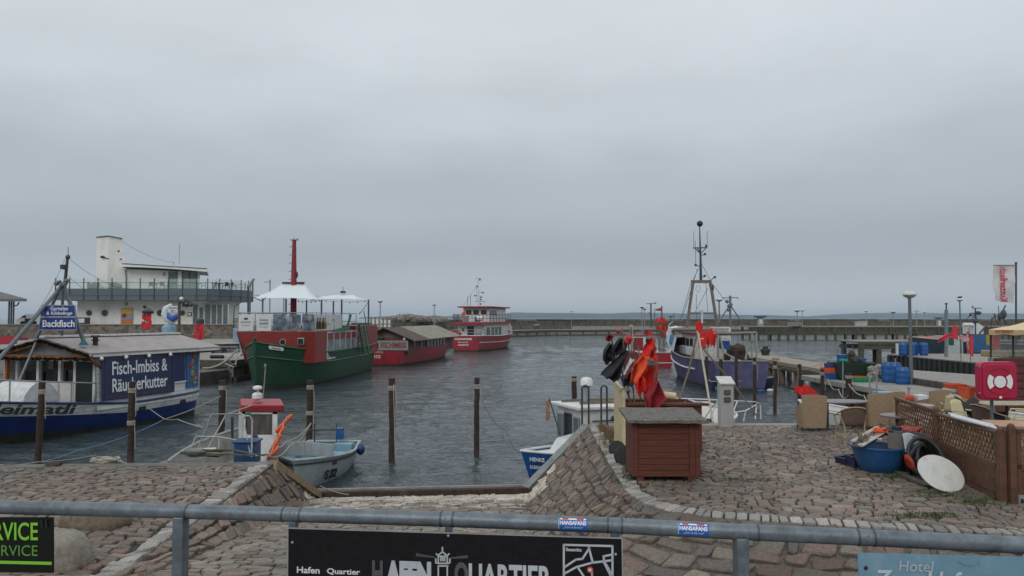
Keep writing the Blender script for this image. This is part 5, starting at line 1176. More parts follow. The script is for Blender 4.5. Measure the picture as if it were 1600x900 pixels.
for s in (-1,):
 c = V((-H3 - .08, -.05, 1.62));
 m_ = MB(); m_.bb((-H3 - .06, -2.3, 1.38), (-H3 + .0, .9, 2.2)); sg = m_.build('sign', mat('sign_grey', (.24, .26, .25), .6), t)
 text('FISCHIMBISS', (-H3 - .07, -1.0, 1.82), (0, -1, 0), (0, 0, 1), 2.3, .5, mat('sign_red', (.20, .015, .02), .6), sg, bold=.02)
 m_ = MB(); m_.bb((-H3 - .08, .35, 1.5), (-H3 - .065, .6, 2.0)); m_.build('sign_figure', letterk, sg)
 text('W. ZIEMSING', (-H3 - .02, .9, 1.22), (0, -1, 0), (0, 0, 1), 1.9, .2, mat('cream_letter', (.5, .45, .35), .6), t, bold=.01)
 text('SASSNITZ', (-H3 - .02, 1.0, .80), (0, -1, 0), (0, 0, 1), 1.7, .24, letterw, t, bold=.02)
m_ = MB(); m_.cyl((-H3 + .2, 2.3, 1.6), (-H3 + .45, 2.3, 1.6), .5, n=14); m_.build('drum', blackrub, t)
m_ = MB(); m_.lathe((-H3 + .5, -1.8, 2.25), [(.13, 0), (.15, .1), (.05, .22)], 8); m_.build('lamp', white, t, smooth=True)
m_ = MB()
for i in range(7): m_.ball((-H3 + .45 + U(-.2, .2), .8 + U(-.5, .5), 2.25 + U(-.15, .2)), .2, 6, 4, jit=.3)
m_.build('shrub', mat('shrub', (.05, .085, .04), .9), t)
railing(t, [f3(.86, 1, -1), f3(.93, 1, -1), f3(1, 1, -1), f3(.93, 1, 1)], .9, 8, .03, 2, white)
# red passenger ship ALEXANDER
a0_, a1_ = V((-5.75, 94, 0)), V((-1.6, 110.5, 0)); d_ = (a1_ - a0_).normalized(); L_ = (a1_ - a0_).length + 2.5
t = al = thing('passenger_ship', 'red and white passenger ship with a tall mast, stern towards the camera', 'ship', ((a0_ + d_ * L_ / 2) + V((0, 0, WZ))), math.atan2(d_.y, d_.x))
def sh4(t): return 1.85 + .35 * abs(t - .35) + .7 * max(0, (t - .75) / .25) ** 1.4
f4, w4 = hullfn(L_, 5.4, sh4, -1.1, .70, .45, 3.0, .8, (.20, .5))
make_hull(t, f4, [('waterline_grime', 0, .415, algae), ('hull', .415, 1, redp)], nt=30, deck=lambda t: 1.3, deckm=wood, rail=.06, railm=white)
H4 = L_ / 2
m_ = MB(); m_.tube([f4(i / 20 * .9, .72, -1) + V((0, -.03, 0)) for i in range(21)], .04, 5); m_.build('stripe', white, t)
m_ = MB(); m_.bb((-H4 + 2.2, -1.75, 1.3), (H4 - 5, 1.75, 3.35)); m_.build('lower_cabin', white, t)
m_ = MB(); m_.bb((-H4 + 1.1, -2.15, 3.353), (H4 - 4.3, 2.15, 3.62)); m_.build('upper_deck', mat('deck_red', (.3, .02, .03), .5), t)
m_ = MB(); m_.bb((-H4 + 4.4, -1.75, 3.623), (H4 - 6.5, 1.75, 5.5)); m_.build('wheelhouse', white, t, bevel=.05)
m_ = MB(); m_.bb((-H4 + 3.5, -2.25, 5.503), (H4 - 5.9, 2.25, 5.68)); m_.build('roof', mat('deck_red', (.3, .02, .03), .5), t, bevel=.03)
for y in (.55, -.45, -1.2):
 pass
for yc in (1.0, 0.0, -1.05):
 m_ = MB(); m_.bb((-H4 + 4.34, yc - .38, 4.6), (-H4 + 4.42, yc + .38, 5.2)); w_ = m_.build('window', glassd, t, bevel=.03)
for xc in (-H4 + 5.2, -H4 + 6.4, -H4 + 7.6):
 m_ = MB(); m_.bb((xc - .4, -1.80, 4.55), (xc + .4, -1.74, 5.2)); m_.build('window', glassd, t)
for xc in (-H4 + 4.0, -H4 + 6.2, -H4 + 8, -H4 + 9.8):
 m_ = MB(); m_.bb((xc - .6, -1.81, 1.95), (xc + .6, -1.74, 2.95)); m_.build('window', glassm, t)
m_ = MB(); m_.bb((-H4 + 2.13, -.4, 1.35), (-H4 + 2.22, .5, 3.1)); m_.build('door', mat('dark_door', (.04, .015, .015), .5), t)
m_ = MB(); m_.bb((-H4 + 2.14, .9, 2.5), (-H4 + 2.22, 1.2, 2.85)); m_.build('window', glassd, t)
m_ = MB()
for k in range(9): m_.box((-H4 + 1.6 + k * .16, -.95, 1.5 + k * .23), (.2, .7, .04))
m_.beam((-H4 + 1.5, -.6, 1.4), (-H4 + 2.95, -.6, 3.6), .05, .15); m_.beam((-H4 + 1.5, -1.3, 1.4), (-H4 + 2.95, -1.3, 3.6), .05, .15); m_.build('stairs', greymetal, t)
railing(t, [(-H4 + 4, 2.1, 3.62), (-H4 + 1.15, 2.1, 3.62), (-H4 + 1.15, -2.1, 3.62), (H4 - 5, -2.1, 3.62)], 1.0, 26, .028, 2, darksteel)
railing(t, [f4(.2, 1, 1), f4(.0, 1, 1), f4(0, 1, -1), f4(.1, 1, -1), f4(.2, 1, -1), f4(.3, 1, -1)], .75, 16, .028, 2, greymetal)
railing(t, [f4(.62, 1, -1), f4(.75, 1, -1), f4(.9, 1, -1), f4(1, 1, -1)], .8, 10, .03, 2, white)
m_ = MB(); m_.lathe((-H4 + 1.4, 1.4, 2.1), [(.32, 0), (.40, .06), (.32, .12)], 14, Matrix.Rotation(R(90), 3, 'Y')); m_.build('lifebuoy', mat('buoy_red', (.5, .03, .03), .5), t, smooth=True)
m_ = MB(); m_.box((-H4 + 1.0, 1.7, 2.35), (.5, .9, .5)); m_.build('locker', redp, t, bevel=.06)
for q_ in ([(-H4 + 6.5, -1.2, 4.1), (-H4 + 8, -1.2, 4.1)], [(-H4 + 2.0, -1.6, 4.1), (-H4 + 2.0, -.9, 4.1)]): m_ = MB(); m_.tube(q_, .32, 10); m_.build('life_raft', white, t, smooth=True)
m_ = MB(); m_.lathe((-H4 + 2.2, 0.75, 3.63), [(.35, 0), (.35, .7), (.42, .75)], 12); m_.build('table', greymetal, t)
m_ = MB(); m_.box((-H4 + 2.6, -.75, 4.0), (.5, .7, .6)); m_.build('blue_cover', bluep, t, bevel=.1)
mx_ = -H4 + 5.5; zm = 8.07 - WZ + .02
m_ = MB(); m_.tube([(mx_, 0, 5.6), (mx_, 0, zm)], [.10, .05], 8)
mst = m_.build('mast', white, t)
m_ = MB()
for z, y in ((9.3, -.2), (8.4, .2), (7.6, -.6), (7.2, .5), (6.7, -.3), (7.0, -.35), (6.1, -.3)): m_.ball((mx_, y, z - .1), .13, 8, 5, (1, 1, .9)); m_.cyl((mx_, 0, z - .1), (mx_, y, z - .1), .02)
m_.beam((mx_, -.9, 6.35), (mx_, .4, 6.35), .06, .06); m_.cyl((mx_, .25, 6.3), (mx_, .25, 8.3), .02); m_.tube([(mx_, 1.1, 5.68), (mx_, 1.1, 7.2)], .03); m_.tube([(mx_, 1.5, 5.68), (mx_, 1.5, 7.1)], .03); m_.tube(catenary((mx_, 0, 9), (mx_, 2.2, 5.7), .2), .012, 4)
m_.beam((mx_, -.3, zm - .05), (mx_, .35, zm - .05), .05, .05); m_.build('mast_gear', darksteel, mst)
text('ALEXANDER', (-H4 - .03, .3, 1.55), (0, -1, 0), (0, 0, 1), 2.3, .24, letterw, t, bold=.03)
text('MS ADLER', (-H4 - .03, .3, 1.14), (0, -1, 0), (0, 0, 1), 1.35, .14, letterw, t, bold=.01)
text('SASSNITZ', (-H4 - .03, .3, .80), (0, -1, 0), (0, 0, 1), 1.4, .20, letterw, t, bold=.02)
m_ = MB(); p = P(727, 487, 96.5); flagsheet(m_, p, -.5, .5, 5); m_.build('flag', orangeflag, t, world=True)
# mooring piles
def pile(x, ytop, ybase, wpx, label, rope_=True, lean=0., z=WZ, m=rust, grp='mooring piles'):
 b = G(x, ybase, z); tp = P(x + lean, ytop, b.y); r = wpx / F * b.y / 2
 t = thing('mooring_pile', label, 'pile', b, 0, grp)
 h = tp.z - b.z; dx = tp.x - b.x
 m_ = MB(); n = 9; m_.tube([(dx * k / n * 1.0 + (U(-.012, .012) if 0 < k < n else 0), 0, -1.6 * (k == 0) + h * k / n) for k in range(n + 1)], [r * U(.93, 1.06) for _ in range(n + 1)], 10); m_.build('post', m, t, smooth=True)
 if rope_:
  for zz in (h * .86, h * .45)[:1 + (rope_ > 1)]:
   m_ = MB()
   for k in range(4): m_.lathe((dx * zz / h, 0, zz + k * .035), [(r * 1.05, -.015), (r * 1.05 + .022, 0), (r * 1.05, .015)], 12)
   m_.tube([(dx * zz / h + r + .02, -.03, zz), (dx * zz / h + r + .05, -.04, zz - .35), (dx + r + .03, -.02, zz - .7)], .012, 5); m_.build('rope_coil', rope, t)
 return b, tp
random.seed(21)
pl = {}
for k, a in {'a': (59, 597, 727, 10, 'leftmost brown mooring pile before the blue and white cutter', 1, 7), 'b': (203, 596, 719, 10, 'brown mooring pile in front of the blue snack banner', 2, 4),
   'c': (345, 594, 698, 10, 'brown mooring pile behind the small boat with the red roof', 1, 3), 'd': (483, 594, 692, 9.5, 'brown mooring pile above the open light blue boat', 2, 2),
   'e': (612.5, 591, 722, 9.5, 'left of the two rusty piles standing free in the middle water', 1, 0), 'f': (744, 590, 711, 8.5, 'right of the two rusty piles standing free in the middle water', 1, 1.5),
   'g': (897, 588, 640, 8, 'rusty pile rising behind the white cabin roof', 1, 0),
   'h': (1104, 557, 612, 5, 'thin rusty pile at the blue cutter port quarter', 0, 0), 'i': (1127, 561, 640, 5.5, 'rusty pile just behind the grey power pedestal', 0, -.5), 'j': (1150.5, 548, 625, 5, 'rusty pile with a cap before the cutter stern', 0, 0),
   'k': (1179, 559, 632, 5, 'rusty pile at the middle of the small dark dinghy', 1, 0), 'l': (1211, 564, 645, 5.5, 'rusty pile at the right end of the small dark dinghy', 1, 0),
   'm': (1249, 569, 656, 5.5, 'rusty pile next to the red flag of the small white boat', 0, 0), 'n': (1284.5, 577, 640, 5.5, 'rusty pile over the white boat right of the red flag', 1, 0), 'o': (1326, 583, 640, 9, 'thick rusty pile in front of the dark green fish bin', 1, 0)}.items():
 x, yt, yb, wpx, lab, rp, ln = a; pl[k] = pile(x, yt, yb, wpx, lab, rp, ln)
def ropeline(pts, r, label, m=rope, sag=.2):
 m_ = MB(); allp = []
 for a, b in zip(pts, pts[1:]): allp += catenary(a, b, sag, 8)
 m_.tube(allp, r, 5); return tag(m_.build('mooring_rope', m, smooth=True), label, 'rope')
ropeline([P(0, 727, 15), P(120, 704, 19), P(257, 655, 25)], .014, 'blue mooring rope running from the left quay past two piles to the cutter', ropeb, .1)
ropeline([P(257, 655, 25), P(345, 619, 24)], .013, 'pale mooring rope from the cutter knot up to the pile behind the small boat', rope, .05)
ropeline([P(222, 629, 30.5), P(257, 655, 25), P(277, 655, 25), P(318, 668, 22)], .013, 'pale mooring rope from the cutter side down across the water', rope, .02)
ropeline([P(0, 726, 14.6), P(55, 722, 15.5), P(150, 711, 18)], .010, 'thin rope lying low over the water left of the rope heap', rope, .03)
ropeline([P(185, 720, 14.5), P(260, 720, 15), P(350, 702, 17)], .014, 'pale rope from the quay edge to the gantry of the red roofed boat', rope, .1)
ropeline([P(486, 661, 22), P(447, 690, 18), P(400, 712, 15)], .014, 'upper pale rope from the pile across the red roofed boat', rope, .1)
ropeline([P(486, 661, 22), P(452, 697, 18), P(418, 712, 15)], .013, 'lower pale rope from the pile across the red roofed boat', rope, .12)
ropeline([P(500, 759, 17.6), P(545, 773, 17.4)], .010, 'short rope from the open boat to the slipway sill', rope, .03)
ropeline([P(748, 612, 23.5), P(790, 672, 22), P(823, 706, 20)], .009, 'thin dark rope from the free standing pile to the blue bow', darksteel, .25)
ropeline([P(615, 600, 21.6), P(617.5, 718, 21.6)], .012, 'rope hanging down along the left free standing pile', rope, 0)
def tangle(c, n, rad, r, m, name, label, cat, seed, flat=.35):
 random.seed(seed); m_ = MB()
 for k in range(n):
  a = U(0, 6.28); pts = []; rr = U(.4, 1) * rad; ph = U(0, 6)
  for i in range(14): q = a + i * .5; pts.append(V(c) + V((math.cos(q) * rr * U(.85, 1.1) * 1.3, math.sin(q) * rr * .6 * U(.85, 1.1), .02 + k / n * rad * flat + .03 * math.sin(i + ph))))
  m_.tube(pts, r, 5)
 o = m_.build(name, m, smooth=True); return tag(o, label, cat) if label else o
c = G(165, 724, 0); tangle(c, 9, .22, .016, rope, 'rope_heap', 'heap of pale rope lying on the left quay edge', 'rope heap', 3)
c = G(83, 730, 0); tangle(c, 5, .14, .012, mat('brown_weed', (.08, .05, .03), .9), 'seaweed_clump', 'small brown clump of weed near the left quay edge', 'seaweed', 4)
c = G(318, 858, -.2); tangle((c.x, c.y, -.28), 14, .20, .012, mat('brown_weed', (.08, .05, .03), .9), 'seaweed_clump', 'brown clump of dead weed at the foot of the left slope by the railing post', 'seaweed', 5, .3)
random.seed(14); m_ = MB()
for k in range(13):
 a = G(300 + U(0, 100), 716 + U(-4, 5), 0) + V((0, 0, .05 + U(0, .1))); q = U(-.5, .5); L = U(.3, .9); d = V((math.cos(q), math.sin(q), U(-.1, .1))) * L / 2
 m_.beam(a - d, a + d, U(.03, .09), U(.02, .05))
t = tag(m_.build('driftwood', woodg), 'pile of old boards and sticks at the quay edge before the small boat', 'boards')
c = G(303, 717, 0); m_ = MB(); m_.add([c + V(v) for v in ((-.18, -.1, .05), (.2, -.1, .05), (.2, .15, .05), (-.18, .15, .05), (-.12, -.06, .2), (.16, -.04, .18), (.16, .1, .2), (-.12, .1, .2))], [(0, 1, 5, 4), (1, 2, 6, 5), (2, 3, 7, 6), (3, 0, 4, 7), (4, 5, 6, 7)])
tag(m_.build('tarp_bundle', mat('grey_tarp', (.13, .15, .16), .6), bevel=.02), 'small grey tarpaulin bundle lying among the old boards', 'tarpaulin')
# boulders
def boulder(c, r, sq, seed, label, m):
 m_ = MB(); random.seed(seed); n, k = 28, 18; c = V(c)
 for i in range(k + 1):
  ph = math.pi * i / k
  for j in range(n):
   t_ = 2 * math.pi * j / n; d = V((math.sin(ph) * math.cos(t_), math.sin(ph) * math.sin(t_), math.cos(ph)))
   s = 1 + .16 * noise.noise(d * 1.3 + V((seed, 0, 0))) + .04 * noise.noise(d * 4 + V((seed, 3, 0)))
   e = V([math.copysign(abs(q) ** .8, q) for q in d]); m_.v.append(tuple(c + V((e.x * sq[0], e.y * sq[1], e.z * sq[2])) * r * s))
 for i in range(k):
  for j in range(n): m_.f.append((i * n + j, (i + 1) * n + j, (i + 1) * n + (j + 1) % n, i * n + (j + 1) % n)); m_.c.append((1, 1, 1))
 return tag(m_.build('boulder', m, smooth=True), label, 'boulder')
bm = mat('boulder_granite', (.17, .135, .10), .85, var=.4, scale=14, bump=.6, bscale=60, dirt=(.11, .085, .05), damt=.8, dscale=2.5)
bm2 = mat('boulder_pale', (.25, .225, .19), .85, var=.3, scale=16, bump=.6, bscale=70, dirt=(.17, .12, .06), damt=.6, dscale=2)
c = G(136, 832, 0); boulder((c.x - .02, c.y + .25, .11), .43, (1.05, .6, .5), 2, 'brown rounded boulder on the left quay behind the railing', bm)
c = G(85, 893, 0); boulder((c.x - .02, c.y + .12, .14), .34, (.95, .75, .82), 6, 'pale grey boulder beside the green service sign', bm2)
# small boat with red roof
t = thing('small_fishing_boat', 'small grey boat with a white wheelhouse, red roof and orange floats', 'boat', (-6.6, 17.6, WZ), R(97))
def s5(t): return .95 + .35 * t ** 2
f5, w5 = hullfn(5.6, 2.15, s5, -.5, .85, .4, 2.6, .4, (.25, .55))
hg = mat('boat_grey', (.30, .31, .29), .6, var=.2, dirt=(.14, .12, .09), damt=.6, dscale=3)
make_hull(t, f5, [('hull', 0, 1, hg)], nt=20, deck=lambda t: .5, deckm=hg, rail=.035, railm=hg)
ir = Matrix.Rotation(-t.rotation_euler.z, 3, 'Z')
def lc(p): return ir @ (V(p) - t.location)
def frm(x0, x1, y0, y1, Y): a = P(x0, y0, Y); b = P(x1, y1, Y); return a, b
Yc = 18.6
a, b = frm(378, 433, 642, 686, Yc)
m_ = MB()
def wb(m__, a, b): # world box corners -> verts in world
 m__.bb(a, b)
hw_ = MB(); hw_.bb((a.x, Yc, -.85), (b.x, Yc + .1, b.z + .1)); hw_.bb((a.x, Yc, b.z + .1), (a.x + .09, Yc + .1, a.z)); hw_.bb((b.x - .12, Yc, b.z + .1), (b.x, Yc + .1, a.z)); hw_.bb((a.x, Yc, a.z - .08), (b.x, Yc + .1, a.z))
hw_.bb((a.x, Yc + .1, -.85), (a.x + .06, Yc + 1.5, a.z)); hw_.bb((b.x - .06, Yc + .1, -.85), (b.x, Yc + 1.5, a.z)); hw_.bb((a.x, Yc + 1.5, -.85), (b.x, Yc + 1.56, a.z))
shr = lambda mb__: setattr(mb__, 'v', [(x - max(0, y - Yc) * .30, Yc + (y - Yc) * .7, z) for x, y, z in mb__.v])
shr(hw_); hw_.build('wheelhouse', white, t, world=True)
m_ = MB(); m_.bb((a.x + .1, Yc + .03, b.z + .12), (b.x - .13, Yc + .06, a.z - .09)); w_ = m_.build('window', mat('curtained_glass', (.10, .085, .08), .25, var=.5, scale=6, stretch=(6, 1, .3)), t, world=True)
m_ = MB(); c0, c1 = P(375, 631.5, Yc - .1), P(446, 645, Yc - .1)
m_.add([(c0.x + .04, Yc - .15, c0.z - .02), (c1.x - .02, Yc - .15, c0.z - .02), (c1.x - .06, Yc - .05, c1.z), (c0.x - .02, Yc - .12, c1.z + .02), (c0.x + .05, Yc + 1.7, c0.z), (c1.x, Yc + 1.7, c0.z), (c1.x - .02, Yc + 1.65, c1.z), (c0.x, Yc + 1.65, c1.z)],
 [(0, 1, 2, 3), (7, 6, 5, 4), (0, 4, 5, 1), (1, 5, 6, 2), (2, 6, 7, 3), (3, 7, 4, 0)]); shr(m_); rf = m_.build('roof', mat('roof_red', (.30, .022, .028), .45, dirt=(.12, .02, .02), damt=.5), t, world=True, bevel=.03)
m_ = MB(); p = P(402, 620, Yc + .5); m_.lathe(P(402, 619, Yc + .5), [(.10, -.08), (.13, -.05), (.13, .05), (.08, .09)], 14); m_.lathe(P(402.5, 607, Yc + .5), [(.10, -.03), (.12, 0), (.11, .05), (.05, .07)], 14); m_.cyl(P(403, 633, Yc + .5), P(403, 604, Yc + .5), .03); m_.cyl(P(398, 626, Yc + .5), P(408, 626, Yc + .5), .02); m_.build('radar', mat('radome', (.68, .68, .66), .35), t, world=True, smooth=True)
m_ = MB(); m_.cyl(P(411, 622, Yc + .5), P(415, 571, Yc + .5), .014, n=5); m_.cyl(P(414, 573, Yc + .5), P(414.8, 569, Yc + .5), .03); m_.build('whip_antenna', greymetal, t, world=True)
m_ = MB()
Yg = 16.6
def gt(*ps, r=.017): m_.tube([P(x, y, Y) for x, y, Y in ps], r, 6)
gt((310, 699, 16.6), (331, 647, 16.8), (378, 647, 16.8), (392, 714, 15.6)); gt((325, 700, 16.2), (353, 648, 16.8), (392, 634, 18.4)); gt((379, 647, 16.8), (379, 716, 16)); gt((381, 655, 16), (383, 650, 16), (390, 650, 16), (394, 656, 16), (393, 714, 15.6), r=.018)
gt((306, 682, 16.2), (330, 682, 16.2), (345, 683, 16.2), (376, 689, 16.2), r=.016); gt((306, 682, 16.2), (298, 700, 16), r=.012); gt((342, 702, 16), (342, 683, 16.2), r=.012)
m_.build('gantry', mat('gantry_metal', (.27, .28, .28), .4, metal=.3), t, world=True, smooth=True)
m_ = MB(); m_.tube([P(306, 705, 15.8), P(338, 704, 15.9)], .065, 8); m_.build('fender', mat('cream_fender', (.5, .46, .36), .5), t, world=True, smooth=True)
m_ = MB(); m_.tube([P(363, 651, 17), P(363, 686, 17)], .03, 6); m_.build('hose_reel', darksteel, t, world=True)
m_ = MB(); m_.lathe(P(388, 649, 16.9), [(.06, -.05), (.075, .02), (.03, .07)], 10); m_.build('green_float', mat('dark_green_net', (.01, .10, .05), .8), t, world=True)
m_ = MB(); m_.lathe(P(399, 683, 17.4), [(.05, 0), (.075, .02), (.05, .04)], 12, Matrix.Rotation(R(90), 3, 'X')); m_.build('ring', darksteel, t, world=True)
m_ = MB(); a = P(365, 689, 15.9); b = P(398, 716, 15.9); m_.bb((a.x, 15.9, -.3), (b.x, 16.3, a.z)); m_.bb((a.x - .03, 15.86, a.z - .05), (b.x + .03, 16.34, a.z)); tag(m_.build('fish_crate', mat('crate_blue', (.012, .06, .16), .5, dirt=(.15, .2, .25), damt=.4), bevel=.02), 'tall blue crate standing in the boat with the red roof', 'crate')
random.seed(2)
for k in range(6):
 p = P(447 - k * 4.6 + U(-3, 3), 655 + k * 10.6, 17.4 - k * .25); d = V((.10 + U(-.06, .06), .03, .17)) * U(.6, .95)
 m_ = MB(); m_.tube([p - d, p - d * .8, p + d * .8, p + d], [.018, .045, .045, .018], 8); m_.build('float', orangep, t, world=True, smooth=True)
m_ = MB(); m_.tube([P(449, 650, 17.4), P(420, 715, 16)], .012, 5); m_.build('float_line', rope, t, world=True)
# open boat S 32
cc_ = G(512, 752, WZ); hd = R(269)
t = thing('open_boat', 'open light blue rowing boat marked S 32 at the foot of the slope', 'boat', (-5.15, 20.0, WZ), hd)
def s6(t): return .56 + .22 * t ** 2 + .04 * (1 - t)
f6, w6 = hullfn(3.9, 1.85, s6, -.35, .80, .42, 2.1, .35, (.28, .5), flare=.1)
s32 = mat('boat_pale', (.36, .42, .42), .55, var=.12, scale=4, dirt=(.22, .18, .12), damt=.5, dscale=3)
make_hull(t, f6, [('hull', 0, 1, s32)], nt=24, deck=lambda t: .12, deckm=ltblue, rail=.04, railm=s32, inner=(.45, mat('inner_blue', (.22, .33, .36), .6, dirt=(.2, .18, .13), damt=.5)))
m_ = MB()
for side in (1, -1): m_.tube([f6(i / 20, .90, side) + V((0, side * .02, 0)) for i in range(21)], .022, 6)
m_.build('rubbing_strip', mat('rub_dark', (.03, .035, .04), .7), t, smooth=True)
for x in (-.9, .35):
 m_ = MB(); tt_ = x / 4.1 + .5; m_.box((x, 0, .45), (.28, (w6(tt_) - .09) * 2 * .94, .03)); m_.build('thwart', ltblue, t)
m_ = MB(); m_.box((-1.6, .35, .4), (.3, .5, .4)); m_.build('locker', ltblue, t)
m_ = MB(); m_.plate([(-.45, 0), (.42, 0), (.47, .30), (-.40, .36)], (1.05, .33, .72), V((.25, 1, 0)).normalized() * 1.0, (0, 0, 1), .03); m_.plate([(-.5, 0), (.42, 0), (.40, .36), (-.44, .30)], (1.05, -.42, .72), V((-.15, 1, 0)).normalized(), (0, 0, 1), .03)
m_.build('spray_board', mat('board_grey', (.30, .34, .36), .5, dirt=(.2, .2, .18), damt=.4), t, bevel=.01)
m_ = MB(); m_.tube([(-.2, -.1, .12), (-.2, -.1, 1.35)], .02, 6); m_.tube([(-.9, .5, 1.1), (-1.7, -.8, .95)], .025, 6); m_.build('oar', darksteel, t)
m_ = MB(); m_.box((-1.75, .2, .85), (.16, .2, .32)); m_.cyl((-1.75, .1, .5), (-1.75, .1, 1.15), .02); m_.build('outboard_motor', bluep, t, bevel=.05)
m_ = MB(); m_.ball((-.9, .98, .55), .12, 10, 6, (1, 1, 1.3)); m_.build('fender', mat('fender_blue', (.01, .03, .12), .4), t, smooth=True)
q = f6(.70, .55, 1); q0 = f6(.62, .55, 1); q1 = f6(.80, .55, 1); A_ = (q0 - q1).normalized() ; nn = A_.cross(V((0, 0, 1))).normalized()
text('S 32', (q0 + q1) / 2 + nn * .07 + V((0, 0, .02)), A_, (nn * .2 + V((0, 0, 1))), .5, .23, letterk, t, bold=.03, shear=.2, th=.02)
m_ = MB(); m_.plate([(0, 0), (.2, 0), (.2, .09), (0, .09)], (q0 + q1) / 2 + nn * .10 + V((0, 0, .24)) - A_ * .0, A_, (nn * .2 + V((0, 0, 1))), .02); m_.build('plate', mat('plate_blue', (.05, .06, .12), .5), t)
# blue bow boat with white wheelhouse
bw0 = V((.22, 19.55, 0)); dd = V((.955, .295, 0)).normalized(); L_ = 6.6
t = thing('cabin_boat', 'blue hulled boat with a white wheelhouse moored behind the right slope', 'boat', bw0 + dd * L_ / 2 + V((0, 0, WZ)), math.atan2(-dd.y, -dd.x))
def s7(t): return .62 + .13 * t ** 2.5
f7, w7 = hullfn(L_, 2.4, s7, -.6, .8, .45, 2.2, .45, (.25, .5))
hb = mat('bow_blue', (.008, .07, .24), .4, var=.15, dirt=(.02, .04, .1), damt=.4)
make_hull(t, f7, [('boot_stripe', 0, .52, black), ('hull', .52, 1, hb)], nt=24, deck=lambda t: s7(t) - .06, deckm=white, rail=.035, railm=white)
for side in (1,):
 q0 = f7(.995, .86, side); q1 = f7(.90, .86, side); A_ = (q0 - q1).normalized() if side < 0 else (q1 - q0).normalized(); nn = A_.cross(V((0, 0, 1))).normalized()
 text('HENKE', (q0 + q1) / 2 + nn * .08 + V((0, 0, .0)), A_, (nn * .3 + V((0, 0, 1))), .38, .10, letterw, t, th=.02, bold=.01)
 q0 = f7(.995, .71, side); q1 = f7(.91, .71, side)
 text('SASSNITZ', (q0 + q1) / 2 + nn * .10, A_, (nn * .3 + V((0, 0, 1))), .38, .085, letterw, t, th=.02)
H7 = L_ / 2
m_ = MB(); vs = [(H7 - .85, -.3, .6), (H7 - .85, .3, .6), (H7 - 1.9, .75, .55), (H7 - 1.9, -.75, .55), (H7 - 1.1, -.28, .98), (H7 - 1.1, .28, .98), (H7 - 1.9, .62, 1.07), (H7 - 1.9, -.62, 1.07)]
m_.add(vs, [(0, 1, 5, 4), (1, 2, 6, 5), (2, 3, 7, 6), (3, 0, 4, 7), (4, 5, 6, 7)]); ck = m_.build('forecabin', white, t)
for x in (1.2, 1.6):
 m_ = MB(); m_.box((H7 - x - .1, .47 + (x - 1.2) * .32, .78), (.2, .05, .14), R(-20)); m_.build('window', glassd, t)
wz0, wz1 = -.45, .40
cF = [P(872, 640, 21.6), P(909, 655, 20.35)]; A0 = V((1.30, 21.55, 0)); A1 = V((1.86, 20.25, 0)); B1 = A1 + dd * 2.6; B0 = A0 + dd * 2.6
m_ = MB(); q = [A1, B1, B0, A0]
m_.prism([(v.x, v.y) for v in q], -.9, wz1 - .05); m_.build('wheelhouse', white, t, world=True)
fdir = (A1 - A0); fl = fdir.length; fdir.normalize()
for k, (u0, u1, z0, z1, mm_) in enumerate(((.06, .26, -.52, .12, glassm), (.36, .63, -.62, .18, glassd), (.74, .94, -.52, .12, glassm))):
 m_ = MB(); m_.plate([(u0 * fl, z0), (u1 * fl, z0), (u1 * fl, z1), (u0 * fl, z1)], A0 - dd * .0 + fdir * 0 + V((0, 0, 0)) - dd * .03, fdir, V((0, 0, 1)), .03); w_ = m_.build('window', mm_, t, world=True)
 m_ = MB()
 for a_, b_ in (((u0 * fl, z0), (u1 * fl, z0)), ((u0 * fl, z1), (u1 * fl, z1)), ((u0 * fl, z0), (u0 * fl, z1)), ((u1 * fl, z0), (u1 * fl, z1))):
  m_.beam(A0 + fdir * a_[0] + V((0, 0, a_[1])) - dd * .05, A0 + fdir * b_[0] + V((0, 0, b_[1])) - dd * .05, .03, .035)
 wsub(m_, 'frame', greymetal if k != 1 else darksteel, w_, t)
m_ = MB(); o_ = .12; q = [A1 - dd * .18 - V((-.05, o_, 0)), B1 + dd * .1 - V((0, o_, 0)), B0 + dd * .1 + V((0, o_, 0)), A0 - dd * .18 + V((-.05, o_, 0))]
m_.prism([(v.x, v.y) for v in q], wz1 - .05, wz1 + .04); rf = m_.build('roof', white, t, world=True, bevel=.02)
m_ = MB(); m_.beam(A0 + dd * .1 + V((0, -.25, wz1 + .08)), B0 + dd * .1 + V((0, -.25, wz1 + .08)), .08, .06); m_.beam(A1 + dd * .1 + V((-.1, .5, wz1 + .08)), B1 + dd * .1 + V((-.1, .5, wz1 + .08)), .08, .06); m_.build('roof_rack', wood, t, world=True)
m_ = MB(); p = P(917, 600, 20.9); m_.cyl(P(914, 635, 20.9), P(914, 607, 20.9), .06, n=10); m_.build('radar_pole', greymetal, t, world=True)
m_ = MB(); m_.lathe(P(916.5, 598, 20.9), [(.10, -.10), (.17, -.07), (.17, .06), (.13, .13), (.04, .15)], 16); m_.build('radar', mat('radome', (.68, .68, .66), .35), t, world=True, smooth=True)
m_ = MB(); m_.lathe(P(916.5, 602, 20.9), [(.09, -.06), (.15, -.01)], 16); m_.build('radar_base', darksteel, t, world=True)
m_ = MB(); m_.tube([P(858, 622, 19.9), P(875, 679, 19.9)], .018, 6); fp = m_.build('flag_staff', darksteel, t, world=True)
m_ = MB(); flagsheet(m_, P(859, 625, 19.9), .12, .52, 8, nx=5, nz=8, d=V((-.55, -.2, 0)).normalized() ); m_.v = [(x - (y - 19.9) * .0, y, z) for x, y, z in m_.v]; wsub(m_, 'ensign', mat('faded_flag', (.30, .16, .11), .9, var=.3), fp, t)
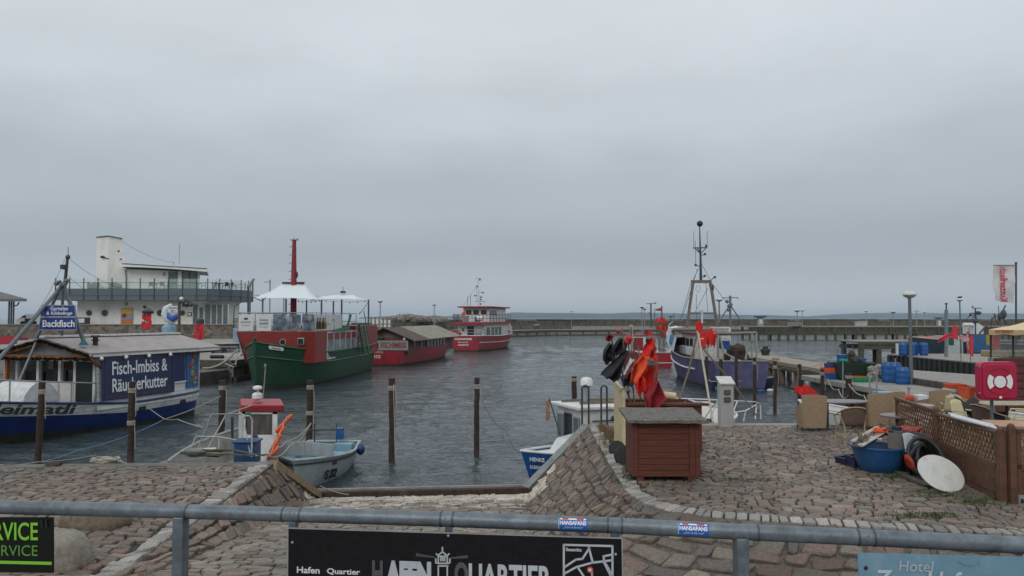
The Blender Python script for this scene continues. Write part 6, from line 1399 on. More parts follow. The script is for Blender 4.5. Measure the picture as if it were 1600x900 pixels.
m_ = MB(); m_.ball(A1 + dd * .9 + V((0, -.14, .12)), .07, 8, 6); m_.beam(A1 + dd * .3 + V((0, -.06, .05)), A1 + dd * 2.5 + V((0, -.06, .05)), .02, .03); m_.build('deck_lamp', darksteel, t, world=True)
random.seed(6); tangle(t.location + Matrix.Rotation(t.rotation_euler.z, 3, 'Z') @ V((H7 - 1.7, 0, .96)), 5, .2, .014, rope, 'rope_heap', 'coil of rope lying on the foredeck of the blue boat', 'rope heap', 8)
for k, (x0, x1, lab) in enumerate(((909.5, 920, 'left of the two black ladder hoops at the quay edge'), (939.5, 948.5, 'right of the two black ladder hoops at the quay edge'))):
 Yh = 19.75; a = P(x0, 664, Yh); b = P(x1, 664, Yh); tpz = P(x0, 602.5, Yh).z; r = (b.x - a.x) / 2; c = (a + b) / 2
 m_ = MB(); m_.tube([(a.x, Yh, -.9), (a.x, Yh, tpz - r)] + [(c.x - r * math.cos(i * math.pi / 8), Yh, tpz - r + r * math.sin(i * math.pi / 8)) for i in range(1, 8)] + [(b.x, Yh, tpz - r), (b.x, Yh, -.9)], .026, 8)
 tag(m_.build('ladder_hoop', darksteel, smooth=True), lab, 'handrail', 'black ladder hoops')
# storage cabinet
ZF = 12.93
t = thing('storage_cabinet', 'red brown wooden storage cabinet with a grey felt roof on the cobbles', 'cabinet', (2.62, 13.3, 0))
cb = bpy.data.materials.new('boarded_red'); cb.use_nodes = True
_t = cb.node_tree; _b = _t.nodes['Principled BSDF']; _b.inputs['Roughness'].default_value = .75
_co = N(_t, 'ShaderNodeTexCoord'); _mp = N(_t, 'ShaderNodeMapping'); _mp.inputs['Scale'].default_value = (1.5, 1.5, 26); _t.links.new(_co.outputs['Object'], _mp.inputs[0])
_nz = N(_t, 'ShaderNodeTexNoise'); _nz.inputs['Scale'].default_value = 2.2; _nz.inputs['Detail'].default_value = 6; _t.links.new(_mp.outputs[0], _nz.inputs[0])
_rp = N(_t, 'ShaderNodeValToRGB'); _rp.color_ramp.elements[0].position = .3; _rp.color_ramp.elements[0].color = (.070, .018, .009, 1); _rp.color_ramp.elements[1].position = .7; _rp.color_ramp.elements[1].color = (.135, .036, .018, 1); _t.links.new(_nz.outputs['Fac'], _rp.inputs[0]); _t.links.new(_rp.outputs[0], _b.inputs['Base Color'])
_bp = N(_t, 'ShaderNodeBump'); _bp.inputs['Strength'].default_value = .35; _bp.inputs['Distance'].default_value = .01; _t.links.new(_nz.outputs['Fac'], _bp.inputs['Height']); _t.links.new(_bp.outputs[0], _b.inputs['Normal'])
x0, x1, y0, y1, z0, z1 = 2.05, 3.20, 12.93, 13.75, .11, 1.04
m_ = MB(); m_.bb((x0 + .03, y0 + .03, z0), (x1 - .03, y1, z1))
nb_ = 9
for k in range(nb_):
 za = z0 + (z1 - z0) * k / nb_; zb2 = z0 + (z1 - z0) * (k + 1) / nb_ - .006
 m_.bb((x0 + .10, y0 + .008, za), (x1 - .19, y0 + .027, zb2)); m_.bb((x0 + .002, y0 + .08, za), (x0 + .027, y1 - .03, zb2))
m_.bb((x0, y0, z0), (x0 + .095, y0 + .03, z1)); m_.bb((x1 - .185, y0 + .002, z0), (x1 - .085, y0 + .03, z1)); m_.bb((x1 - .082, y0, z0), (x1, y0 + .03, z1)); m_.bb((x0, y0 + .032, z0), (x0 + .027, y0 + .078, z1))
m_.build('body', cb, t, world=True, bevel=.003)
for lx, ly in ((x0 + .12, y0 + .06), (x1 - .16, y0 + .06), (x0 + .12, y1 - .12), (x1 - .16, y1 - .12)):
 m_ = MB(); m_.bb((lx - .05, ly - .04, -.01), (lx + .07, ly + .06, z0 - .002)); m_.build('foot', cb, t, world=True)
m_ = MB(); zf, zb2 = 1.06, 1.15
def rfn(a, b, o=0): x = x0 - .10 + (x1 - x0 + .19) * a; y = y0 - .14 + (y1 - y0 + .25) * b; return V((x, y, zf + (zb2 - zf) * b + .012 * noise.noise(V((a * 6, b * 5, 0))) + o))
m_.grid(lambda a, b: rfn(a, b, .02), 16, 10); m_.grid(lambda a, b: rfn(a, b, -.02), 16, 10)
for s_ in (0, 1):
 m_.grid(lambda a, b: rfn(a, s_, -.03 + b * .05), 16, 1); m_.grid(lambda a, b: rfn(s_, a, -.03 + b * .05), 10, 1)
m_.build('roof', mat('roof_felt', (.15, .145, .13), .95, var=.5, scale=18, bump=1., bscale=80, dirt=(.12, .06, .04), damt=.7, dscale=4), t, world=True)
m_ = MB(); m_.beam((x1 - .1, y0 - .1, 1.035), (x1 + .12, y0 - .08, 1.04), .1, .03); m_.beam((x0 - .05, y0 - .09, 1.035), (x1 + .1, y0 - .09, 1.035), .03, .025); m_.build('eave_board', wood, t, world=True)
for k, (px, py, rr) in enumerate(((965, 712, .16), (977, 728, .19))):
 c = G(px, py, 0); m_ = MB(); m_.lathe((c.x, c.y + .1, .12 + .05 * k), [(rr * .5, -.10), (rr, -.08), (rr * 1.08, 0), (rr, .08), (rr * .5, .10)], 14, Matrix.Rotation(R(70), 3, 'X')); tag(m_.build('rubber_fender', blackrub, smooth=True), ('smaller black rubber fender at the left of the cabinet', 'larger black rubber fender leaning on the cabinet side')[k], 'fender')
c = G(985, 750, 0); m_ = MB(); m_.tube([c + V((-.15 + .05 * i, -.05 + .05 * math.sin(i * 1.2), .03 + .06 * (math.sin(i) > 0))) for i in range(9)], .012, 6); tag(m_.build('hose', blackrub, smooth=True), 'short black hose end lying at the foot of the cabinet', 'hose')
# flag bin with marker flags
t = thing('flag_bin', 'cream and red brown wooden bin holding marker flags behind the cabinet', 'bin', (2.9, 16.4, 0))
m_ = MB(); m_.bb((2.27, 15.6, .05), (2.33, 16.9, 1.30)); m_.add([(2.27, 15.6, 1.302), (2.33, 15.6, 1.302), (2.33, 16.9, 1.302), (2.27, 16.9, 1.302), (2.27, 16.9, 1.42), (2.33, 16.9, 1.42)], [(0, 1, 5, 4), (0, 4, 3), (1, 2, 5)]); m_.build('side_panel', cream, t, world=True)
m_ = MB(); m_.bb((2.35, 15.6, .05), (3.9, 15.66, 1.0)); m_.bb((3.86, 15.68, .05), (3.9, 16.9, 1.0)); m_.bb((2.35, 16.85, .05), (3.84, 16.9, 1.0)); m_.bb((2.35, 15.55, 1.003), (3.95, 15.75, 1.05)); m_.bb((2.5, 15.9, .75), (3.8, 16.2, .8)); m_.build('box', cb, t, world=True)
Fm = {'k': blackflag, 'r': redflag, 'd': darkred, 'o': orangeflag, 'w': mat('pale_cloth', (.5, .46, .46), .85)}
def marker(xb, yb, xt, yt, Y, flags, label, grp='marker flags in the cream bin', cap=None, ybase=None):
 a = P(xb, yb, Y); b = P(xt, yt, Y + .1); tt = thing('marker_pole', label, 'marker flag', a, 0, grp)
 m_ = MB(); m_.tube([a, b], .017, 6); m_.build('pole', mat('bamboo', (.16, .115, .08), .7, var=.3), tt, world=True)
 for k, poly in enumerate(flags):
  mk, pts, sd = poly; m_ = MB(); q = [P(x, y, Y - .02 - .05 * k) for x, y in pts]; random.seed(sd); o1 = U(0, 9); nh = len(q) // 2
  left = q[:nh]; right = q[nh:][::-1]
  def interp(L, v):
   v *= len(L) - 1; i = min(int(v), len(L) - 2); return L[i].lerp(L[i + 1], v - i)
  def fn(u, v):
   p_ = interp(left, v).lerp(interp(right, v), u); return p_ + V((0, .14 * math.sin(u * 8 + o1 + v * 3) * (.3 + .7 * u) + .07 * noise.noise(V((u * 3, v * 3, sd))), 0.015 * math.sin(u * 11 + o1)))
  m_.grid(fn, 12, 12); m_.build('flag', Fm[mk], tt, world=True, smooth=True, solid=.003)
 if cap:
  cx, cy, cr, cm = cap; c = P(cx, cy, Y - .05); m_ = MB()
  for k in range(7): m_.ball(c + V((U(-1, 1) * cr * .6, U(-.5, .5) * cr, U(-1, 1) * cr * .5)), cr * U(.45, .7), 7, 5, jit=.15)
  m_.build('float', cm, tt, world=True, smooth=True)
 return tt
Yf = 15.9
marker(993, 645, 959, 563, Yf, [('k', [(952, 536), (943, 548), (941, 562), (946, 571), (963, 562), (961, 553), (957, 545), (955, 537)], 3)], 'marker pole leaning left with the leftmost black flag')
marker(986, 640, 969, 528, Yf + .1, [('k', [(968, 528), (955, 547), (946, 558), (944, 563), (972, 551), (979, 544), (979, 535), (972, 528)], 4)], 'marker pole with the upper black flag blown to the left')
marker(985, 640, 973, 525, Yf - .1, [('k', [(978, 545), (955, 566), (941, 580), (938, 586), (958, 596), (968, 592), (974, 572), (983, 552)], 5)], 'marker pole with the large lower black flag')
marker(992, 636, 981, 527, Yf - .2, [('w', [(985, 560), (978, 575), (972, 590), (985, 580), (989, 570), (993, 562)], 6), ('d', [(991, 566), (982, 580), (978, 593), (992, 596), (993, 580), (994, 566)], 7), ('k', [(974, 586), (970, 590), (973, 604), (988, 603), (994, 597), (991, 592)], 8)], 'pair of poles with pale and dark red cloth in the middle of the bin', cap=(981, 531, .10, mat('float_red', (.42, .02, .02), .6)))
marker(1003, 640, 985, 505, Yf + .3, [('w', [(984, 508), (985, 530), (986, 552), (989, 552), (989, 530), (987, 508)], 9)], 'tall grey pole wrapped in pale net', cap=(966, 518, .001, darksteel))
marker(1031, 640, 1019, 527, Yf - .1, [('r', [(1017, 526), (1006, 540), (1003, 556), (1023, 562), (1027, 545), (1023, 530)], 10), ('r', [(1005, 558), (999, 585), (1006, 612), (1024, 604), (1030, 585), (1027, 556)], 11)], 'pole with the tall bright red flag at the right of the bin')
marker(1010, 640, 997, 540, Yf - .35, [('o', [(1003, 553), (987, 572), (985, 602), (1001, 598), (1014, 580), (1015, 558)], 12), ('r', [(992, 596), (994, 612), (999, 622), (1010, 606), (1008, 596), (1004, 588)], 13)], 'pole with the orange flag in the centre of the bin')
marker(1016, 642, 1027, 560, Yf - .45, [('d', [(1024, 594), (1005, 617), (1013, 641), (1029, 635), (1039, 621), (1030, 596)], 14)], 'leaning pole with the lowest dark red flag at the right', cap=(1018, 567, .09, mat('mesh_float', (.12, .08, .07), .8)))
marker(975, 560, 972, 512, Yf + .5, [], 'short pole topped by a dark red float at the upper left', cap=(966, 518, .05, mat('float_red', (.42, .02, .02), .6)))
marker(978, 600, 955, 530, Yf + .2, [('d', [(945, 526), (947, 533), (952, 534), (957, 531), (958, 524), (952, 523)], 15)], 'thin pole with a small folded red pennant at the far upper left')
c = P(1037, 618, Yf); m_ = MB(); m_.ball(c, .07, 9, 6); m_.cyl(c, c + V((.25, 0, -.02)), .09, .08, 10); tag(m_.build('buoy', mat('cream_buoy', (.55, .42, .25), .5), smooth=True), 'cream float tied at the right end of the flag bin', 'buoy')
c = P(976, 612, 15.7); tangle(c, 5, .1, .014, rope, 'rope_heap', 'knot of pale rope on the left corner of the flag bin', 'rope heap', 12)
c = P(1052, 638, Yf); m_ = MB()
for k in range(5): m_.ball(c + V((U(-.08, .08), 0, U(-.03, .03))), .035, 6, 4)
tag(m_.build('orange_floats', orangep, smooth=True), 'few small orange floats on the red rim right of the flag bin', 'floats')
m_ = MB(); m_.beam((3.92, 15.9, 1.0), (4.05, 15.95, 1.0), .3, .05);  tag(m_.build('side_shelf', cb), 'narrow dark red shelf attached right of the flag bin', 'shelf')
# power pedestal
t = thing('power_pedestal', 'grey power pedestal with two small displays at the quay edge', 'pedestal', (5.55, 19.5, 0))
a = P(1124, 600, 19.5); b = P(1145, 665, 19.5)
m_ = MB(); m_.add([(a.x, 19.4, .0), (b.x, 19.4, .0), (b.x, 19.7, .0), (a.x, 19.7, 0), (a.x - .0, 19.38, a.z - .02), (b.x, 19.38, a.z - .02), (b.x, 19.7, a.z + .12), (a.x, 19.7, a.z + .12)], [(0, 1, 5, 4), (1, 2, 6, 5), (2, 3, 7, 6), (3, 0, 4, 7), (4, 5, 6, 7)])
m_.build('body', mat('pedestal_grey', (.36, .355, .34), .5, var=.06, dirt=(.25, .23, .2), damt=.3), t, world=True, bevel=.012)
m_ = MB(); p = P(1134.5, 594, 19.4); m_.add([(a.x - .03, 19.34, a.z - .0), (b.x + .03, 19.34, a.z), (b.x + .03, 19.75, a.z + .15), (a.x - .03, 19.75, a.z + .15), (a.x - .03, 19.34, a.z + .03), (b.x + .03, 19.34, a.z + .03), (b.x + .03, 19.75, a.z + .18), (a.x - .03, 19.75, a.z + .18)], [(0, 1, 5, 4), (1, 2, 6, 5), (2, 3, 7, 6), (3, 0, 4, 7), (4, 5, 6, 7), (3, 2, 1, 0)]); m_.build('lid', mat('pedestal_lid', (.5, .5, .47), .5), t, world=True)
for py in (613, 624.5):
 c = P(1136.5, py, 19.36); m_ = MB(); m_.box(c, (.16, .02, .12)); d_ = m_.build('display', darksteel, t, world=True)
 m_ = MB(); m_.box(c + V((0, -.012, 0)), (.11, .01, .075)); wsub(m_, 'glass', mat('display_brown', (.12, .10, .07), .3), d_, t)
# white boat with pulpit and spar behind the pedestal
t = thing('pulpit_boat', 'white boat bow with tubular pulpit rails just beyond the quay edge', 'boat', (5.7, 23.6, WZ), R(-93))
def s8(t): return 1.18 + .12 * t
f8, w8 = hullfn(6.4, 2.4, s8, -.5, .85, .45, 2.0, .5, (.25, .5))
make_hull(t, f8, [('hull', 0, 1, white)], nt=22, deck=lambda t: s8(t) - .03, deckm=mat('deck_cream', (.5, .49, .44), .6), rail=.035, railm=white)
m_ = MB()
def gt2(*ps, r=.02): m_.tube([P(x, y, Y) for x, y, Y in ps], r, 6)
gt2((1048, 622, 21.5), (1075, 623, 21.2), (1123, 625, 20.8), (1180, 628, 21.3), (1188, 632, 21.8), (1189, 655, 21.8)); gt2((1075, 624, 21.2), (1105, 634, 20.9), (1125, 637, 20.7)); gt2((1145, 645, 20.7), (1165, 642, 21), (1182, 632, 21.6), (1180, 655, 21.4))
gt2((1078, 624, 21.2), (1074, 640, 21.2)); gt2((1122, 626, 20.7), (1108, 655, 20.6)); gt2((1165, 642, 21), (1162, 658, 21)); gt2((1152, 627, 21), (1144, 648, 20.8))
m_.build('pulpit', white, t, world=True, smooth=True)
m_ = MB(); m_.tube([P(1091, 520, 21), P(1099, 570, 20.9), P(1114, 660, 20.4)], .03, 7); m_.tube([P(1089, 517, 21), P(1093, 530, 21), P(1099, 529, 21)], .02, 6); m_.build('white_spar', mat('spar_white', (.5, .46, .40), .6), t, world=True, smooth=True)
m_ = MB(); m_.tube([P(1089, 522, 21.1), P(1076, 580, 21.1), P(1062, 624, 21)], .03, 7); m_.tube([P(1096, 542, 21), P(1150, 605, 21), P(1184, 652, 21)], .022, 7); m_.build('wooden_spar', wood, t, world=True, smooth=True)
m_ = MB(); m_.ball(P(1061, 625, 21), .06, 6, 4); m_.tube([P(1100, 655, 20.6), P(1110, 640, 20.8), P(1122, 626, 20.7)], .012, 5); m_.box(P(1104, 657, 20.5), (.1, .1, .1)); m_.box(P(1111, 657, 20.5), (.08, .1, .1)); m_.build('fitting', darksteel, t, world=True)
# blue cutter
t = cut = thing('fishing_cutter', 'weathered violet blue fishing cutter with a tall grey mast frame', 'boat', (12.9, 50.6, WZ), R(91))
def s9(t): return 1.55 + .15 * (1 - t) + 1.15 * max(0, (t - .35) / .65) ** 1.4
f9, w9 = hullfn(15.2, 3.9, s9, -1.0, .80, .45, 2.4, .9, (.22, .5))
vb = mat('cutter_violet', (.075, .072, .165), .65, var=.35, scale=2, dirt=(.10, .055, .04), damt=.85, dscale=2, dst=(1.6, 1.6, .3))
make_hull(t, f9, [('waterline_grime', 0, .43, algae), ('hull', .43, .88, vb), ('bulwark', .88, 1, vb)], nt=30, deck=lambda t: s9(t) - .75, deckm=wood, rail=.05, railm=mat('rail_grey', (.2, .2, .19), .7))
m_ = MB(); m_.tube([f9(.25 + i / 20 * .74, .76, 1) + V((0, .05, 0)) for i in range(21)], .055, 6); m_.build('white_strake', white, t, smooth=True)
def cl(p): return Matrix.Rotation(-t.rotation_euler.z, 3, 'Z') @ (V(p) - t.location)
m_ = MB()
for side in (1, -1): m_.grid(lambda a, b: V((f9(.56 + .42 * a, 1, side).x, f9(.56 + .42 * a, 1, side).y * (1 - .12 * b), f9(.56 + .42 * a, 1, side).z + b * (1.0 - .75 * a))), 14, 4)
m_.build('whaleback', mat('whaleback_white', (.50, .53, .54), .5, var=.1, dirt=(.25, .17, .12), damt=.4), t, smooth=True)
m_ = MB(); n = 14; vs = []
for i in range(n + 1):
 a = .56 + .42 * i / n
 for side in (1, -1): q = f9(a, 1, side); vs.append((q.x, q.y * .88, q.z + 1.0 - .75 * i / n))
m_.add(vs, [(2 * i, 2 * i + 1, 2 * i + 3, 2 * i + 2) for i in range(n)]); m_.build('whaleback_deck', wood, t)
m_ = MB()
for i in range(13):
 a = .60 + .33 * i / 12; q = f9(a, 1, 1); z_ = q.z + 1.0 - .6 * i / 12
 m_.tube([V((q.x, q.y + .05, q.z)), V((q.x + .1, q.y + .22, q.z + .6)), V((q.x + .05, q.y + .05, z_ + .55)), V((q.x, q.y * .6, z_ + .62))], .03, 5)
for h_ in (.45, .9, 1.35): m_.tube([V((f9(.6 + .33 * i / 12, 1, 1).x, f9(.6 + .33 * i / 12, 1, 1).y + (.22 if h_ < 1 else .08), f9(.6 + .33 * i / 12, 1, 1).z + h_)) for i in range(13)], .02, 5)
m_.build('guard_rail', white, t, smooth=True)
m_ = MB(); m_.bb((-1.5, -1.1, 1.0), (1.8, 1.1, 3.1)); m_.build('wheelhouse', mat('wheel_white', (.45, .43, .40), .6, dirt=(.2, .08, .05), damt=.6), t, bevel=.04)
for y in (-.6, 0, .6):
 m_ = MB(); m_.bb((-1.55, y - .22, 2.2), (-1.49, y + .22, 2.8)); m_.build('window', glassd, t)
for x in (-.8, .2, 1.1):
 m_ = MB(); m_.bb((x - .3, 1.09, 2.2), (x + .3, 1.15, 2.8)); m_.build('window', glassd, t)
m_ = MB(); m_.bb((-1.7, -1.3, 3.103), (2.0, 1.3, 3.22)); m_.build('wheelhouse_roof', mat('rust_red', (.14, .035, .025), .7, var=.3), t)
m_ = MB(); m_.bb((2.2, 1.62, 2.35), (3.8, 1.80, 3.0)); m_.build('blue_tarp', mat('tarp_blue', (.06, .24, .46), .6, var=.2), t, bevel=.05)
for k in range(6):
 m_ = MB(); x = 1.6 - k * .5; m_.bb((x, 1.55, 1.2), (x + .03, 1.6, 2.3)); m_.build('stanchion', darksteel, t)
m_ = MB(); m_.bb((-1.6, 1.25, 1.75), (1.7, 1.3, 2.3)); m_.build('slatted_panel', white, t)
Ym = 49
lm = [P(1073, 512, Ym), P(1083, 441, Ym), P(1110, 441, Ym), P(1121, 512, Ym)]
m_ = MB(); m_.beam(lm[0], lm[1], .16, .16); m_.beam(lm[3], lm[2], .16, .16); m_.beam(P(1080, 440, Ym), P(1111, 440, Ym), .2, .2); m_.beam(P(1078, 489.5, Ym), P(1118, 489.5, Ym), .12, .12)
mst = m_.build('mast_frame', mat('mast_wood', (.17, .14, .12), .8, var=.3), t, world=True)
m_ = MB(); m_.tube([P(1095, 440, Ym), P(1094.5, 403, Ym), P(1093, 352, Ym)], [.10, .07, .03], 7); m_.beam(P(1083, 387.5, Ym), P(1105, 387, Ym), .07, .07)
for a, b in (((1086, 388), (1094, 396)), ((1103, 388), (1095, 396)), ((1090, 388), (1094, 395)), ((1086, 415), (1094, 416)), ((1095, 399), (1101, 398)), ((1095, 434), (1101, 432)), ((1110, 439), (1116, 433))): m_.beam(P(*a, Ym), P(*b, Ym), .05, .05)
for x, y0_, y1_ in ((1084, 361, 388), (1086.5, 376, 388), (1105, 361, 388), (1087, 390, 412)): m_.cyl(P(x, y1_, Ym), P(x, y0_, Ym), .014, n=4)
for x, y in ((1103.5, 384), (1101.5, 397), (1087, 414), (1101, 431), (1117, 433)): m_.ball(P(x, y, Ym), .09, 6, 4)
wsub(m_, 'topmast', darksteel, mst, t)
m_ = MB(); m_.ball(P(1093.5, 349.5, Ym), .20, 14, 10); wsub(m_, 'signal_ball', black, mst, t)
m_ = MB()
for a, b in (((1090, 420), (1066, 496)), ((1080, 441), (1063, 500)), ((1096, 412), (1110, 438)), ((1111, 441), (1142, 481)), ((1106, 450), (1085, 490)), ((1091, 420), (1082, 440)), ((1108, 445), (1122, 505)), ((1088, 460), (1088, 505)), ((1103, 441), (1106, 490))):
 m_.tube([P(*a, Ym), P(*b, Ym)], .014, 4)
m_.tube([P(1090, 445, Ym), P(1087, 452, Ym), P(1090, 457, Ym), P(1094, 453, Ym), P(1093, 445, Ym)], .012, 4); m_.ball(P(1113, 450, Ym), .14, 6, 5, (.8, .8, 1.8)); wsub(m_, 'rigging', darksteel, mst, t)
m_ = MB(); m_.tube([P(1093, 487, Ym - 1), P(1095, 483, Ym - 1), P(1099, 488, Ym - 1)], .09, 8); m_.box(P(1093, 485, Ym - 1), (.5, .15, .1)); m_.cyl(P(1097, 505, Ym - 1), P(1097, 486, Ym - 1), .06); m_.build('radar', white, t, world=True, smooth=True)
m_ = MB(); Yg = 44
for a, b in (((1182, 519), (1182, 563)), ((1175, 521), (1175, 560)), ((1182, 519), (1115, 520)), ((1122, 523), (1122, 560)), ((1168, 545), (1175, 533)), ((1165, 562), (1168, 545)), ((1125, 525), (1130, 548))): m_.beam(P(*a, Yg), P(*b, Yg), .10, .10)
m_.beam(P(1128, 548, Yg), P(1150, 562, Yg), .08, .08); m_.build('stern_gallows', mat('gallows_grey', (.27, .26, .25), .6), t, world=True)
m_ = MB()
for a, b, r in (((1141, 462), (1141, 518), .07), ((1138, 480), (1122, 505), .04), ((1142, 478), (1158, 502), .04), ((1128, 465.5), (1153, 465), .03), ((1153, 465), (1153, 468), .02)): m_.cyl(P(*a, 46), P(*b, 46), r, n=6)
for x, y in ((1136, 471), (1139, 478), (1142, 476), (1138, 484)): m_.ball(P(x, y, 46), .12, 6, 4)
m_.build('aft_mast', mat('aft_grey', (.14, .15, .16), .5), t, world=True)
m_ = MB(); a = P(1110, 511, 45); b = P(1142, 521, 45); m_.bb((a.x, 45, b.z), (b.x, 45.06, a.z)); sg = m_.build('sign', white, t, world=True)
text('TRAWLERTOUR', P(1127, 514, 44.95), (1, 0, 0), (0, 0, 1), .9, .10, letterk, t, world=True, bold=.01); text('AB SASSNITZ', P(1128, 517.5, 44.95), (1, 0, 0), (0, 0, 1), .75, .09, letterk, t, world=True)
m_ = MB(); random.seed(15)
for k in range(6): m_.tube([P(1107 + k * 2.2, 541 + U(-2, 2), 43.6), P(1108 + k * 2.1, 556, 43.6)], .045, 6)
m_.build('fender', mat('fender_white', (.5, .48, .44), .6), t, world=True, smooth=True)
m_ = MB(); c = P(1150, 548, 47); m_.cyl(c - V((.5, 0, 0)), c + V((.5, 0, 0)), .35, n=12); m_.box(c - V((0, 0, .4)), (1.4, .6, .4)); m_.build('winch', rust, t, world=True)
m_ = MB(); a = P(1140, 559, 43.6); b = P(1172, 566, 43.6); m_.add([(a.x, 43.6, b.z), (b.x, 43.6, b.z), (b.x - .4, 44.3, b.z + .1), (a.x + .3, 44.3, a.z + .1)], [(0, 1, 2, 3)]); m_.build('hatch', greymetal, t, world=True)
m_ = MB(); c = P(1133, 539, 46); m_.box(c, (.45, .45, .5)); m_.build('blue_box', bluep, t, world=True)
m_ = MB(); c = P(1134, 531, 46); m_.bb((c.x - .3, 46, c.z - .2), (c.x + .3, 46.05, c.z + .25)); m_.build('board', white, t, world=True)
random.seed(31)
for (cx, cy, w_, h_, n_, lab) in ((1105, 528, 20, 32, 26, 'big bundle of bright red marker flags hanging at the cutter stern'), (1092, 506, 8, 14, 8, 'smaller red flag bundle above at the cutter mast')):
 tt = thing('flag_bundle', lab, 'flags', P(cx, cy + h_ / 2, 44.5), 0, 'red flag bundles on the cutter')
 for k in range(n_):
  m_ = MB(); p = P(cx + U(-w_ / 2, w_ / 2), cy - h_ / 2 + U(0, h_ * .55), 44.5 + U(-.2, .2)); flagsheet(m_, p, U(.1, .25) * random.choice((-1, 1)), U(.35, .6), 50 + k, nx=3, nz=5); m_.build('flag', redflag, tt, world=True, smooth=True)
 m_ = MB(); m_.tube([P(cx, cy + h_ / 2 + 6, 44.5), P(cx, cy - h_ / 2 - 4, 44.5)], .02, 5); m_.build('pole', wood, tt, world=True)
# red boat behind with white wheelhouse
t = thing('red_fishing_boat', 'red and white fishing boat half hidden behind the black and red flags', 'boat', (11.6, 69, WZ), R(95))
def s10(t): return 1.35 + .6 * t ** 2
f10, w10 = hullfn(11, 3.9, s10, -.8, .82, .45, 2.4, .6, (.22, .5))
make_hull(t, f10, [('hull', 0, 1, redp)], nt=22, deck=lambda t: s10(t) - .4, deckm=wood, rail=.06, railm=white)
for zz in (.55, .95):
 m_ = MB(); m_.tube([f10(0, zz, 1) + V((-.02, 0, 0)), f10(0, zz, -1) + V((-.02, 0, 0))] + [f10(i / 10 * .95, zz, -1) + V((0, -.03, 0)) for i in range(11)], .035, 5); m_.build('stripe', white, t)
Yr = 66
m_ = MB(); a = P(984, 525, Yr); b = P(1009, 553, Yr); m_.bb((a.x, Yr, b.z - .3), (b.x, Yr + 2.5, a.z)); m_.build('wheelhouse', white, t, world=True)
m_ = MB(); m_.bb((a.x + .35, Yr - .03, b.z), (a.x + 1.15, Yr + .0, a.z - .15)); m_.build('door', mat('door_red', (.20, .02, .03), .5), t, world=True)
m_ = MB(); m_.bb((a.x - .1, Yr - .1, a.z + .003), (b.x + .1, Yr + 2.6, a.z + .08)); m_.build('roof', redp, t, world=True)
for k in range(5):
 m_ = MB(); p = P(1024 + k * 3.2, 550, 64.5); m_.tube([p, p + V((.02, 0, 1.1))], .05, 5); m_.build('fender', white if k % 2 else greymetal, t, world=True)
m_ = MB()
for a, b, r in (((1017, 474), (1017, 512), .07), ((1010, 474.5), (1025, 474), .03), ((1024.5, 472), (1024.5, 475), .04), ((1012, 489), (1017, 489), .04), ((1023, 482), (1023, 500), .03), ((1034, 478), (1034, 505), .06), ((1048, 496), (1048, 505), .05), ((1045, 495), (1052, 494), .05), ((1053, 488), (1053, 505), .02)): m_.cyl(P(*a, Yr), P(*b, Yr), r, n=5)
m_.build('mast', mat('mast_dark', (.07, .08, .09), .5), t, world=True)
m_ = MB(); m_.add([P(1024, 483, Yr), P(1033, 481, Yr), P(1033, 486, Yr), P(1025, 485.5, Yr)], [(0, 1, 2, 3)]); m_.build('pennant', mat('dull_red_cloth', (.3, .06, .04), .8), t, world=True, solid=.02)
random.seed(41)
tt = thing('flag_bundle', 'cluster of red flags standing above the red boat left of the cutter bow', 'flags', P(1034, 530, 63.5))
for k in range(13):
 px, py = random.choice(((1030, 500), (1040, 500), (1026, 512), (1035, 512), (1042, 508), (1025, 520), (1033, 522), (1019, 520), (1013, 518), (1038, 498)))
 m_ = MB(); flagsheet(m_, P(px + U(-2, 2), py - 3, 63.5), U(.25, .5) * random.choice((-1, 1)), U(.3, .5), 70 + k, nx=4, nz=4); m_.build('flag', redflag if k % 3 else darkred, tt, world=True, smooth=True)
for k in range(7):
 m_ = MB(); m_.tube([P(1030 + k * 1.5, 550, 63.5), P(1024 + k * 3.4, 500 + U(-3, 8), 63.5)], .025, 4); m_.build('pole', mat('green_pole', (.06, .09, .06), .7), tt, world=True)
m_ = MB(); a = P(980, 523, 120); b = P(1012, 513, 120)
t = thing('speed_boat', 'small dark motor boat with a pale windscreen beyond the red boat', 'boat', P(997, 522, 110))
t.location.z = WZ
def s11(t): return .9 + .3 * t
f11, w11 = hullfn(4.5, 1.8, s11, -.3, .8, .4, 2.4, .4, (.25, .5)); t.rotation_euler.z = 0
make_hull(t, f11, [('hull', 0, 1, black)], nt=14, deck=lambda t: s11(t) - .05, deckm=white)
m_ = MB(); m_.bb((-.6, -.6, .9), (.6, .6, 1.5)); m_.build('windscreen', glassm, t, bevel=.15)
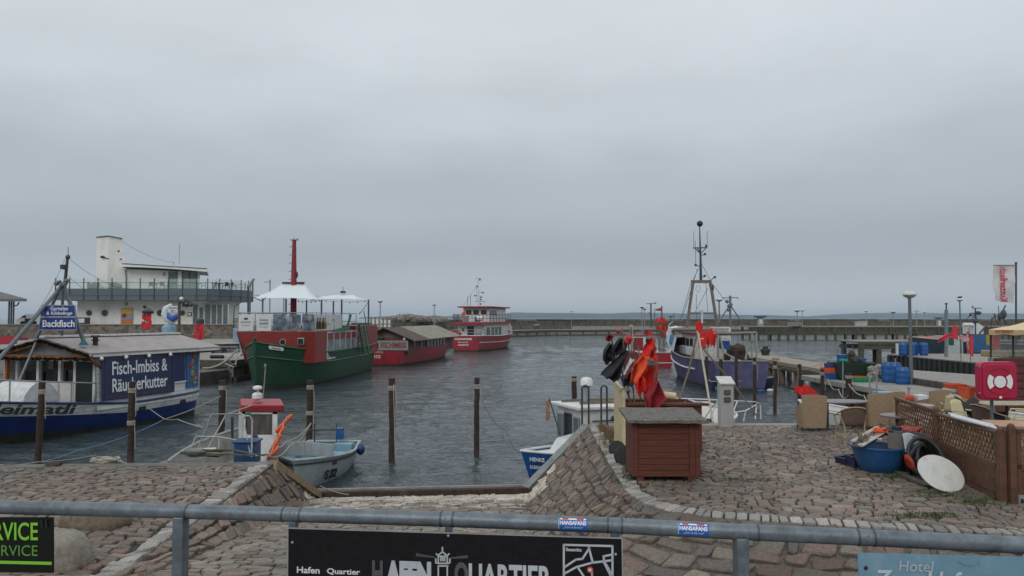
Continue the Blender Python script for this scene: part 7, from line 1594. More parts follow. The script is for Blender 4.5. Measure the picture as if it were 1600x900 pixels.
# dark dinghy
a = G(1110, 612, WZ); b = G(1219, 610, WZ); c = (a + b) / 2
t = thing('dinghy', 'flat dark blue dinghy with a pale gunwale alongside the cutter stern', 'boat', (c.x, c.y + .6, WZ), R(3))
def s12(t): return .55 + .22 * t ** 2
f12, w12 = hullfn(3.95, 1.5, s12, -.2, .8, .4, 2.4, .3, (.25, .5))
make_hull(t, f12, [('hull', 0, 1, mat('dinghy_blue', (.02, .03, .06), .6, var=.4))], nt=18, deck=lambda t: .25, deckm=mat('dinghy_floor', (.05, .12, .2), .6), rail=.035, railm=mat('gunwale', (.3, .28, .24), .7))
m_ = MB(); m_.plate([(-.3, 0), (.3, 0), (.3, .22), (-.3, .22)], (-1.5, -.62, .05), (1, 0, 0), (0, 0, 1), .02); m_.build('patch', mat('patch_blue', (.05, .18, .3), .5), t)
for k, (px, py, lab) in enumerate(((1199, 610, 'small white float in the water right of the dinghy piles'), (1185, 611, 'small blue float in the water below the dinghy'))):
 c = G(px, py, WZ); m_ = MB(); m_.ball(c + V((0, -.5, .05)), .14, 10, 6, (1.6, .7, .7)); tag(m_.build('float', (white, bluep)[k], smooth=True), lab, 'float')
for k, (px, yt, yb, Y, lab) in enumerate(((1154, 536, 552, 57.6, 'left rusty bollard with a pointed cap behind the cutter stern'), (1196, 541, 556, 57.0, 'right dark bollard with a square head on the walkway'))):
 p = P(px, yb, Y); h = P(px, yt, Y).z - 0.0; m_ = MB(); x = p.x
 if k == 0: m_.lathe((x, Y, 0), [(.34, 0), (.34, h * .65), (.4, h * .68), (.3, h * .85), (.05, h)], 10)
 else: m_.lathe((x, Y, 0), [(.28, 0), (.3, h * .3), (.36, h * .4), (.36, h * .68), (.18, h * .74), (.2, h * .8), (.2, h)], 10)
 tag(m_.build('bollard', rust if k == 0 else mat('dark_bollard', (.035, .04, .035), .8), smooth=True), lab, 'bollard')
ropeline([P(1190, 565, 51), P(1225, 574, 42), P(1280, 568, 44), P(1300, 562, 48)], .02, 'yellowish rope strung between the piles and the walkway', mat('yellow_rope', (.33, .2, .08), .9), .25)
c = P(1212, 562, 50); tangle(c, 4, .25, .03, mat('yellow_rope', (.33, .2, .08), .9), 'rope_heap', 'orange rope loops hanging at the walkway corner', 'rope heap', 16)
# things on the right-hand docks
def barrel(h=.92, r=.29):
 t = thing('barrel', 'x', 'barrel', (0, 0, 0), 0, 'blue plastic barrels')
 m_ = MB(); m_.lathe((0, 0, 0), [(r * .86, 0), (r * .95, .03), (r, h * .12), (r * 1.02, h * .3), (r * .99, h * .33), (r * 1.02, h * .36), (r * 1.02, h * .64), (r * .99, h * .67), (r * 1.02, h * .7), (r, h * .88), (r * .88, h * .97), (r * .84, h)], 20); m_.build('body', bluep, t, smooth=True)
 m_ = MB(); m_.lathe((0, 0, h), [(r * .80, .002), (r * .80, .02), (r * .2, .03)], 16); m_.build('lid', mat('lid_blue', (.01, .06, .2), .5), t)
 return t
b0 = barrel(); lst = [(1388, 599, 35.4, 'left dark blue barrel of the three by the lamp pole', 1.0), (1398, 598.5, 35.2, 'middle and tallest barrel of the three by the lamp pole', 1.0), (1410.5, 600, 34.4, 'right shorter barrel of the three by the lamp pole', .82)]
for i, (px, py, Y, lab, sc) in enumerate(lst):
 p = P(px, py, Y); o = b0 if i == 0 else dup(b0, (0, 0, 0), U(0, 3), lab); o['label'] = lab; o.location = (p.x, Y, -.2); o.scale = (1.0, 1.0, sc)
for i, px in enumerate((1411, 1419, 1424, 1433.5, 1443.5)):
 p = P(px, 555, 55.5); dup(b0, (p.x, 55.5 + (i % 2) * .5, .06), U(0, 3), ('first barrel from the left of the five on the sheet piled quay', 'second barrel from the left of the five on the sheet piled quay', 'half hidden third barrel of the five on the sheet piled quay', 'fourth barrel of the five on the sheet piled quay', 'rightmost barrel of the five on the sheet piled quay')[i])
t = thing('fish_bin', 'large dark green fish bin standing on the dock', 'bin', P(1331, 590, 37)); t.location.z = -.2
a = P(1303, 567.5, 37); b = P(1361, 590, 37)
m_ = MB(); m_.add([(a.x + .12, 36.6, -.1), (b.x - .1, 36.6, -.1), (b.x - .1, 37.6, -.1), (a.x + .12, 37.6, -.1), (a.x - .02, 36.5, a.z), (b.x + .02, 36.5, a.z), (b.x + .02, 37.7, a.z), (a.x - .02, 37.7, a.z)], [(0, 1, 5, 4), (1, 2, 6, 5), (2, 3, 7, 6), (3, 0, 4, 7), (3, 2, 1, 0)])
gb = mat('bin_green', (.012, .035, .022), .5, var=.3)
m_.build('body', gb, t, world=True, solid=.04)
m_ = MB()
for p_, q_ in (((a.x, 36.5), (b.x, 36.5)), ((b.x, 36.5), (b.x, 37.7)), ((a.x, 37.7), (b.x, 37.7)), ((a.x, 36.5), (a.x, 37.7))): m_.beam((*p_, a.z), (*q_, a.z), .09, .06)
m_.build('rim', gb, t, world=True)
m_ = MB(); m_.bb((a.x + 1.18, 36.50, -.05), (a.x + 1.24, 36.54, a.z - .05)); m_.bb((a.x + .2, 36.5, -.2), (a.x + .4, 37.6, -.1)); m_.bb((b.x - .4, 36.5, -.2), (b.x - .2, 37.6, -.1)); m_.build('rib', gb, t, world=True)
c = P(1316, 562, 36.9); m_ = MB(); m_.lathe(c - V((0, 0, .25)), [(.22, 0), (.26, .5)], 12); m_.tube([c + V((-.24 * math.cos(i * .39), 0, .25 + .55 * math.sin(i * .39))) for i in range(9)], .012, 5); tag(m_.build('tub', bluep, smooth=True), 'blue tub with a thin hoop handle on the green fish bin', 'tub')
c = P(1332, 563, 37.1); m_ = MB(); random.seed(3)
for k in range(9): m_.ball(c + V((U(-.22, .22), U(-.2, .2), U(-.2, .1) )), U(.12, .24), 7, 5, jit=.25)
m_.ball(c + V((-.05, 0, .32)), .17, 7, 5, jit=.2); tag(m_.build('net_heap', mat('grey_net', (.06, .05, .045), .95, var=.7, scale=22, bump=1.), smooth=True), 'dark grey heap of fishing net piled on the green fish bin', 'net')
c = P(1318, 565, 36.5); tangle(c, 7, .18, .022, greenp, 'net_heap', 'bright green net hanging over the bin rim', 'net', 17, .5)
c = P(1348, 563.5, 36.9); tangle(c, 6, .14, .03, bluep, 'net_heap', 'small heap of blue netting at the right of the bin', 'net', 18, .5)
c = P(1370.5, 582, 36.2); m_ = MB(); random.seed(5)
for k in range(22): m_.ball(V((c.x + U(-.3, .22), 36.2 + U(-.2, .2), -.15 + U(0, .62))), U(.1, .2), 7, 5, jit=.2)
tag(m_.build('net_heap', mat('pale_net', (.27, .24, .22), .95, var=.6, scale=18, bump=1.), smooth=True), 'pale grey sack like heap of nets between bin and barrels', 'net')
def crate(px, py, Y, z, w, d, h, m, label, rz=0, grp=None):
 p = P(px, py, Y); t = thing('fish_crate', label, 'crate', (p.x, Y, z), rz, grp)
 m_ = MB(); th = .025
 m_.add([(-w / 2 * .92, -d / 2 * .9, 0), (w / 2 * .92, -d / 2 * .9, 0), (w / 2 * .92, d / 2 * .9, 0), (-w / 2 * .92, d / 2 * .9, 0), (-w / 2, -d / 2, h), (w / 2, -d / 2, h), (w / 2, d / 2, h), (-w / 2, d / 2, h)], [(0, 1, 5, 4), (1, 2, 6, 5), (2, 3, 7, 6), (3, 0, 4, 7), (3, 2, 1, 0)]); m_.build('body', m, t, solid=.02)
 m_ = MB()
 for p_, q_ in (((-w / 2, -d / 2), (w / 2, -d / 2)), ((w / 2, -d / 2), (w / 2, d / 2)), ((-w / 2, d / 2), (w / 2, d / 2)), ((-w / 2, -d / 2), (-w / 2, d / 2))): m_.beam((*p_, h), (*q_, h), .045, .04)
 m_.beam((-w / 2, -d / 2 - .005, h * .45), (w / 2, -d / 2 - .005, h * .45), .02, .03); m_.build('rim', m, t); return t
crate(1297, 588, 37.2, -.2, .75, .5, .3, bluep, 'bottom blue crate of the stack left of the green bin'); crate(1297, 581, 37.2, .11, .75, .5, .24, orangep, 'orange crate stacked above the blue one left of the green bin'); crate(1300, 571, 37.2, .36, .6, .45, .2, mat('violet_crate', (.05, .06, .22), .5), 'small violet blue crate on top of the stack left of the green bin')
crate(1346, 594, 35.6, -.2, .85, .5, .18, greenp, 'flat bright green crate in front of the green bin', 0); crate(1338, 589, 36.1, -.2, .8, .4, .22, orangep, 'low orange crate behind the flat green crate')
crate(1494, 618, 24.5, .09, .48, .4, .28, mat('crate_blue2', (.06, .18, .38), .5), 'lower light blue crate left of the lifebuoy box'); crate(1491, 608, 24.6, .38, .5, .42, .12, white, 'flat white crate on the light blue crate'); crate(1492, 604, 24.6, .51, .5, .42, .14, orangep, 'orange crate topmost of the stack left of the lifebuoy box')
crate(1513, 612, 24.2, .09, .45, .4, .5, orangep, 'tall orange red crate leaning beside the lifebuoy box', .4)
t = thing('notice_post', 'small dark sign post on the dock behind the net heaps', 'sign', P(1365, 570, 42)); m_ = MB(); m_.cyl((t.location.x, 39.6, -.2), (t.location.x, 39.6, .7), .03); m_.build('post', greymetal, t, world=True)
for k, (px, y0_, y1_, Y) in enumerate(((1359, 588, 650, 20.3), (1370, 577, 645, 23), (1317, 565, 620, 30))):
 m_ = MB(); m_.cyl(P(px, y1_, Y), P(px, y0_, Y), .022, n=7); tag(m_.build('thin_post', greymetal), ('thin grey post right behind the oval table', 'thin grey post in front of the pale net heap', 'thin grey post in front of the green bin')[k], 'post')
t = thing('steel_post', 'thick grey steel post with a narrower tip by the blue fishing boat', 'post', P(1478, 556, 53.5)); t.location.z = .06
m_ = MB(); m_.beam(P(1478.5, 562, 53.5), P(1478.5, 484, 53.5), .17, .17); m_.build('post', mat('post_grey', (.15, .18, .19), .5, var=.15), t, world=True)
m_ = MB(); m_.cyl(P(1478.5, 484, 53.5), P(1478.5, 474, 53.5), .05); m_.cyl(P(1476.5, 474.5, 53.5), P(1480.5, 474.5, 53.5), .05); m_.build('tip', darksteel, t, world=True)
t = thing('blue_fishing_boat', 'fishing boat with a pale cabin, radar, and blue side behind the flags', 'boat', (38, 62.5, WZ), R(178))
def s13(t): return 2.0 + .6 * t ** 2
f13, w13 = hullfn(10, 3.4, s13, -.7, .85, .45, 2.4, .6, (.22, .5))
make_hull(t, f13, [('hull', 0, 1, mat('dark_blue_hull', (.02, .045, .07), .5, var=.3))], nt=20, deck=lambda t: s13(t) - .3, deckm=wood, rail=.06, railm=greymetal)
Yb = 61
m_ = MB(); a = P(1481, 525, Yb); b = P(1505, 546, Yb); m_.bb((a.x, Yb, b.z - .4), (b.x, Yb + 2, a.z)); m_.build('cabin', mat('cabin_pale', (.42, .47, .47), .5), t, world=True)
m_ = MB(); p = P(1482, 527, Yb); q = P(1490, 539, Yb); m_.bb((p.x, Yb - .05, q.z), (q.x, Yb - .003, p.z)); m_.build('window', mat('green_glass', (.03, .08, .08), .15), t, world=True)
m_ = MB(); a = P(1521, 505, Yb); b = P(1537, 522, Yb); m_.add([(a.x, Yb, b.z), (b.x, Yb, b.z), (b.x, Yb + 1.5, b.z), (a.x, Yb + 1.5, b.z), (a.x, Yb, a.z), (b.x - .4, Yb, a.z), (b.x - .4, Yb + 1.5, a.z), (a.x, Yb + 1.5, a.z), (b.x, Yb, a.z - .3), (b.x, Yb + 1.5, a.z - .3)], [(0, 1, 8, 5, 4), (3, 7, 6, 9, 2), (4, 5, 6, 7), (5, 8, 9, 6), (1, 2, 9, 8), (0, 4, 7, 3)]); m_.build('upper_cabin', white, t, world=True)
m_ = MB(); m_.tube([P(1505, 507.5, Yb), P(1520, 507.5, Yb)], .16, 8); m_.build('life_raft', white, t, world=True, smooth=True)
m_ = MB(); a = P(1521, 523, Yb - .6); b = P(1560, 551, Yb - .6); m_.bb((a.x, Yb - .6, b.z), (b.x, Yb - .5, a.z)); m_.build('side_screen', mat('screen_blue', (.025, .10, .24), .6, var=.3, dirt=(.1, .08, .07), damt=.5), t, world=True)
m_ = MB()
for a_, b_, r in (((1524, 481), (1524, 524), .06), ((1519, 481.5), (1534, 481.5), .03), ((1519.5, 478), (1520, 482), .05), ((1511, 499), (1518, 490), .04), ((1519, 500), (1524, 488), .04), ((1526, 500), (1524, 488), .04), ((1515, 490), (1532, 489), .05), ((1530, 521), (1556, 492), .07), ((1553, 490), (1559, 508), .05), ((1571, 477), (1566, 488), .06), ((1565, 495), (1573, 505), .06), ((1549, 496), (1549, 510), .04), ((1560, 478), (1561, 492), .03)): m_.cyl(P(*a_, Yb), P(*b_, Yb), r, n=5)
m_.ball(P(1528.5, 489, Yb), .2, 8, 5, (1.3, 1, .8)); m_.ball(P(1516.5, 492, Yb), .13, 6, 4); m_.ball(P(1523, 502, Yb), .2, 6, 4); m_.ball(P(1568, 491, Yb), .26, 7, 5, (.9, .9, 1.5)); m_.ball(P(1562, 495, Yb), .2, 6, 4, (1, 1, 1.6))
m_.build('mast_gear', mat('gear_dark', (.05, .055, .065), .6), t, world=True)
Yt = 42
for k, (fl, lab) in enumerate((([(1490, 520, -.9, .25), (1488, 509, .35, .7), (1500, 523, .5, .3)], 'reddish pink flags blown sideways right of the steel post'), ([(1514, 518, -.15, 1.2), (1515, 525, .2, 1.1), (1510, 522, .15, .8)], 'tall pink and white rolled flag hanging behind the quay'), ([(1550, 522, .45, .6), (1550, 535, .5, .35)], 'ragged pink red flag beside the glass terrace'))):
 p = P((1499, 1515, 1549)[k], 560, Yt); tt = thing('flag_bundle', lab, 'flags', p, 0, 'pink red flags near the blue fishing boat')
 for j, (x, y, dx, dz) in enumerate(fl): m_ = MB(); flagsheet(m_, P(x, y, Yt), dx, dz, 90 + k * 5 + j, nx=5, nz=8); m_.build('flag', mat('pink_red_cloth', (.55, .04, .06), .85, var=.2) if j != 2 else mat('pale_pink', (.5, .3, .32), .85), tt, world=True, smooth=True)
 m_ = MB(); px = (1502, 1517, 1549)[k]; m_.cyl(P(px, 568, Yt), P(px - 3, 512, Yt), .02, n=5); m_.build('pole', mat('bamboo', (.16, .115, .08), .7), tt, world=True)
m_ = MB(); flagsheet(m_, P(1541, 523, Yt), .35, .55, 99, nx=5, nz=6); tag(m_.build('oilskin', mat('yellow_cloth', (.38, .24, .04), .7), smooth=True), 'yellow oilskin cloth hanging left of the ragged red flag', 'cloth')
# big banner flag, seen from behind
fpY = 30
t = thing('banner_flag', 'tall white banner flag with mirrored red lettering on a dark pole', 'flag', (P(1587, 500, fpY).x, fpY, .09))
m_ = MB(); m_.tube([P(1587.5, 590, fpY), P(1587.5, 412, fpY)], .035, 8); m_.ball(P(1587.5, 411, fpY), .05, 8, 5); m_.tube([P(1552, 414.5, fpY), P(1588, 414.3, fpY)], .014, 5); m_.build('pole', darksteel, t, world=True, smooth=True)
m_ = MB(); nW = lambda u, v: .035 * math.sin(v * 6 + u * 2) + .03 * noise.noise(V((u * 3, v * 4, 2)))
def ff(u, v):
 xL = 1552 + 4 * max(0, v - .75) * 2 + 1.5 * math.sin(v * 9) * (v > .3); xR = 1586 - 1.5 * v; p = P(xL + (xR - xL) * u, 415 + (61 - 6 * (1 - u) - 2 * u) * v + 0, fpY); p.y += nW(u, v); return p
m_.grid(ff, 10, 24); fl_ = m_.build('flag', mat('flag_white', (.56, .55, .56), .85, var=.1), t, world=True, smooth=True)
text('Kutterfisch', P(1568.5, 444.5, fpY - .05), V((0, 0, 1)), V((1, 0, 0)), 1.38, .30, mat('letter_pink', (.55, .03, .07), .7), t, world=True, bold=.015, th=-.004, mirror=False)
# glass terrace with parasol
t = thing('glass_screen', 'clear glass wind screen with dark posts below the parasol', 'wind screen', P(1575, 560, 22)); Yq = 22
m_ = MB()
for px in (1548, 1583, 1620): m_.beam(P(px, 559, Yq), P(px, 512, Yq), .04, .04)
m_.build('post', darksteel, t, world=True)
for x0_, x1_ in ((1549, 1582), (1584, 1619)):
 a = P(x0_, 516, Yq); b = P(x1_, 557, Yq); m_ = MB(); m_.bb((a.x, Yq, b.z), (b.x, Yq + .02, a.z)); m_.build('glass_pane', mat('screen_glass', (.42, .45, .42), .1, alpha=.4), t, world=True)
m_ = MB(); a = P(1562, 549, 24); b = P(1640, 559, 24); m_.bb((a.x, 23.6, b.z), (b.x, 25, a.z)); tag(m_.build('bench', mat('straw_bench', (.36, .26, .10), .8, var=.3), bevel=.03), 'straw coloured bench behind the glass wind screen', 'bench')
t = thing('parasol', 'cream parasol with an orange brown printed valance at the right edge', 'parasol', P(1612, 560, 22.5)); t.location.z = .5
ap = P(1625, 495, 22.5); cr_ = [P(1545, 515, 21.3), P(1700, 517, 21.3), P(1690, 512, 24), P(1565, 511, 24)]
m_ = MB()
for i in range(4):
 a, b = cr_[i], cr_[(i + 1) % 4]
 m_.grid(lambda u, v, a=a, b=b: ap.lerp(a.lerp(b, u), v) - V((0, 0, .05 * 4 * v * (1 - v))), 4, 6)
m_.build('canopy', mat('parasol_cream', (.62, .50, .30), .85, var=.06), t, world=True, smooth=True)
m_ = MB()
for i in range(4):
 a, b = cr_[i], cr_[(i + 1) % 4]; m_.grid(lambda u, v, a=a, b=b: a.lerp(b, u) - V((0, 0, .14 * v * (1 + .1 * math.sin(u * 30)))), 20, 1)
m_.build('valance', mat('valance', (.48, .34, .19), .85), t, world=True)
text('KUTTERFISCH', P(1569, 517.7, 21.25), (1, 0, 0), (0, 0, 1), .5, .07, mat('valance_red', (.3, .03, .02), .8), t, world=True, bold=.02)
m_ = MB(); m_.cyl(P(1625, 560, 22.5), ap, .035, n=8); m_.build('pole', darksteel, t, world=True)
t = thing('terrace_wall', 'dark red planked wall below the glass wind screen', 'wall', P(1580, 600, 22)); t.location.z = 0
a = P(1547, 559.5, 22); m_ = MB(); m_.bb((a.x, 21.9, .1), (a.x + 8, 22.1, a.z)); m_.build('coping', mat('cope_grey', (.2, .2, .19), .7), t, world=True)
m_ = MB();
for k in range(7): m_.bb((a.x + .05, 21.80, .12 + k * .22), (a.x + 8, 21.895, .12 + k * .22 + .2))
m_.build('plank', mat('plank_red', (.11, .028, .028), .7, var=.3), t, world=True)
# lifebuoy box
t = thing('lifebuoy_box', 'magenta red lifebuoy cabinet with a white ring symbol on a post', 'lifebuoy box', (P(1556, 600, 16).x, 16, 0))
c = P(1557, 595, 16); hw2 = .385
m_ = MB(); poly = []
for i, (sx, sy) in enumerate(((1, -1), (1, 1), (-1, 1), (-1, -1))):
 cx_, cy_ = sx * (hw2 - .11), sy * (.40 - .11)
 for k in range(6): a_ = math.atan2(sy, sx) - math.pi / 4 + k / 5 * math.pi / 2; poly.append((cx_ + .11 * math.cos(a_), cy_ + .11 * math.sin(a_)))
lb = mat('lifebuoy_red', (.40, .012, .055), .38, var=.08, dirt=(.25, .02, .05), damt=.3)
m_.plate([(x, y) for x, y in poly], c + V((0, .12, 0)), (1, 0, 0), (0, 0, 1), .20); m_.plate([(x * .9, y * .9) for x, y in poly], c + V((0, -.08, 0)), (1, 0, 0), (0, 0, 1), .03)
m_.build('case', lb, t, world=True, bevel=.02)
def ring(r0, r1, a0, a1, n=14): return [(r1 * math.cos(a0 + (a1 - a0) * i / n), r1 * math.sin(a0 + (a1 - a0) * i / n)) for i in range(n + 1)] + [(r0 * math.cos(a1 - (a1 - a0) * i / n), r0 * math.sin(a1 - (a1 - a0) * i / n)) for i in range(n + 1)]
for i, a_ in enumerate((0, math.pi)):
 m_ = MB(); m_.plate(ring(.155, .265, a_ - .62, a_ + .62), c + V((0, -.112, -.01)), (1, 0, 0), (0, 0, 1), .012); m_.build('ring_symbol', letterw, t, world=True)
m_ = MB(); m_.plate([(.125 * math.cos(i * .314), .125 * math.sin(i * .314)) for i in range(20)], c + V((0, -.112, -.01)), (1, 0, 0), (0, 0, 1), .012); m_.build('disc_symbol', letterw, t, world=True)
m_ = MB(); m_.plate(ring(.135, .152, 0, 6.28, 24), c + V((0, -.112, -.01)), (1, 0, 0), (0, 0, 1), .01); m_.plate(ring(.27, .28, 0, 6.28, 24), c + V((0, -.112, -.01)), (1, 0, 0), (0, 0, 1), .008); m_.build('ring_edge', darkred, t, world=True)
m_ = MB(); m_.bb((c.x - .025, 15.875, c.z - .36), (c.x + .025, 15.883, c.z - .31)); m_.build('label', letterw, t, world=True)
m_ = MB(); m_.cyl((c.x, 16.18, 0), (c.x, 16.18, c.z + .1), .035, n=8); m_.build('post', steel, t, world=True)
m_ = MB()
for px, py in ((1531, 573), (1531, 614), (1582, 577)): m_.ball(P(px, py, 15.95), .022, 6, 4)
m_.build('hinge', greymetal, t, world=True)
# small boats between quay and dock
def smallboat(name, label, loc_, rz, L, B, m, h=.7, deckm=white, rail=white):
 t = thing(name, label, 'boat', loc_, rz)
 s_ = lambda t_: h + .25 * t_ ** 2
 f_, w_ = hullfn(L, B, s_, -.3, .8, .42, 2.3, .35, (.25, .5)); make_hull(t, f_, [('hull', 0, 1, m)], nt=18, deck=lambda q: s_(q) - .2, deckm=deckm, rail=.035, railm=rail); return t, f_
t, f_ = smallboat('moored_boat', 'white boat with a red flag moored among the piles', (11.9, 27.6, WZ), R(118), 3.7, 1.5, white, .75, wood)
m_ = MB(); m_.plate([(0, 0), (.75, -.08), (.6, .1), (.25, .32)], P(1246, 614, 27), (1, 0, 0), (0, 0, 1), .05); m_.build('red_cloth', redflag, t, world=True)
m_ = MB(); m_.tube([P(1246, 618, 27), P(1247, 575, 27)], .02, 5); m_.build('staff', wood, t, world=True); m_ = MB(); flagsheet(m_, P(1242, 603, 26.9), .3, .25, 7); m_.build('flag', redflag, t, world=True, smooth=True)
t, f_ = smallboat('moored_boat', 'dark blue boat hull in the shade below the dock', (13.2, 24.3, WZ), R(175), 5.0, 1.9, mat('hull_dark', (.012, .03, .07), .5), .8, ltblue, ltblue)
m_ = MB(); a = P(1380, 612, 24.2); m_.box(a + V((0, 0, -.2)), (.5, .5, .4)); m_.build('engine_cover', ltblue, t, world=True)
t, f_ = smallboat('moored_boat', 'small white boat with an orange cover just beyond the tables', (13.3, 22.0, WZ), R(170), 4.6, 1.8, white, .95, white)
a = P(1412, 622, 22); m_ = MB(); m_.box(a, (.42, .5, .22)); m_.build('orange_cover', mat('cover_orange', (.42, .05, .03), .6), t, world=True, bevel=.08)
m_ = MB(); m_.tube([P(1420, 607, 22), P(1420, 625, 22)], .03, 6); m_.ball(P(1420, 606, 22), .05, 8, 5); m_.tube([P(1415, 620, 22), P(1430, 632, 21.8), P(1445, 634, 21.6)], .03, 6); m_.tube([P(1432, 616, 22), P(1446, 628, 22)], .025, 6); m_.build('rail', greymetal, t, world=True)
m_ = MB(); m_.box(P(1438, 622, 21.9), (.28, .3, .2)); m_.build('white_box', white, t, world=True, bevel=.02)
t, f_ = smallboat('moored_boat', 'pale grey boat hull beyond the cafe chairs at the right', (17.0, 21.9, WZ), R(182), 5.5, 1.7, white, 1.2, hg)
ropeline([P(1326, 600, 24), P(1350, 618, 23), P(1362, 628, 22)], .016, 'light rope from the thick pile down to the white boat', rope, .1)
ropeline([P(1293, 592, 35), P(1310, 608, 28), P(1325, 618, 25)], .014, 'rope from the dock edge down among the piles', rope, .2)
# cafe
def armchair(label):
 t = thing('wicker_armchair', label, 'armchair', (0, 0, 0), 0, 'square wicker armchairs of the cafe')
 def curved(x0, x1, y, z0, z1, bul, th, n=10):
  m_ = MB(); m_.grid(lambda u, v: V(((x0 + (x1 - x0) * u) * (.84 + .16 * v), y - bul * math.sin(math.pi * u), z0 + (z1 - z0) * v - .03 * (2 * u - 1) ** 2 * v)), n, 4); return m_
 curved(-.30, .30, .28, .12, .92, -.02, .03).build('backrest', wicker, t, solid=.04)
 for s_ in (-1, 1):
  m_ = MB(); m_.add([(s_ * .25, .28, .12), (s_ * .26, -.26, .12), (s_ * .30, -.28, .58), (s_ * .30, -.1, .62), (s_ * .29, .28, .70)], [(0, 1, 2, 3, 4)]); m_.build('armrest', wicker, t, solid=.05)
 m_ = MB(); m_.bb((-.23, -.25, .14), (.23, .24, .42)); m_.build('seat', wicker, t, bevel=.02)
 for sx in (-.28, .28):
  for sy in (-.26, .26): m_ = MB(); m_.cyl((sx, sy, 0), (sx, sy, .13), .016, n=6); m_.build('leg', darksteel, t)
 return t
A1_ = armchair('wicker armchair standing alone at the left end of the oval table')
p = G(1276, 676, 0); A1_.location = (p.x, p.y + .3, 0); A1_.rotation_euler.z = R(172)
for (px, py, rz_, lab) in ((1368, 672, 190, 'wicker armchair directly behind the lattice fence corner'), (1393, 668, 200, 'broad wicker armchair right of the thin grey post'), (1466, 664, 185, 'wicker armchair in the middle behind the grey oval table'), (1530, 668, 200, 'wicker armchair half hidden left of the square table post')):
 p = G(px, py, 0); dup(A1_, (p.x, p.y + .2, 0), R(rz_), lab)
def bistro(label):
 t = thing('bistro_chair', label, 'chair', (0, 0, 0), 0, 'round backed cane chairs')
 cane = mat('cane', (.36, .27, .15), .6, var=.2); weave = mat('cane_weave', (.16, .10, .08), .8, var=.4, scale=40, bump=1, bscale=150)
 m_ = MB(); m_.grid(lambda u, v: V((.25 * math.cos(math.pi * (.05 + .9 * u)), .06 + .20 * math.sin(math.pi * (.05 + .9 * u)) + .05 * v, .44 + v * (.40 - .10 * abs(2 * u - 1) ** 2.5))), 14, 5); m_.build('backrest', weave, t, smooth=True, solid=.012)
 m_ = MB(); pts = [V((.27 * math.cos(math.pi * (u)), .08 + .25 * math.sin(math.pi * u) if 0 < u < 1 else .02, .44 + .42 - .17 * abs(2 * u - 1) ** 2.2)) for u in [i / 14 for i in range(15)]]
 pts = [V((.27, -.20, .62))] + pts + [V((-.27, -.20, .62))]; m_.tube(pts, .017, 7); m_.build('arm_hoop', cane, t, smooth=True)
 m_ = MB(); m_.lathe((0, 0, .43), [(.24, 0), (.25, .015), (.24, .03)], 16); m_.build('seat', weave, t)
 for sx in (-1, 1):
  m_ = MB(); m_.tube([(sx * .27, -.20, .62), (sx * .22, -.20, .43), (sx * .24, -.24, 0)], .015, 6); m_.build('leg', cane, t, smooth=True)
  m_ = MB(); m_.tube([(sx * .25, .12, .66), (sx * .20, .20, .43), (sx * .23, .30, 0)], .015, 6); m_.build('leg', cane, t, smooth=True)
 m_ = MB(); m_.tube([(-.22, .25, .22), (0, .22, .40), (.22, .25, .22)], .010, 5); m_.tube([(-.22, .25, .24), (-.22, -.2, .24)], .01, 5); m_.tube([(.22, .25, .24), (.22, -.2, .24)], .01, 5); m_.build('stretcher', cane, t)
 return t
bc = bistro('round backed cane chair at the left of the blue tub'); p = G(1338, 698, 0); bc.location = (p.x, p.y + .25, 0); bc.rotation_euler.z = R(176); bc.scale = (1.05, 1.05, 1)
for (px, py, rz_, lab) in ((1545, 692, 100, 'round backed cane chair with dark arms behind the fence'), (1518, 672, 60, 'round backed cane chair with dark arms near the lifebuoy box')):
 p = G(px, py, 0); dup(bc, (p.x, p.y, 0), R(rz_), lab)
def plastic_chair(label):
 t = thing('plastic_chair', label, 'chair', (0, 0, 0), 0, 'cream plastic chairs'); pc = mat('cream_plastic', (.52, .46, .28), .45, var=.06)
 m_ = MB(); m_.grid(lambda u, v: V(((u - .5) * (.42 - .08 * v), .20 + .10 * v + .03 * math.sin(math.pi * u), .42 + .45 * v - .05 * (2 * u - 1) ** 2 * v)), 8, 5); m_.build('backrest', pc, t, smooth=True, solid=.02)
 m_ = MB(); m_.bb((-.21, -.22, .40), (.21, .20, .43)); m_.build('seat', pc, t, bevel=.01)
 for sx in (-.2, .2):
  for sy in (-.2, .22): m_ = MB(); m_.cyl((sx * 1.15, sy * 1.15, 0), (sx, sy, .40), .02, n=6); m_.build('leg', pc, t)
 for sx in (-.23, .23): m_ = MB(); m_.tube([(sx, .22, .62), (sx, -.15, .62), (sx, -.2, .42)], .02, 6); m_.build('armrest', pc, t, smooth=True)
 return t
pc1 = plastic_chair('cream plastic chair with rounded back behind the grey oval table'); p = G(1487, 668, 0); pc1.location = (p.x, p.y, 0); pc1.rotation_euler.z = R(160)
for (px, py, rz_, lab) in ((1502, 664, 80, 'cream plastic chair seen edge on left of the dark seated bundle'), (1512, 684, 20, 'cream plastic chair nearest the lattice fence'), (1596, 682, 250, 'cream plastic chair at the right edge of the picture')):
 p = G(px, py, 0); dup(pc1, (p.x, p.y, 0), R(rz_), lab)
tabm = mat('table_grey', (.17, .135, .155), .4, var=.15, scale=5)
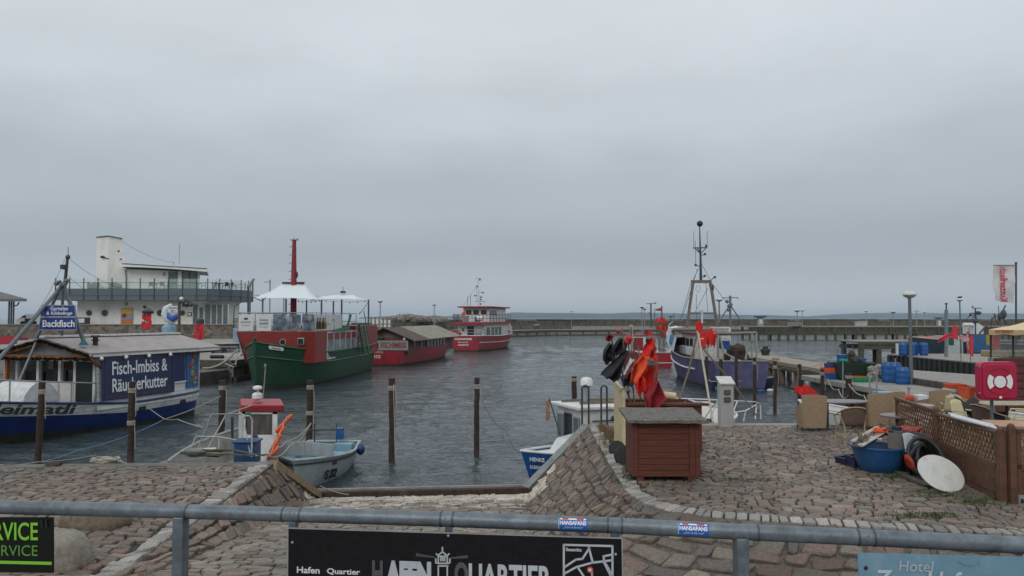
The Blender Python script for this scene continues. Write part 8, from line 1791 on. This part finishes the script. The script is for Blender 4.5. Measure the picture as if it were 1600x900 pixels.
def table(label, x, y, a, b, rz_=0, m=tabm, hgt=.72, two=False, pale=False, rect=False):
 t = thing('cafe_table', label, 'table', (x, y, 0), rz_)
 m_ = MB()
 if rect: m_.bb((-a, -b, hgt - .03), (a, b, hgt))
 else: m_.prism([(a * math.cos(i * math.pi / 20), b * math.sin(i * math.pi / 20)) for i in range(40)], hgt - .035, hgt)
 m_.build('tabletop', m, t, bevel=.008)
 for xx in ((-a * .45, a * .45) if two else (0,)):
  m_ = MB(); m_.cyl((xx, 0, .03), (xx, 0, hgt - .04), .035, n=10); m_.box((xx, 0, .02), (.5, .06, .035)); m_.box((xx, 0, .0201), (.06, .5, .034)); m_.build('pedestal', darksteel, t)
 return t
p = G(1312, 626, .72); table('oval brown grey table at the left beside the lone armchair', p.x, p.y, .72, .42, R(3), two=True)
p = G(1440, 649, .72); table('large grey oval table just behind the lattice fence', p.x, p.y, .85, .5, R(-8), two=True)
p = G(1412, 632, .72); table('small pale table edge left of the middle armchair', p.x + .3, p.y, .4, .35, 0, mat('pale_table', (.33, .28, .27), .5))
p = G(1573, 629, .72); table('rectangular pale table on a dark post below the lifebuoy box', p.x, p.y, .72, .4, R(2), mat('beige_table', (.36, .32, .24), .5), rect=True)
p = G(1590, 663, .72); table('square table with a pinkish top behind the fence corner', p.x + .35, p.y + .1, .75, .45, R(-12), mat('pink_table', (.45, .26, .17), .55), rect=True)
p = G(1497, 641, .45); m_ = MB(); m_.bb((p.x - .25, p.y, .3), (p.x + .25, p.y + .4, .34)); m_.bb((p.x - .02, p.y + .18, 0), (p.x + .02, p.y + .22, .3)); tag(m_.build('side_table', greymetal), 'low grey side table under the orange ashtray', 'side table')
c = G(1497, 636, .5); m_ = MB(); m_.bb((c.x - .13, c.y, .345), (c.x + .13, c.y + .18, .5)); tag(m_.build('ashtray_box', mat('amber', (.55, .20, .02), .5), bevel=.01), 'small amber box on the low side table between cream chairs', 'box')
c = G(1525, 655, .3); m_ = MB(); random.seed(9)
for k in range(8): m_.ball(V((c.x + U(-.2, .2), c.y + U(-.1, .1), .45 + U(0, .35))), U(.1, .18), 7, 5, jit=.15)
tag(m_.build('cover_bundle', mat('dark_bundle', (.025, .022, .025), .7), smooth=True), 'dark cushion bundle on the chairs below the lifebuoy box', 'cushions')
ltm = mat('fence_wood', (.115, .052, .027), .7, var=.35, scale=6, bump=.3, dirt=(.07, .05, .035), damt=.5, dscale=4)
def lattice_panel(a, b, h, label, frac=.5, sag=0., diag=1):
 a, b = V((*a, 0)), V((*b, 0)); d = (b - a).normalized(); L = (b - a).length
 t = thing('lattice_fence', label, 'fence', a, math.atan2(d.y, d.x), 'lattice fence panels of the cafe')
 m_ = MB()
 zt_ = lambda x: h + sag * x / L
 m_.beam((0, 0, zt_(0) - .02), (L, 0, zt_(L) - .02), .08, .05, (0, 0, 1)); m_.beam((0, 0, h * frac), (L, 0, h * frac), .05, .07); m_.beam((0, 0, .06), (L, 0, .06), .05, .07)
 m_.beam((.03, 0, .03), (.03, 0, zt_(0) - .05), .05, .06, (1, 0, 0)); m_.beam((L - .03, 0, .03), (L - .03, 0, zt_(L) - .05), .05, .06, (1, 0, 0)); m_.build('frame', ltm, t)
 m_ = MB(); z0, z1 = h * frac + .03, h - .05; hh = z1 - z0; st = .125
 for s_, off in ((1, -.012), (-1, .012)):
  x = -hh
  while x < L:
   x0_, x1_ = x, x + hh * .75
   za, zb3 = (z0, z1) if s_ > 0 else (z1, z0)
   t0 = max(0, (0.05 - x0_) / (x1_ - x0_)); t1 = min(1, (L - .05 - x0_) / (x1_ - x0_))
   if t1 > t0: m_.beam((x0_ + (x1_ - x0_) * t0, off, za + (zb3 - za) * t0), (x0_ + (x1_ - x0_) * t1, off, za + (zb3 - za) * t1), .012, .03)
   x += st
 m_.build('lattice', mat('lattice_wood', (.20, .10, .045), .7, var=.3), t)
 m_ = MB(); z0, z1 = .10, h * frac - .035; mid = L / 2
 m_.bb((.06, -.012, z0), (L - .06, .006, z1))
 for side in (0, 1):
  k = 0
  x = -(z1 - z0)
  while x < L / 2:
   xa_, xb_ = x, x + (z1 - z0) * .8
   q0, q1 = (xa_, xb_) if side == 0 else (L - xa_, L - xb_)
   lo, hi = (.07, mid - .04) if side == 0 else (mid + .04, L - .07)
   t0, t1 = 0, 1
   if q1 > q0: t0 = max(0, (lo - q0) / (q1 - q0)); t1 = min(1, (hi - q0) / (q1 - q0))
   else: t0 = max(0, (hi - q0) / (q1 - q0)); t1 = min(1, (lo - q0) / (q1 - q0))
   if t1 > t0 + .02:
    for o_ in (-.02,): m_.beam((q0 + (q1 - q0) * t0, o_, z0 + (z1 - z0) * t0), (q0 + (q1 - q0) * t1, o_, z0 + (z1 - z0) * t1), .012, .05)
   x += .085
 m_.bb((mid - .03, -.035, z0), (mid + .03, -.008, z1)); m_.build('board_panel', ltm, t)
 return t
cA, cB, cC = (7.42, 11.62), (7.83, 14.0), (8.25, 16.3)
def post(x, y, h, label):
 t = thing('fence_post', label, 'post', (x, y, 0), 0, 'fence posts of the cafe'); m_ = MB(); m_.bb((-.05, -.05, 0), (.05, .05, h)); m_.build('shaft', ltm, t, bevel=.008)
 m_ = MB(); m_.lathe((0, 0, h), [(.05, .001), (.052, .02), (.035, .045), (.01, .055)], 10); m_.build('cap', ltm, t, smooth=True); return t
lattice_panel(cB, cA, 1.06, 'long lattice fence panel behind the white oval disc')
lattice_panel(cC, cB, 1.10, 'broken leaning lattice fence panel at the back above the blue tub', .45)
lattice_panel((7.62, 11.5), (9.3, 11.2), 1.12, 'lattice fence panel at the right edge running out of the picture')
post(7.40, 11.52, 1.10, 'left and slimmer of the pair of fence posts at the near corner'); post(7.52, 11.46, 1.16, 'right of the pair of fence posts at the near corner'); post(7.86, 14.08, 1.1, 'fence post in the middle where the two panels meet')
c = G(1567, 780, 0); m_ = MB(); m_.bb((c.x - .04, 11.36, .01), (c.x + .04, 11.40, .16)); tg = tag(m_.build('shoe_plate', greymetal), 'small grey metal label at the foot of the near corner posts', 'plate')
m_ = MB(); m_.bb((c.x - .02, 11.35, .05), (c.x + .02, 11.358, .11)); m_.build('print', black, tg)
a, b = P(1487, 652, 12.9), P(1560, 672, 11.7); m_ = MB(); d = (b - a).normalized(); sd_ = V((.12, .32, .0)); m_.add([a, b, b + sd_, a + sd_, a + V((0, 0, .02)), b + V((0, 0, .02)), b + sd_ + V((0, 0, .05)), a + sd_ + V((0, 0, .05))], [(3, 2, 1, 0), (4, 5, 6, 7), (0, 1, 5, 4), (1, 2, 6, 5), (2, 3, 7, 6), (3, 0, 4, 7)])
tag(m_.build('white_board', mat('sheet_white', (.50, .52, .54), .5, dirt=(.2, .2, .2), damt=.4)), 'long white board lying along the top of the lattice fence', 'board')
# junk heap in the blue tub
t = thing('round_tub', 'large blue plastic tub overflowing with junk before the lattice fence', 'tub', (6.72, 13.95, 0))
m_ = MB(); m_.lathe((0, 0, 0), [(.30, .0), (.33, .02), (.40, .2), (.46, .43), (.48, .44), (.48, .47), (.44, .47), (.38, .2), (.30, .05)], 28); tb_ = m_.build('body', mat('tub_blue', (.014, .075, .20), .42, var=.15, dirt=(.02, .05, .1), damt=.5), t, smooth=True)
random.seed(12)
def plankobj(a, b, w_, h_, m, label, cat, name): m_ = MB(); m_.beam(a, b, w_, h_); return tag(m_.build(name, m, bevel=.004), label, cat)
pw = mat('pale_slat', (.36, .33, .29), .6, dirt=(.12, .10, .08), damt=.6, dscale=6)
for k, (a, b, lab) in enumerate(((P(1346, 697, 13.6), P(1388, 672, 14.2), 'front pale slat of the broken frame lying across the blue tub'), (P(1332, 690, 13.8), P(1372, 667, 14.4), 'rear pale slat of the broken frame lying across the blue tub'))):
 plankobj(a, b, .09, .03, pw, lab, 'slat', 'broken_slat');
m_ = MB(); m_.beam(P(1350, 699, 13.55), P(1391, 673, 14.15), .015, .035); tag(m_.build('black_strip', black), 'black strip running beside the front pale slat', 'strip')
m_ = MB(); m_.beam(P(1343, 696, 13.7), P(1352, 684, 14.1), .06, .03); m_.beam(P(1360, 683, 13.95), P(1378, 686, 13.85), .14, .02); tag(m_.build('cloth_scrap', mat('scrap_pale', (.42, .40, .38), .8, dirt=(.2, .18, .15), damt=.5)), 'pale scrap of sheet lying between the two slats', 'scrap')
c = P(1375, 676, 14.1); tangle(c, 6, .10, .014, orangep, 'orange_net', 'bright orange netting between the slats on the tub', 'net', 23, .5)
m_ = MB()
for k in range(14): c = P(1320 + U(0, 38), 684 + U(-4, 12), 13.8); m_.ball(c, U(.02, .06), 6, 4, jit=.3)
for k in range(10): c = P(1370 + U(0, 30), 664 + U(-3, 6), 14.3); m_.ball(c, U(.02, .06), 6, 4, jit=.3)
tag(m_.build('rusty_fittings', mat('rusty_bits', (.15, .115, .09), .8, var=.5), smooth=True), 'rusty chain fittings scattered on both ends of the slats', 'fittings')
m_ = MB(); a = P(1385, 682, 13.75); m_.plate([(0, -.22), (.30, -.26), (.36, .02), (.02, .08)], a, V((1, -.25, 0)).normalized(), V((.1, .35, 1)).normalized(), .02); tag(m_.build('grey_box', mat('box_grey', (.085, .078, .072), .7), bevel=.01), 'dark grey panel standing in the tub beside the slats', 'panel')
m_ = MB(); a = P(1410, 690, 13.6); m_.grid(lambda u, v: a + V((.40 * u - .02, -.03 + .1 * u, .14 - .30 * v * (1 - .9 * u) - .10 * u * u + .03 * math.sin(v * 6 + u * 4))) + V((0, -.12 * v, 0)), 8, 8); tag(m_.build('tarpaulin', mat('pale_tarp', (.36, .38, .40), .6, var=.2), smooth=True, solid=.004), 'pale grey torn tarpaulin hanging over the black pipes', 'tarpaulin')
m_ = MB(); m_.box(P(1412, 671, 14.3), (.5, .3, .1), .2, 0, .1); m_.box(P(1395, 676, 14.2), (.3, .3, .12), .5); tag(m_.build('dark_cushion', mat('dark_navy_cloth', (.015, .012, .035), .8), bevel=.03), 'dark navy cushions piled at the back of the tub', 'cushion')
c = P(1425, 675, 14.1); tangle(c, 6, .14, .018, mat('salmon_rope', (.40, .09, .06), .8), 'orange_net', 'salmon red netting near the fence above the black pipes', 'net', 25, .4)
bt = thing('pipe_coil', 'thick coil of black plastic pipe between the tub and the white disc', 'pipe', (7.25, 13.6, 0))
random.seed(44)
for k in range(7):
 m_ = MB(); cxx, cyy, rr = 7.22 + U(-.05, .12), 13.3 + k * .11, U(.27, .37)
 pts = [V((cxx + rr * math.cos(a_) * .9, cyy + .2 * math.sin(a_ + k), .02 + rr + rr * math.sin(a_))) for a_ in [i * 2 * math.pi / 28 for i in range(29)]]
 m_.tube(pts, [.034 + .004 * (i % 2) for i in range(29)], 8); m_.build('loop', black, bt, world=True, smooth=True)
m_ = MB(); random.seed(45)
for k in range(7): m_.ball((7.25 + U(-.12, .2), 13.8 + U(-.25, .3), .3 + U(-.12, .25)), U(.15, .24), 9, 6, jit=.12)
tag(m_.build('black_bag', mat('bag_black', (.02, .02, .022), .45, bump=.6, bscale=12), smooth=True), 'crumpled black plastic bag behind the pipe coil by the fence', 'bag')
m_ = MB(); c = P(1421, 722, 13.0); m_.lathe(c, [(.10, -.03), (.14, 0), (.10, .03), (.06, 0), (.10, -.03)], 18, Matrix.Rotation(R(70), 3, 'Y')); tag(m_.build('orange_ring', mat('ring_orange', (.5, .07, .03), .5), smooth=True), 'orange red ring edge left of the white oval disc', 'ring')
c = P(1469.5, 740, 12.35); A_ = V((.93, .0, -.30)).normalized(); Bv = V((.30, .50, .85)).normalized(); Bv = (Bv - A_ * Bv.dot(A_)).normalized()
m_ = MB(); m_.plate([(.395 * math.cos(i * math.pi / 24), .295 * math.sin(i * math.pi / 24)) for i in range(48)], c, A_, Bv, .022)
tag(m_.build('oval_tabletop', mat('disc_white', (.62, .62, .58), .5, var=.06, scale=9, dirt=(.33, .32, .28), damt=.5, dscale=7), bevel=.006), 'white oval table top leaning on the pipes before the fence', 'table top')
for k, (px0, py0, px1, py1) in enumerate(((1402, 738, 1450, 760), (1412, 730, 1452, 748))):
 a, b = G(px0, py0, .04), G(px1, py1, .04); m_ = MB(); m_.beam(a, b, .12, .05); tag(m_.build('grey_plank', woodg, bevel=.005), ('front grey board lying under the white oval disc', 'rear grey board lying under the white oval disc')[k], 'board')
crate(1325, 722, 14.6, .0, .34, .3, .12, mat('navy_plastic', (.012, .012, .06), .5), 'low navy crate with a slanted edge left of the blue tub', .3); crate(1338, 722, 14.3, .0, .25, .3, .2, mat('navy_plastic', (.012, .012, .06), .5), 'taller navy crate touching the blue tub', .1)
m_ = MB(); c = G(1329, 724, 0); m_.ball(c + V((0, 0, .03)), .035, 8, 5); tag(m_.build('litter', white), 'small scrap of white litter near the navy crates', 'litter')
# railing with signs
rp = [(-60, 789.5), (0, 792), (283, 799), (458, 804), (701, 811.5), (961, 821), (1157, 831), (1345, 839.5), (1600, 852), (1700, 857)]
dz = .88; RZ = CAMZ - dz
def rpt(x, y): return G(x, y, RZ)
t = thing('railing', 'galvanised tube railing running across the whole foreground', 'railing', (0, 3.2, .95))
pts = [rpt(x, y) for x, y in rp]; rr = .0325
m_ = MB(); m_.tube(pts, rr, 20); m_.build('top_rail', steel, t, world=True, smooth=True)
for px, lab in ((283, 0), (1157, 0)):
 y = [b + (px - a) / (c_ - a) * (d - b) for (a, b), (c_, d) in zip(rp, rp[1:]) if a <= px <= c_][0]; q = rpt(px, y)
 m_ = MB(); m_.beam((q.x, q.y, .95), (q.x, q.y, q.z - rr * .6), .072, .05, (1, 0, 0)); m_.build('post', steel, t, world=True, bevel=.006)
for px in (458, 701, 961):
 y = [b + (px - a) / (c_ - a) * (d - b) for (a, b), (c_, d) in zip(rp, rp[1:]) if a <= px <= c_][0]; q = rpt(px, y)
 m_ = MB(); m_.beam((q.x, q.y + .01, .95), (q.x, q.y + .01, q.z - rr * .7), .055, .03, (1, 0, 0)); m_.build('stub_post', steel, t, world=True)
for px in (294, 444, 471, 690, 709, 950, 972, 1184, 1340, 1365):
 y = [b + (px - a) / (c_ - a) * (d - b) for (a, b), (c_, d) in zip(rp, rp[1:]) if a <= px <= c_][0]; q = rpt(px, y); d = (rpt(px + 5, y + .2) - q).normalized(); d.z = 0
 m_ = MB(); m_.cyl(q - d * .004, q + d * .004, rr * 1.05, n=20); m_.build('joint_ring', mat('ring_steel', (.07, .075, .08), .5, metal=.5), t, world=True)
m_ = MB()
for px in (450, 455, 463, 697, 705, 955, 966, 1352):
 y = [b + (px - a) / (c_ - a) * (d - b) for (a, b), (c_, d) in zip(rp, rp[1:]) if a <= px <= c_][0]
 for dy in (-5, 2): q = rpt(px, y); m_.ball(q + V((0, -rr * .9, -dy / F * 3)), .0028, 6, 4)
m_.build('screw', darksteel, t, world=True)
def sticker(px, label):
 y = [b + (px - a) / (c_ - a) * (d - b) for (a, b), (c_, d) in zip(rp, rp[1:]) if a <= px <= c_][0]; q = rpt(px, y); q2 = rpt(px + 10, [b + (px + 10 - a) / (c_ - a) * (d - b) for (a, b), (c_, d) in zip(rp, rp[1:]) if a <= px + 10 <= c_][0]); d = (q2 - q).normalized(); nrm = V((d.y, -d.x, 0))
 st = thing('sticker', label, 'sticker', q, 0, 'football fan stickers on the rail')
 def cyl_(u, v, o): a_ = R(-32 + 88 * v); return q + d * ((u - .5) * .125) + (nrm * math.cos(a_) + V((0, 0, 1)) * math.sin(a_)) * (rr + o)
 m_ = MB(); m_.grid(lambda u, v: cyl_(u, v, .0012), 2, 12); m_.build('print_blue', mat('sticker_blue', (.015, .10, .38), .35, var=.1), st, world=True, smooth=True)
 for u0, u1, v0, v1, mm_ in ((.06, .94, .86, .985, letterw), (.14, .34, .88, .98, redflag), (.62, .86, .88, .98, redflag), (.0, .03, .1, .95, mat('sticker_pale', (.3, .45, .65), .4))):
  m_ = MB(); m_.grid(lambda u, v: cyl_(u0 + (u1 - u0) * u, v0 + (v1 - v0) * v, .0019 if mm_ is letterw else .0026), 2, 3); m_.build('print_band', mm_, st, world=True)
 for s_, vv, ww, hh, col, bo, sh_ in (('HANSAFANS', .60, .112, .017, letterw, .05, 0), ('Jörsland', .24, .085, .012, mat('sticker_silver', (.35, .5, .7), .4), .0, .4)):
  a_ = R(-32 + 88 * vv); up = (-nrm * math.sin(a_) + V((0, 0, 1)) * math.cos(a_)); nn2 = (nrm * math.cos(a_) + V((0, 0, 1)) * math.sin(a_))
  text(s_, q + nn2 * (rr + .0022), d, up, ww, hh, col, st, world=True, bold=bo * .6, shear=sh_, th=.001)
sticker(896, 'left blue fan sticker on the rail above the black banner'); sticker(1083, 'right blue fan sticker on the rail beside the post')
def signboard(x0, x1, yt0, yt1, h, m, name, label, yoff=-.045, edge=None):
 a = rpt(x0, [b + (x0 - p_) / (c_ - p_) * (d - b) for (p_, b), (c_, d) in zip(rp, rp[1:]) if p_ <= x0 <= c_][0]);
 b_ = rpt(x1, [b + (x1 - p_) / (c_ - p_) * (d - b) for (p_, b), (c_, d) in zip(rp, rp[1:]) if p_ <= x1 <= c_][0])
 a.y += yoff; b_.y += yoff
 k = a.y; ta = P(x0, yt0, a.y); tb2 = P(x1, yt1, b_.y); A = (tb2 - ta); L = A.length; A.normalize(); B = V((0, 0, 1)); B = (B - A * B.dot(A)).normalized()
 t = thing(name, label, 'sign', ta, 0)
 m_ = MB(); m_.plate([(0, -h), (L, -h), (L, 0), (0, 0)], ta, A, B, -.006); m_.build('panel', m, t, world=True)
 if edge:
  m_ = MB(); e = .005
  for (p_, q_) in (((0, 0), (L, 0)), ((0, -h), (L, -h)), ((0, 0), (0, -h)), ((L, 0), (L, -h))): m_.beam(ta + A * p_[0] + B * p_[1], ta + A * q_[0] + B * q_[1], e, e)
  m_.build('edge_trim', edge, t, world=True)
 nrm = A.cross(B).normalized()
 def at(px, py):
  r_ = ray(px, py); o = V((0, 0, CAMZ)); k_ = (ta - o).dot(nrm) / r_.dot(nrm); return o + r_ * k_
 return t, ta, A, B, L, nrm, at
t, ta, A, B, L, nrm, at = signboard(450, 972, 825, 841, .42, mat('banner_black', (.007, .0065, .008), .5, var=.5, scale=60, spec=.2), 'quarter_banner', 'black Hafen Quartier banner with lighthouse logo and street map', edge=greymetal)
k = 1 / F * ta.y
def pw(npx): return npx / F * ta.y * .985
silver = mat('silver_print', (.42, .45, .48), .5, var=.08); grey = mat('grey_print', (.075, .075, .08), .5); whitep = mat('white_print', (.62, .62, .62), .5, var=.04)
o_ = nrm * .002
text('Hafen', at(482, 890.5) + o_, A, B, pw(37), pw(10), whitep, t, world=True, bold=.02, th=.001); text('Quartier', at(537, 893.5) + o_, A, B, pw(53), pw(10), whitep, t, world=True, bold=.02, th=.001)
text('H', at(590, 895) + o_, A, B, pw(17), pw(38), grey, t, world=True, bold=.04, th=.001); text('AFEN', at(638, 897) + o_, A, B, pw(72), pw(40), silver, t, world=True, bold=.07, th=.001)
text('Q', at(721, 899) + o_, A, B, pw(21), pw(40), grey, t, world=True, bold=.05, th=.001); text('UARTIER', at(797, 903) + o_, A, B, pw(126), pw(40), silver, t, world=True, bold=.03, th=.001)
def poly2(pts, m, name, root, wpx, o=.0025):
 m_ = MB()
 for a_, b_ in zip(pts, pts[1:]): m_.beam(at(*a_) + nrm * o, at(*b_) + nrm * o, .0016, pw(wpx), nrm)
 return m_.build(name, m, root, world=True)
def strokes(lists, m, name, root, wpx):
 m_ = MB()
 for pts in lists:
  for a_, b_ in zip(pts, pts[1:]):
   pa, pb = at(*a_) + nrm * .0015, at(*b_) + nrm * .0015; d = (pb - pa).normalized(); w_ = d.cross(nrm).normalized() * pw(wpx) / 2
   pa -= d * pw(wpx) * .3; pb += d * pw(wpx) * .3; m_.add([pa - w_, pa + w_, pb + w_, pb - w_, pa - w_ + nrm * .0012, pa + w_ + nrm * .0012, pb + w_ + nrm * .0012, pb - w_ + nrm * .0012], [(0, 1, 2, 3), (7, 6, 5, 4), (0, 4, 5, 1), (1, 5, 6, 2), (2, 6, 7, 3), (3, 7, 4, 0)])
 return m_.build(name, m, root, world=True)
strokes([[(691.5, 855), (691.5, 862), (684, 868), (682, 865)], [(691.5, 862), (699, 868), (702, 865)], [(685, 869), (698, 869)], [(685, 869), (685, 878)], [(699, 869), (699, 878)], [(681, 873), (681, 879), (685, 880), (700, 880), (703, 879), (703, 873)], [(685, 884), (700, 884)], [(685, 884), (685, 925)], [(699, 884), (699, 925)], [(689, 870), (689, 876)], [(692, 870), (692, 876)], [(695, 870), (695, 876)]], silver, 'lighthouse_logo', t, 2.2)
m_ = MB()
for pp in (((680, 869.5), (650, 864), (650, 869), (680, 871.5)), ((704, 870.5), (731, 867), (731, 872), (704, 873))): m_.add([at(*q_) + nrm * .0018 for q_ in pp], [(0, 1, 2, 3)])
m_.build('light_beam', mat('beam_print', (.06, .062, .066), .5), t, world=True)
strokes([[(881, 851), (957, 853), (957, 925)], [(881, 851), (881, 925)], [(882, 886), (900, 874), (910, 873), (921, 856)], [(920, 855), (926, 878)], [(882, 896), (900, 886), (925, 879), (957, 875)], [(957, 866), (943, 869), (944, 877), (952, 890), (958, 905)], [(904, 888), (912, 900), (918, 925)], [(943, 877), (957, 905)]], silver, 'street_map', t, 3.0)
text('Sassnitz', at(896.5, 858.5) + o_, A, B, pw(24), pw(5), silver, t, world=True, bold=.04, th=.001)
m_ = MB(); c = at(922, 890);
m_.plate([(pw(4.6) * math.cos(i * .4), pw(4.6) * math.sin(i * .4)) for i in range(16)], c + nrm * .001, A, B, .002); dt = m_.build('map_pin', mat('pin_red', (.5, .06, .05), .5), t, world=True)
m_ = MB(); m_.plate([(pw(2.2) * math.cos(i * .4), pw(2.2) * math.sin(i * .4)) for i in range(16)], c + nrm * .0032, A, B, .001); wsub(m_, 'pin_centre', whitep, dt, t)
m_ = MB(); m_.box(at(925, 899) + nrm * .002, (pw(3), .002, pw(12))); m_.build('pin_stem', mat('stem_pink', (.4, .25, .25), .5), t, world=True)
for px, py in ((457, 847.5), (700.5, 837), (962, 866)):
 m_ = MB(); m_.ball(at(px, py) + nrm * .001, .0062, 10, 6); m_.build('screw', greymetal, t, world=True, smooth=True)
t, ta, A, B, L, nrm, at = signboard(-55, 83, 808.5, 808.5, .25, mat('service_dark', (.006, .009, .006), .5, spec=.2), 'service_sign', 'dark sign with green lettering ending in SERVICE at the left edge')
gl2 = mat('lime_print', (.20, .50, .03), .45, var=.05); gd2 = mat('dull_lime', (.11, .26, .05), .5)
def pw(npx): return npx / F * ta.y
text('SERVICE', at(12, 830) + nrm * .002, A, B, pw(102), pw(27), gl2, t, world=True, bold=.012, th=.001)
text('SERVICE', at(20, 860) + nrm * .002, A, B, pw(84), pw(16), gd2, t, world=True, th=.001)
strokes([[(-50, 877), (80, 880)]], gl2, 'underline', t, 4.5)
m_ = MB(); m_.tube([at(67, 812) + nrm * .01, at(68, 823) + nrm * .01], .004, 6); m_.tube([at(74, 812) + nrm * .01, at(75, 823) + nrm * .01], .004, 6); m_.build('cable_tie', black, t, world=True)
t, ta, A, B, L, nrm, at = signboard(1340, 1660, 864, 872, .30, mat('hotel_blue', (.13, .25, .33), .5, var=.08, dirt=(.35, .42, .45), damt=.4, dscale=5), 'hotel_sign', 'pale blue hotel sign with silver lettering at the lower right')
silv2 = mat('hotel_silver', (.33, .38, .42), .5)
text('Hotel', at(1431, 884.5) + nrm * .002, A, B, pw(50), pw(16), silv2, t, world=True, shear=.15, th=.002, bold=.01)
text('Zum Hafen', at(1448, 906) + nrm * .002, A, B, pw(150), pw(27), mat('hotel_letter', (.42, .50, .55), .5), t, world=True, shear=.2, th=.002, bold=.02)
strokes([[(1497, 877), (1505, 882), (1515, 885), (1528, 882), (1530, 877)]], mat('hotel_line', (.13, .24, .32), .5), 'ornament', t, 1.2)
m_ = MB(); m_.ball(at(1353, 887.5), .009, 10, 6, (1, .4, 1)); m_.build('bolt', black, t, world=True)
# weeds in the paving
gm2 = mat('grass_green', (.055, .075, .022), .9, var=.5, scale=3); gm3 = mat('grass_dry', (.17, .115, .05), .9, var=.4)
def tufts(name, m, n, place, h0, h1, seed):
 random.seed(seed); m_ = MB()
 for k in range(n):
  p = place(); h = U(h0, h1); a_ = U(0, 6.28); d = V((math.cos(a_), math.sin(a_), 0)); w_ = V((-d.y, d.x, 0)) * U(.003, .008); lean = d * h * U(.1, .6)
  m_.add([p - w_, p + w_, p + lean * .4 + V((0, 0, h * .6)) + w_ * .6, p + lean * .4 + V((0, 0, h * .6)) - w_ * .6, p + lean + V((0, 0, h))], [(0, 1, 2, 3), (3, 2, 4)])
 return struct(m_.build(name, m), 'stuff')
def spot(cx, cy, rx, ry):
 def g():
  while True:
   x, y = random.gauss(0, .45), random.gauss(0, .45)
   if x * x + y * y < 1: q = G(cx + x * rx, cy + y * ry, 0); return q
 return g
tufts('grass', gm2, 5200, lambda: random.choice((spot(1350, 730, 60, 9), spot(1395, 745, 45, 9), spot(1470, 775, 60, 9), spot(1530, 788, 50, 8), spot(990, 752, 30, 6), spot(1450, 808, 80, 7)))(), .015, .075, 1)
tufts('grass', gm3, 1800, lambda: random.choice((spot(948, 690, 14, 18), spot(952, 680, 16, 12), spot(940, 672, 8, 8), spot(985, 740, 14, 12)))(), .04, .16, 2)
tufts('grass', gm2, 700, lambda: random.choice((spot(945, 700, 10, 25), spot(978, 745, 12, 12), spot(1180, 752, 60, 5)))(), .02, .09, 3)
# haze
hz = bpy.data.materials.new('haze'); hz.use_nodes = True; ht = hz.node_tree; ht.nodes.clear()
ho = N(ht, 'ShaderNodeOutputMaterial'); hv = N(ht, 'ShaderNodeVolumePrincipled'); hv.inputs['Color'].default_value = (.66, .80, .96, 1); hv.inputs['Density'].default_value = HAZE if 'HAZE' in globals() else .00011; hv.inputs['Anisotropy'].default_value = 0
ht.links.new(hv.outputs[0], ho.inputs['Volume'])
m_ = MB(); m_.bb((-9500, -70, -6), (9500, 9200, 75)); struct(m_.build('haze', hz), 'stuff')
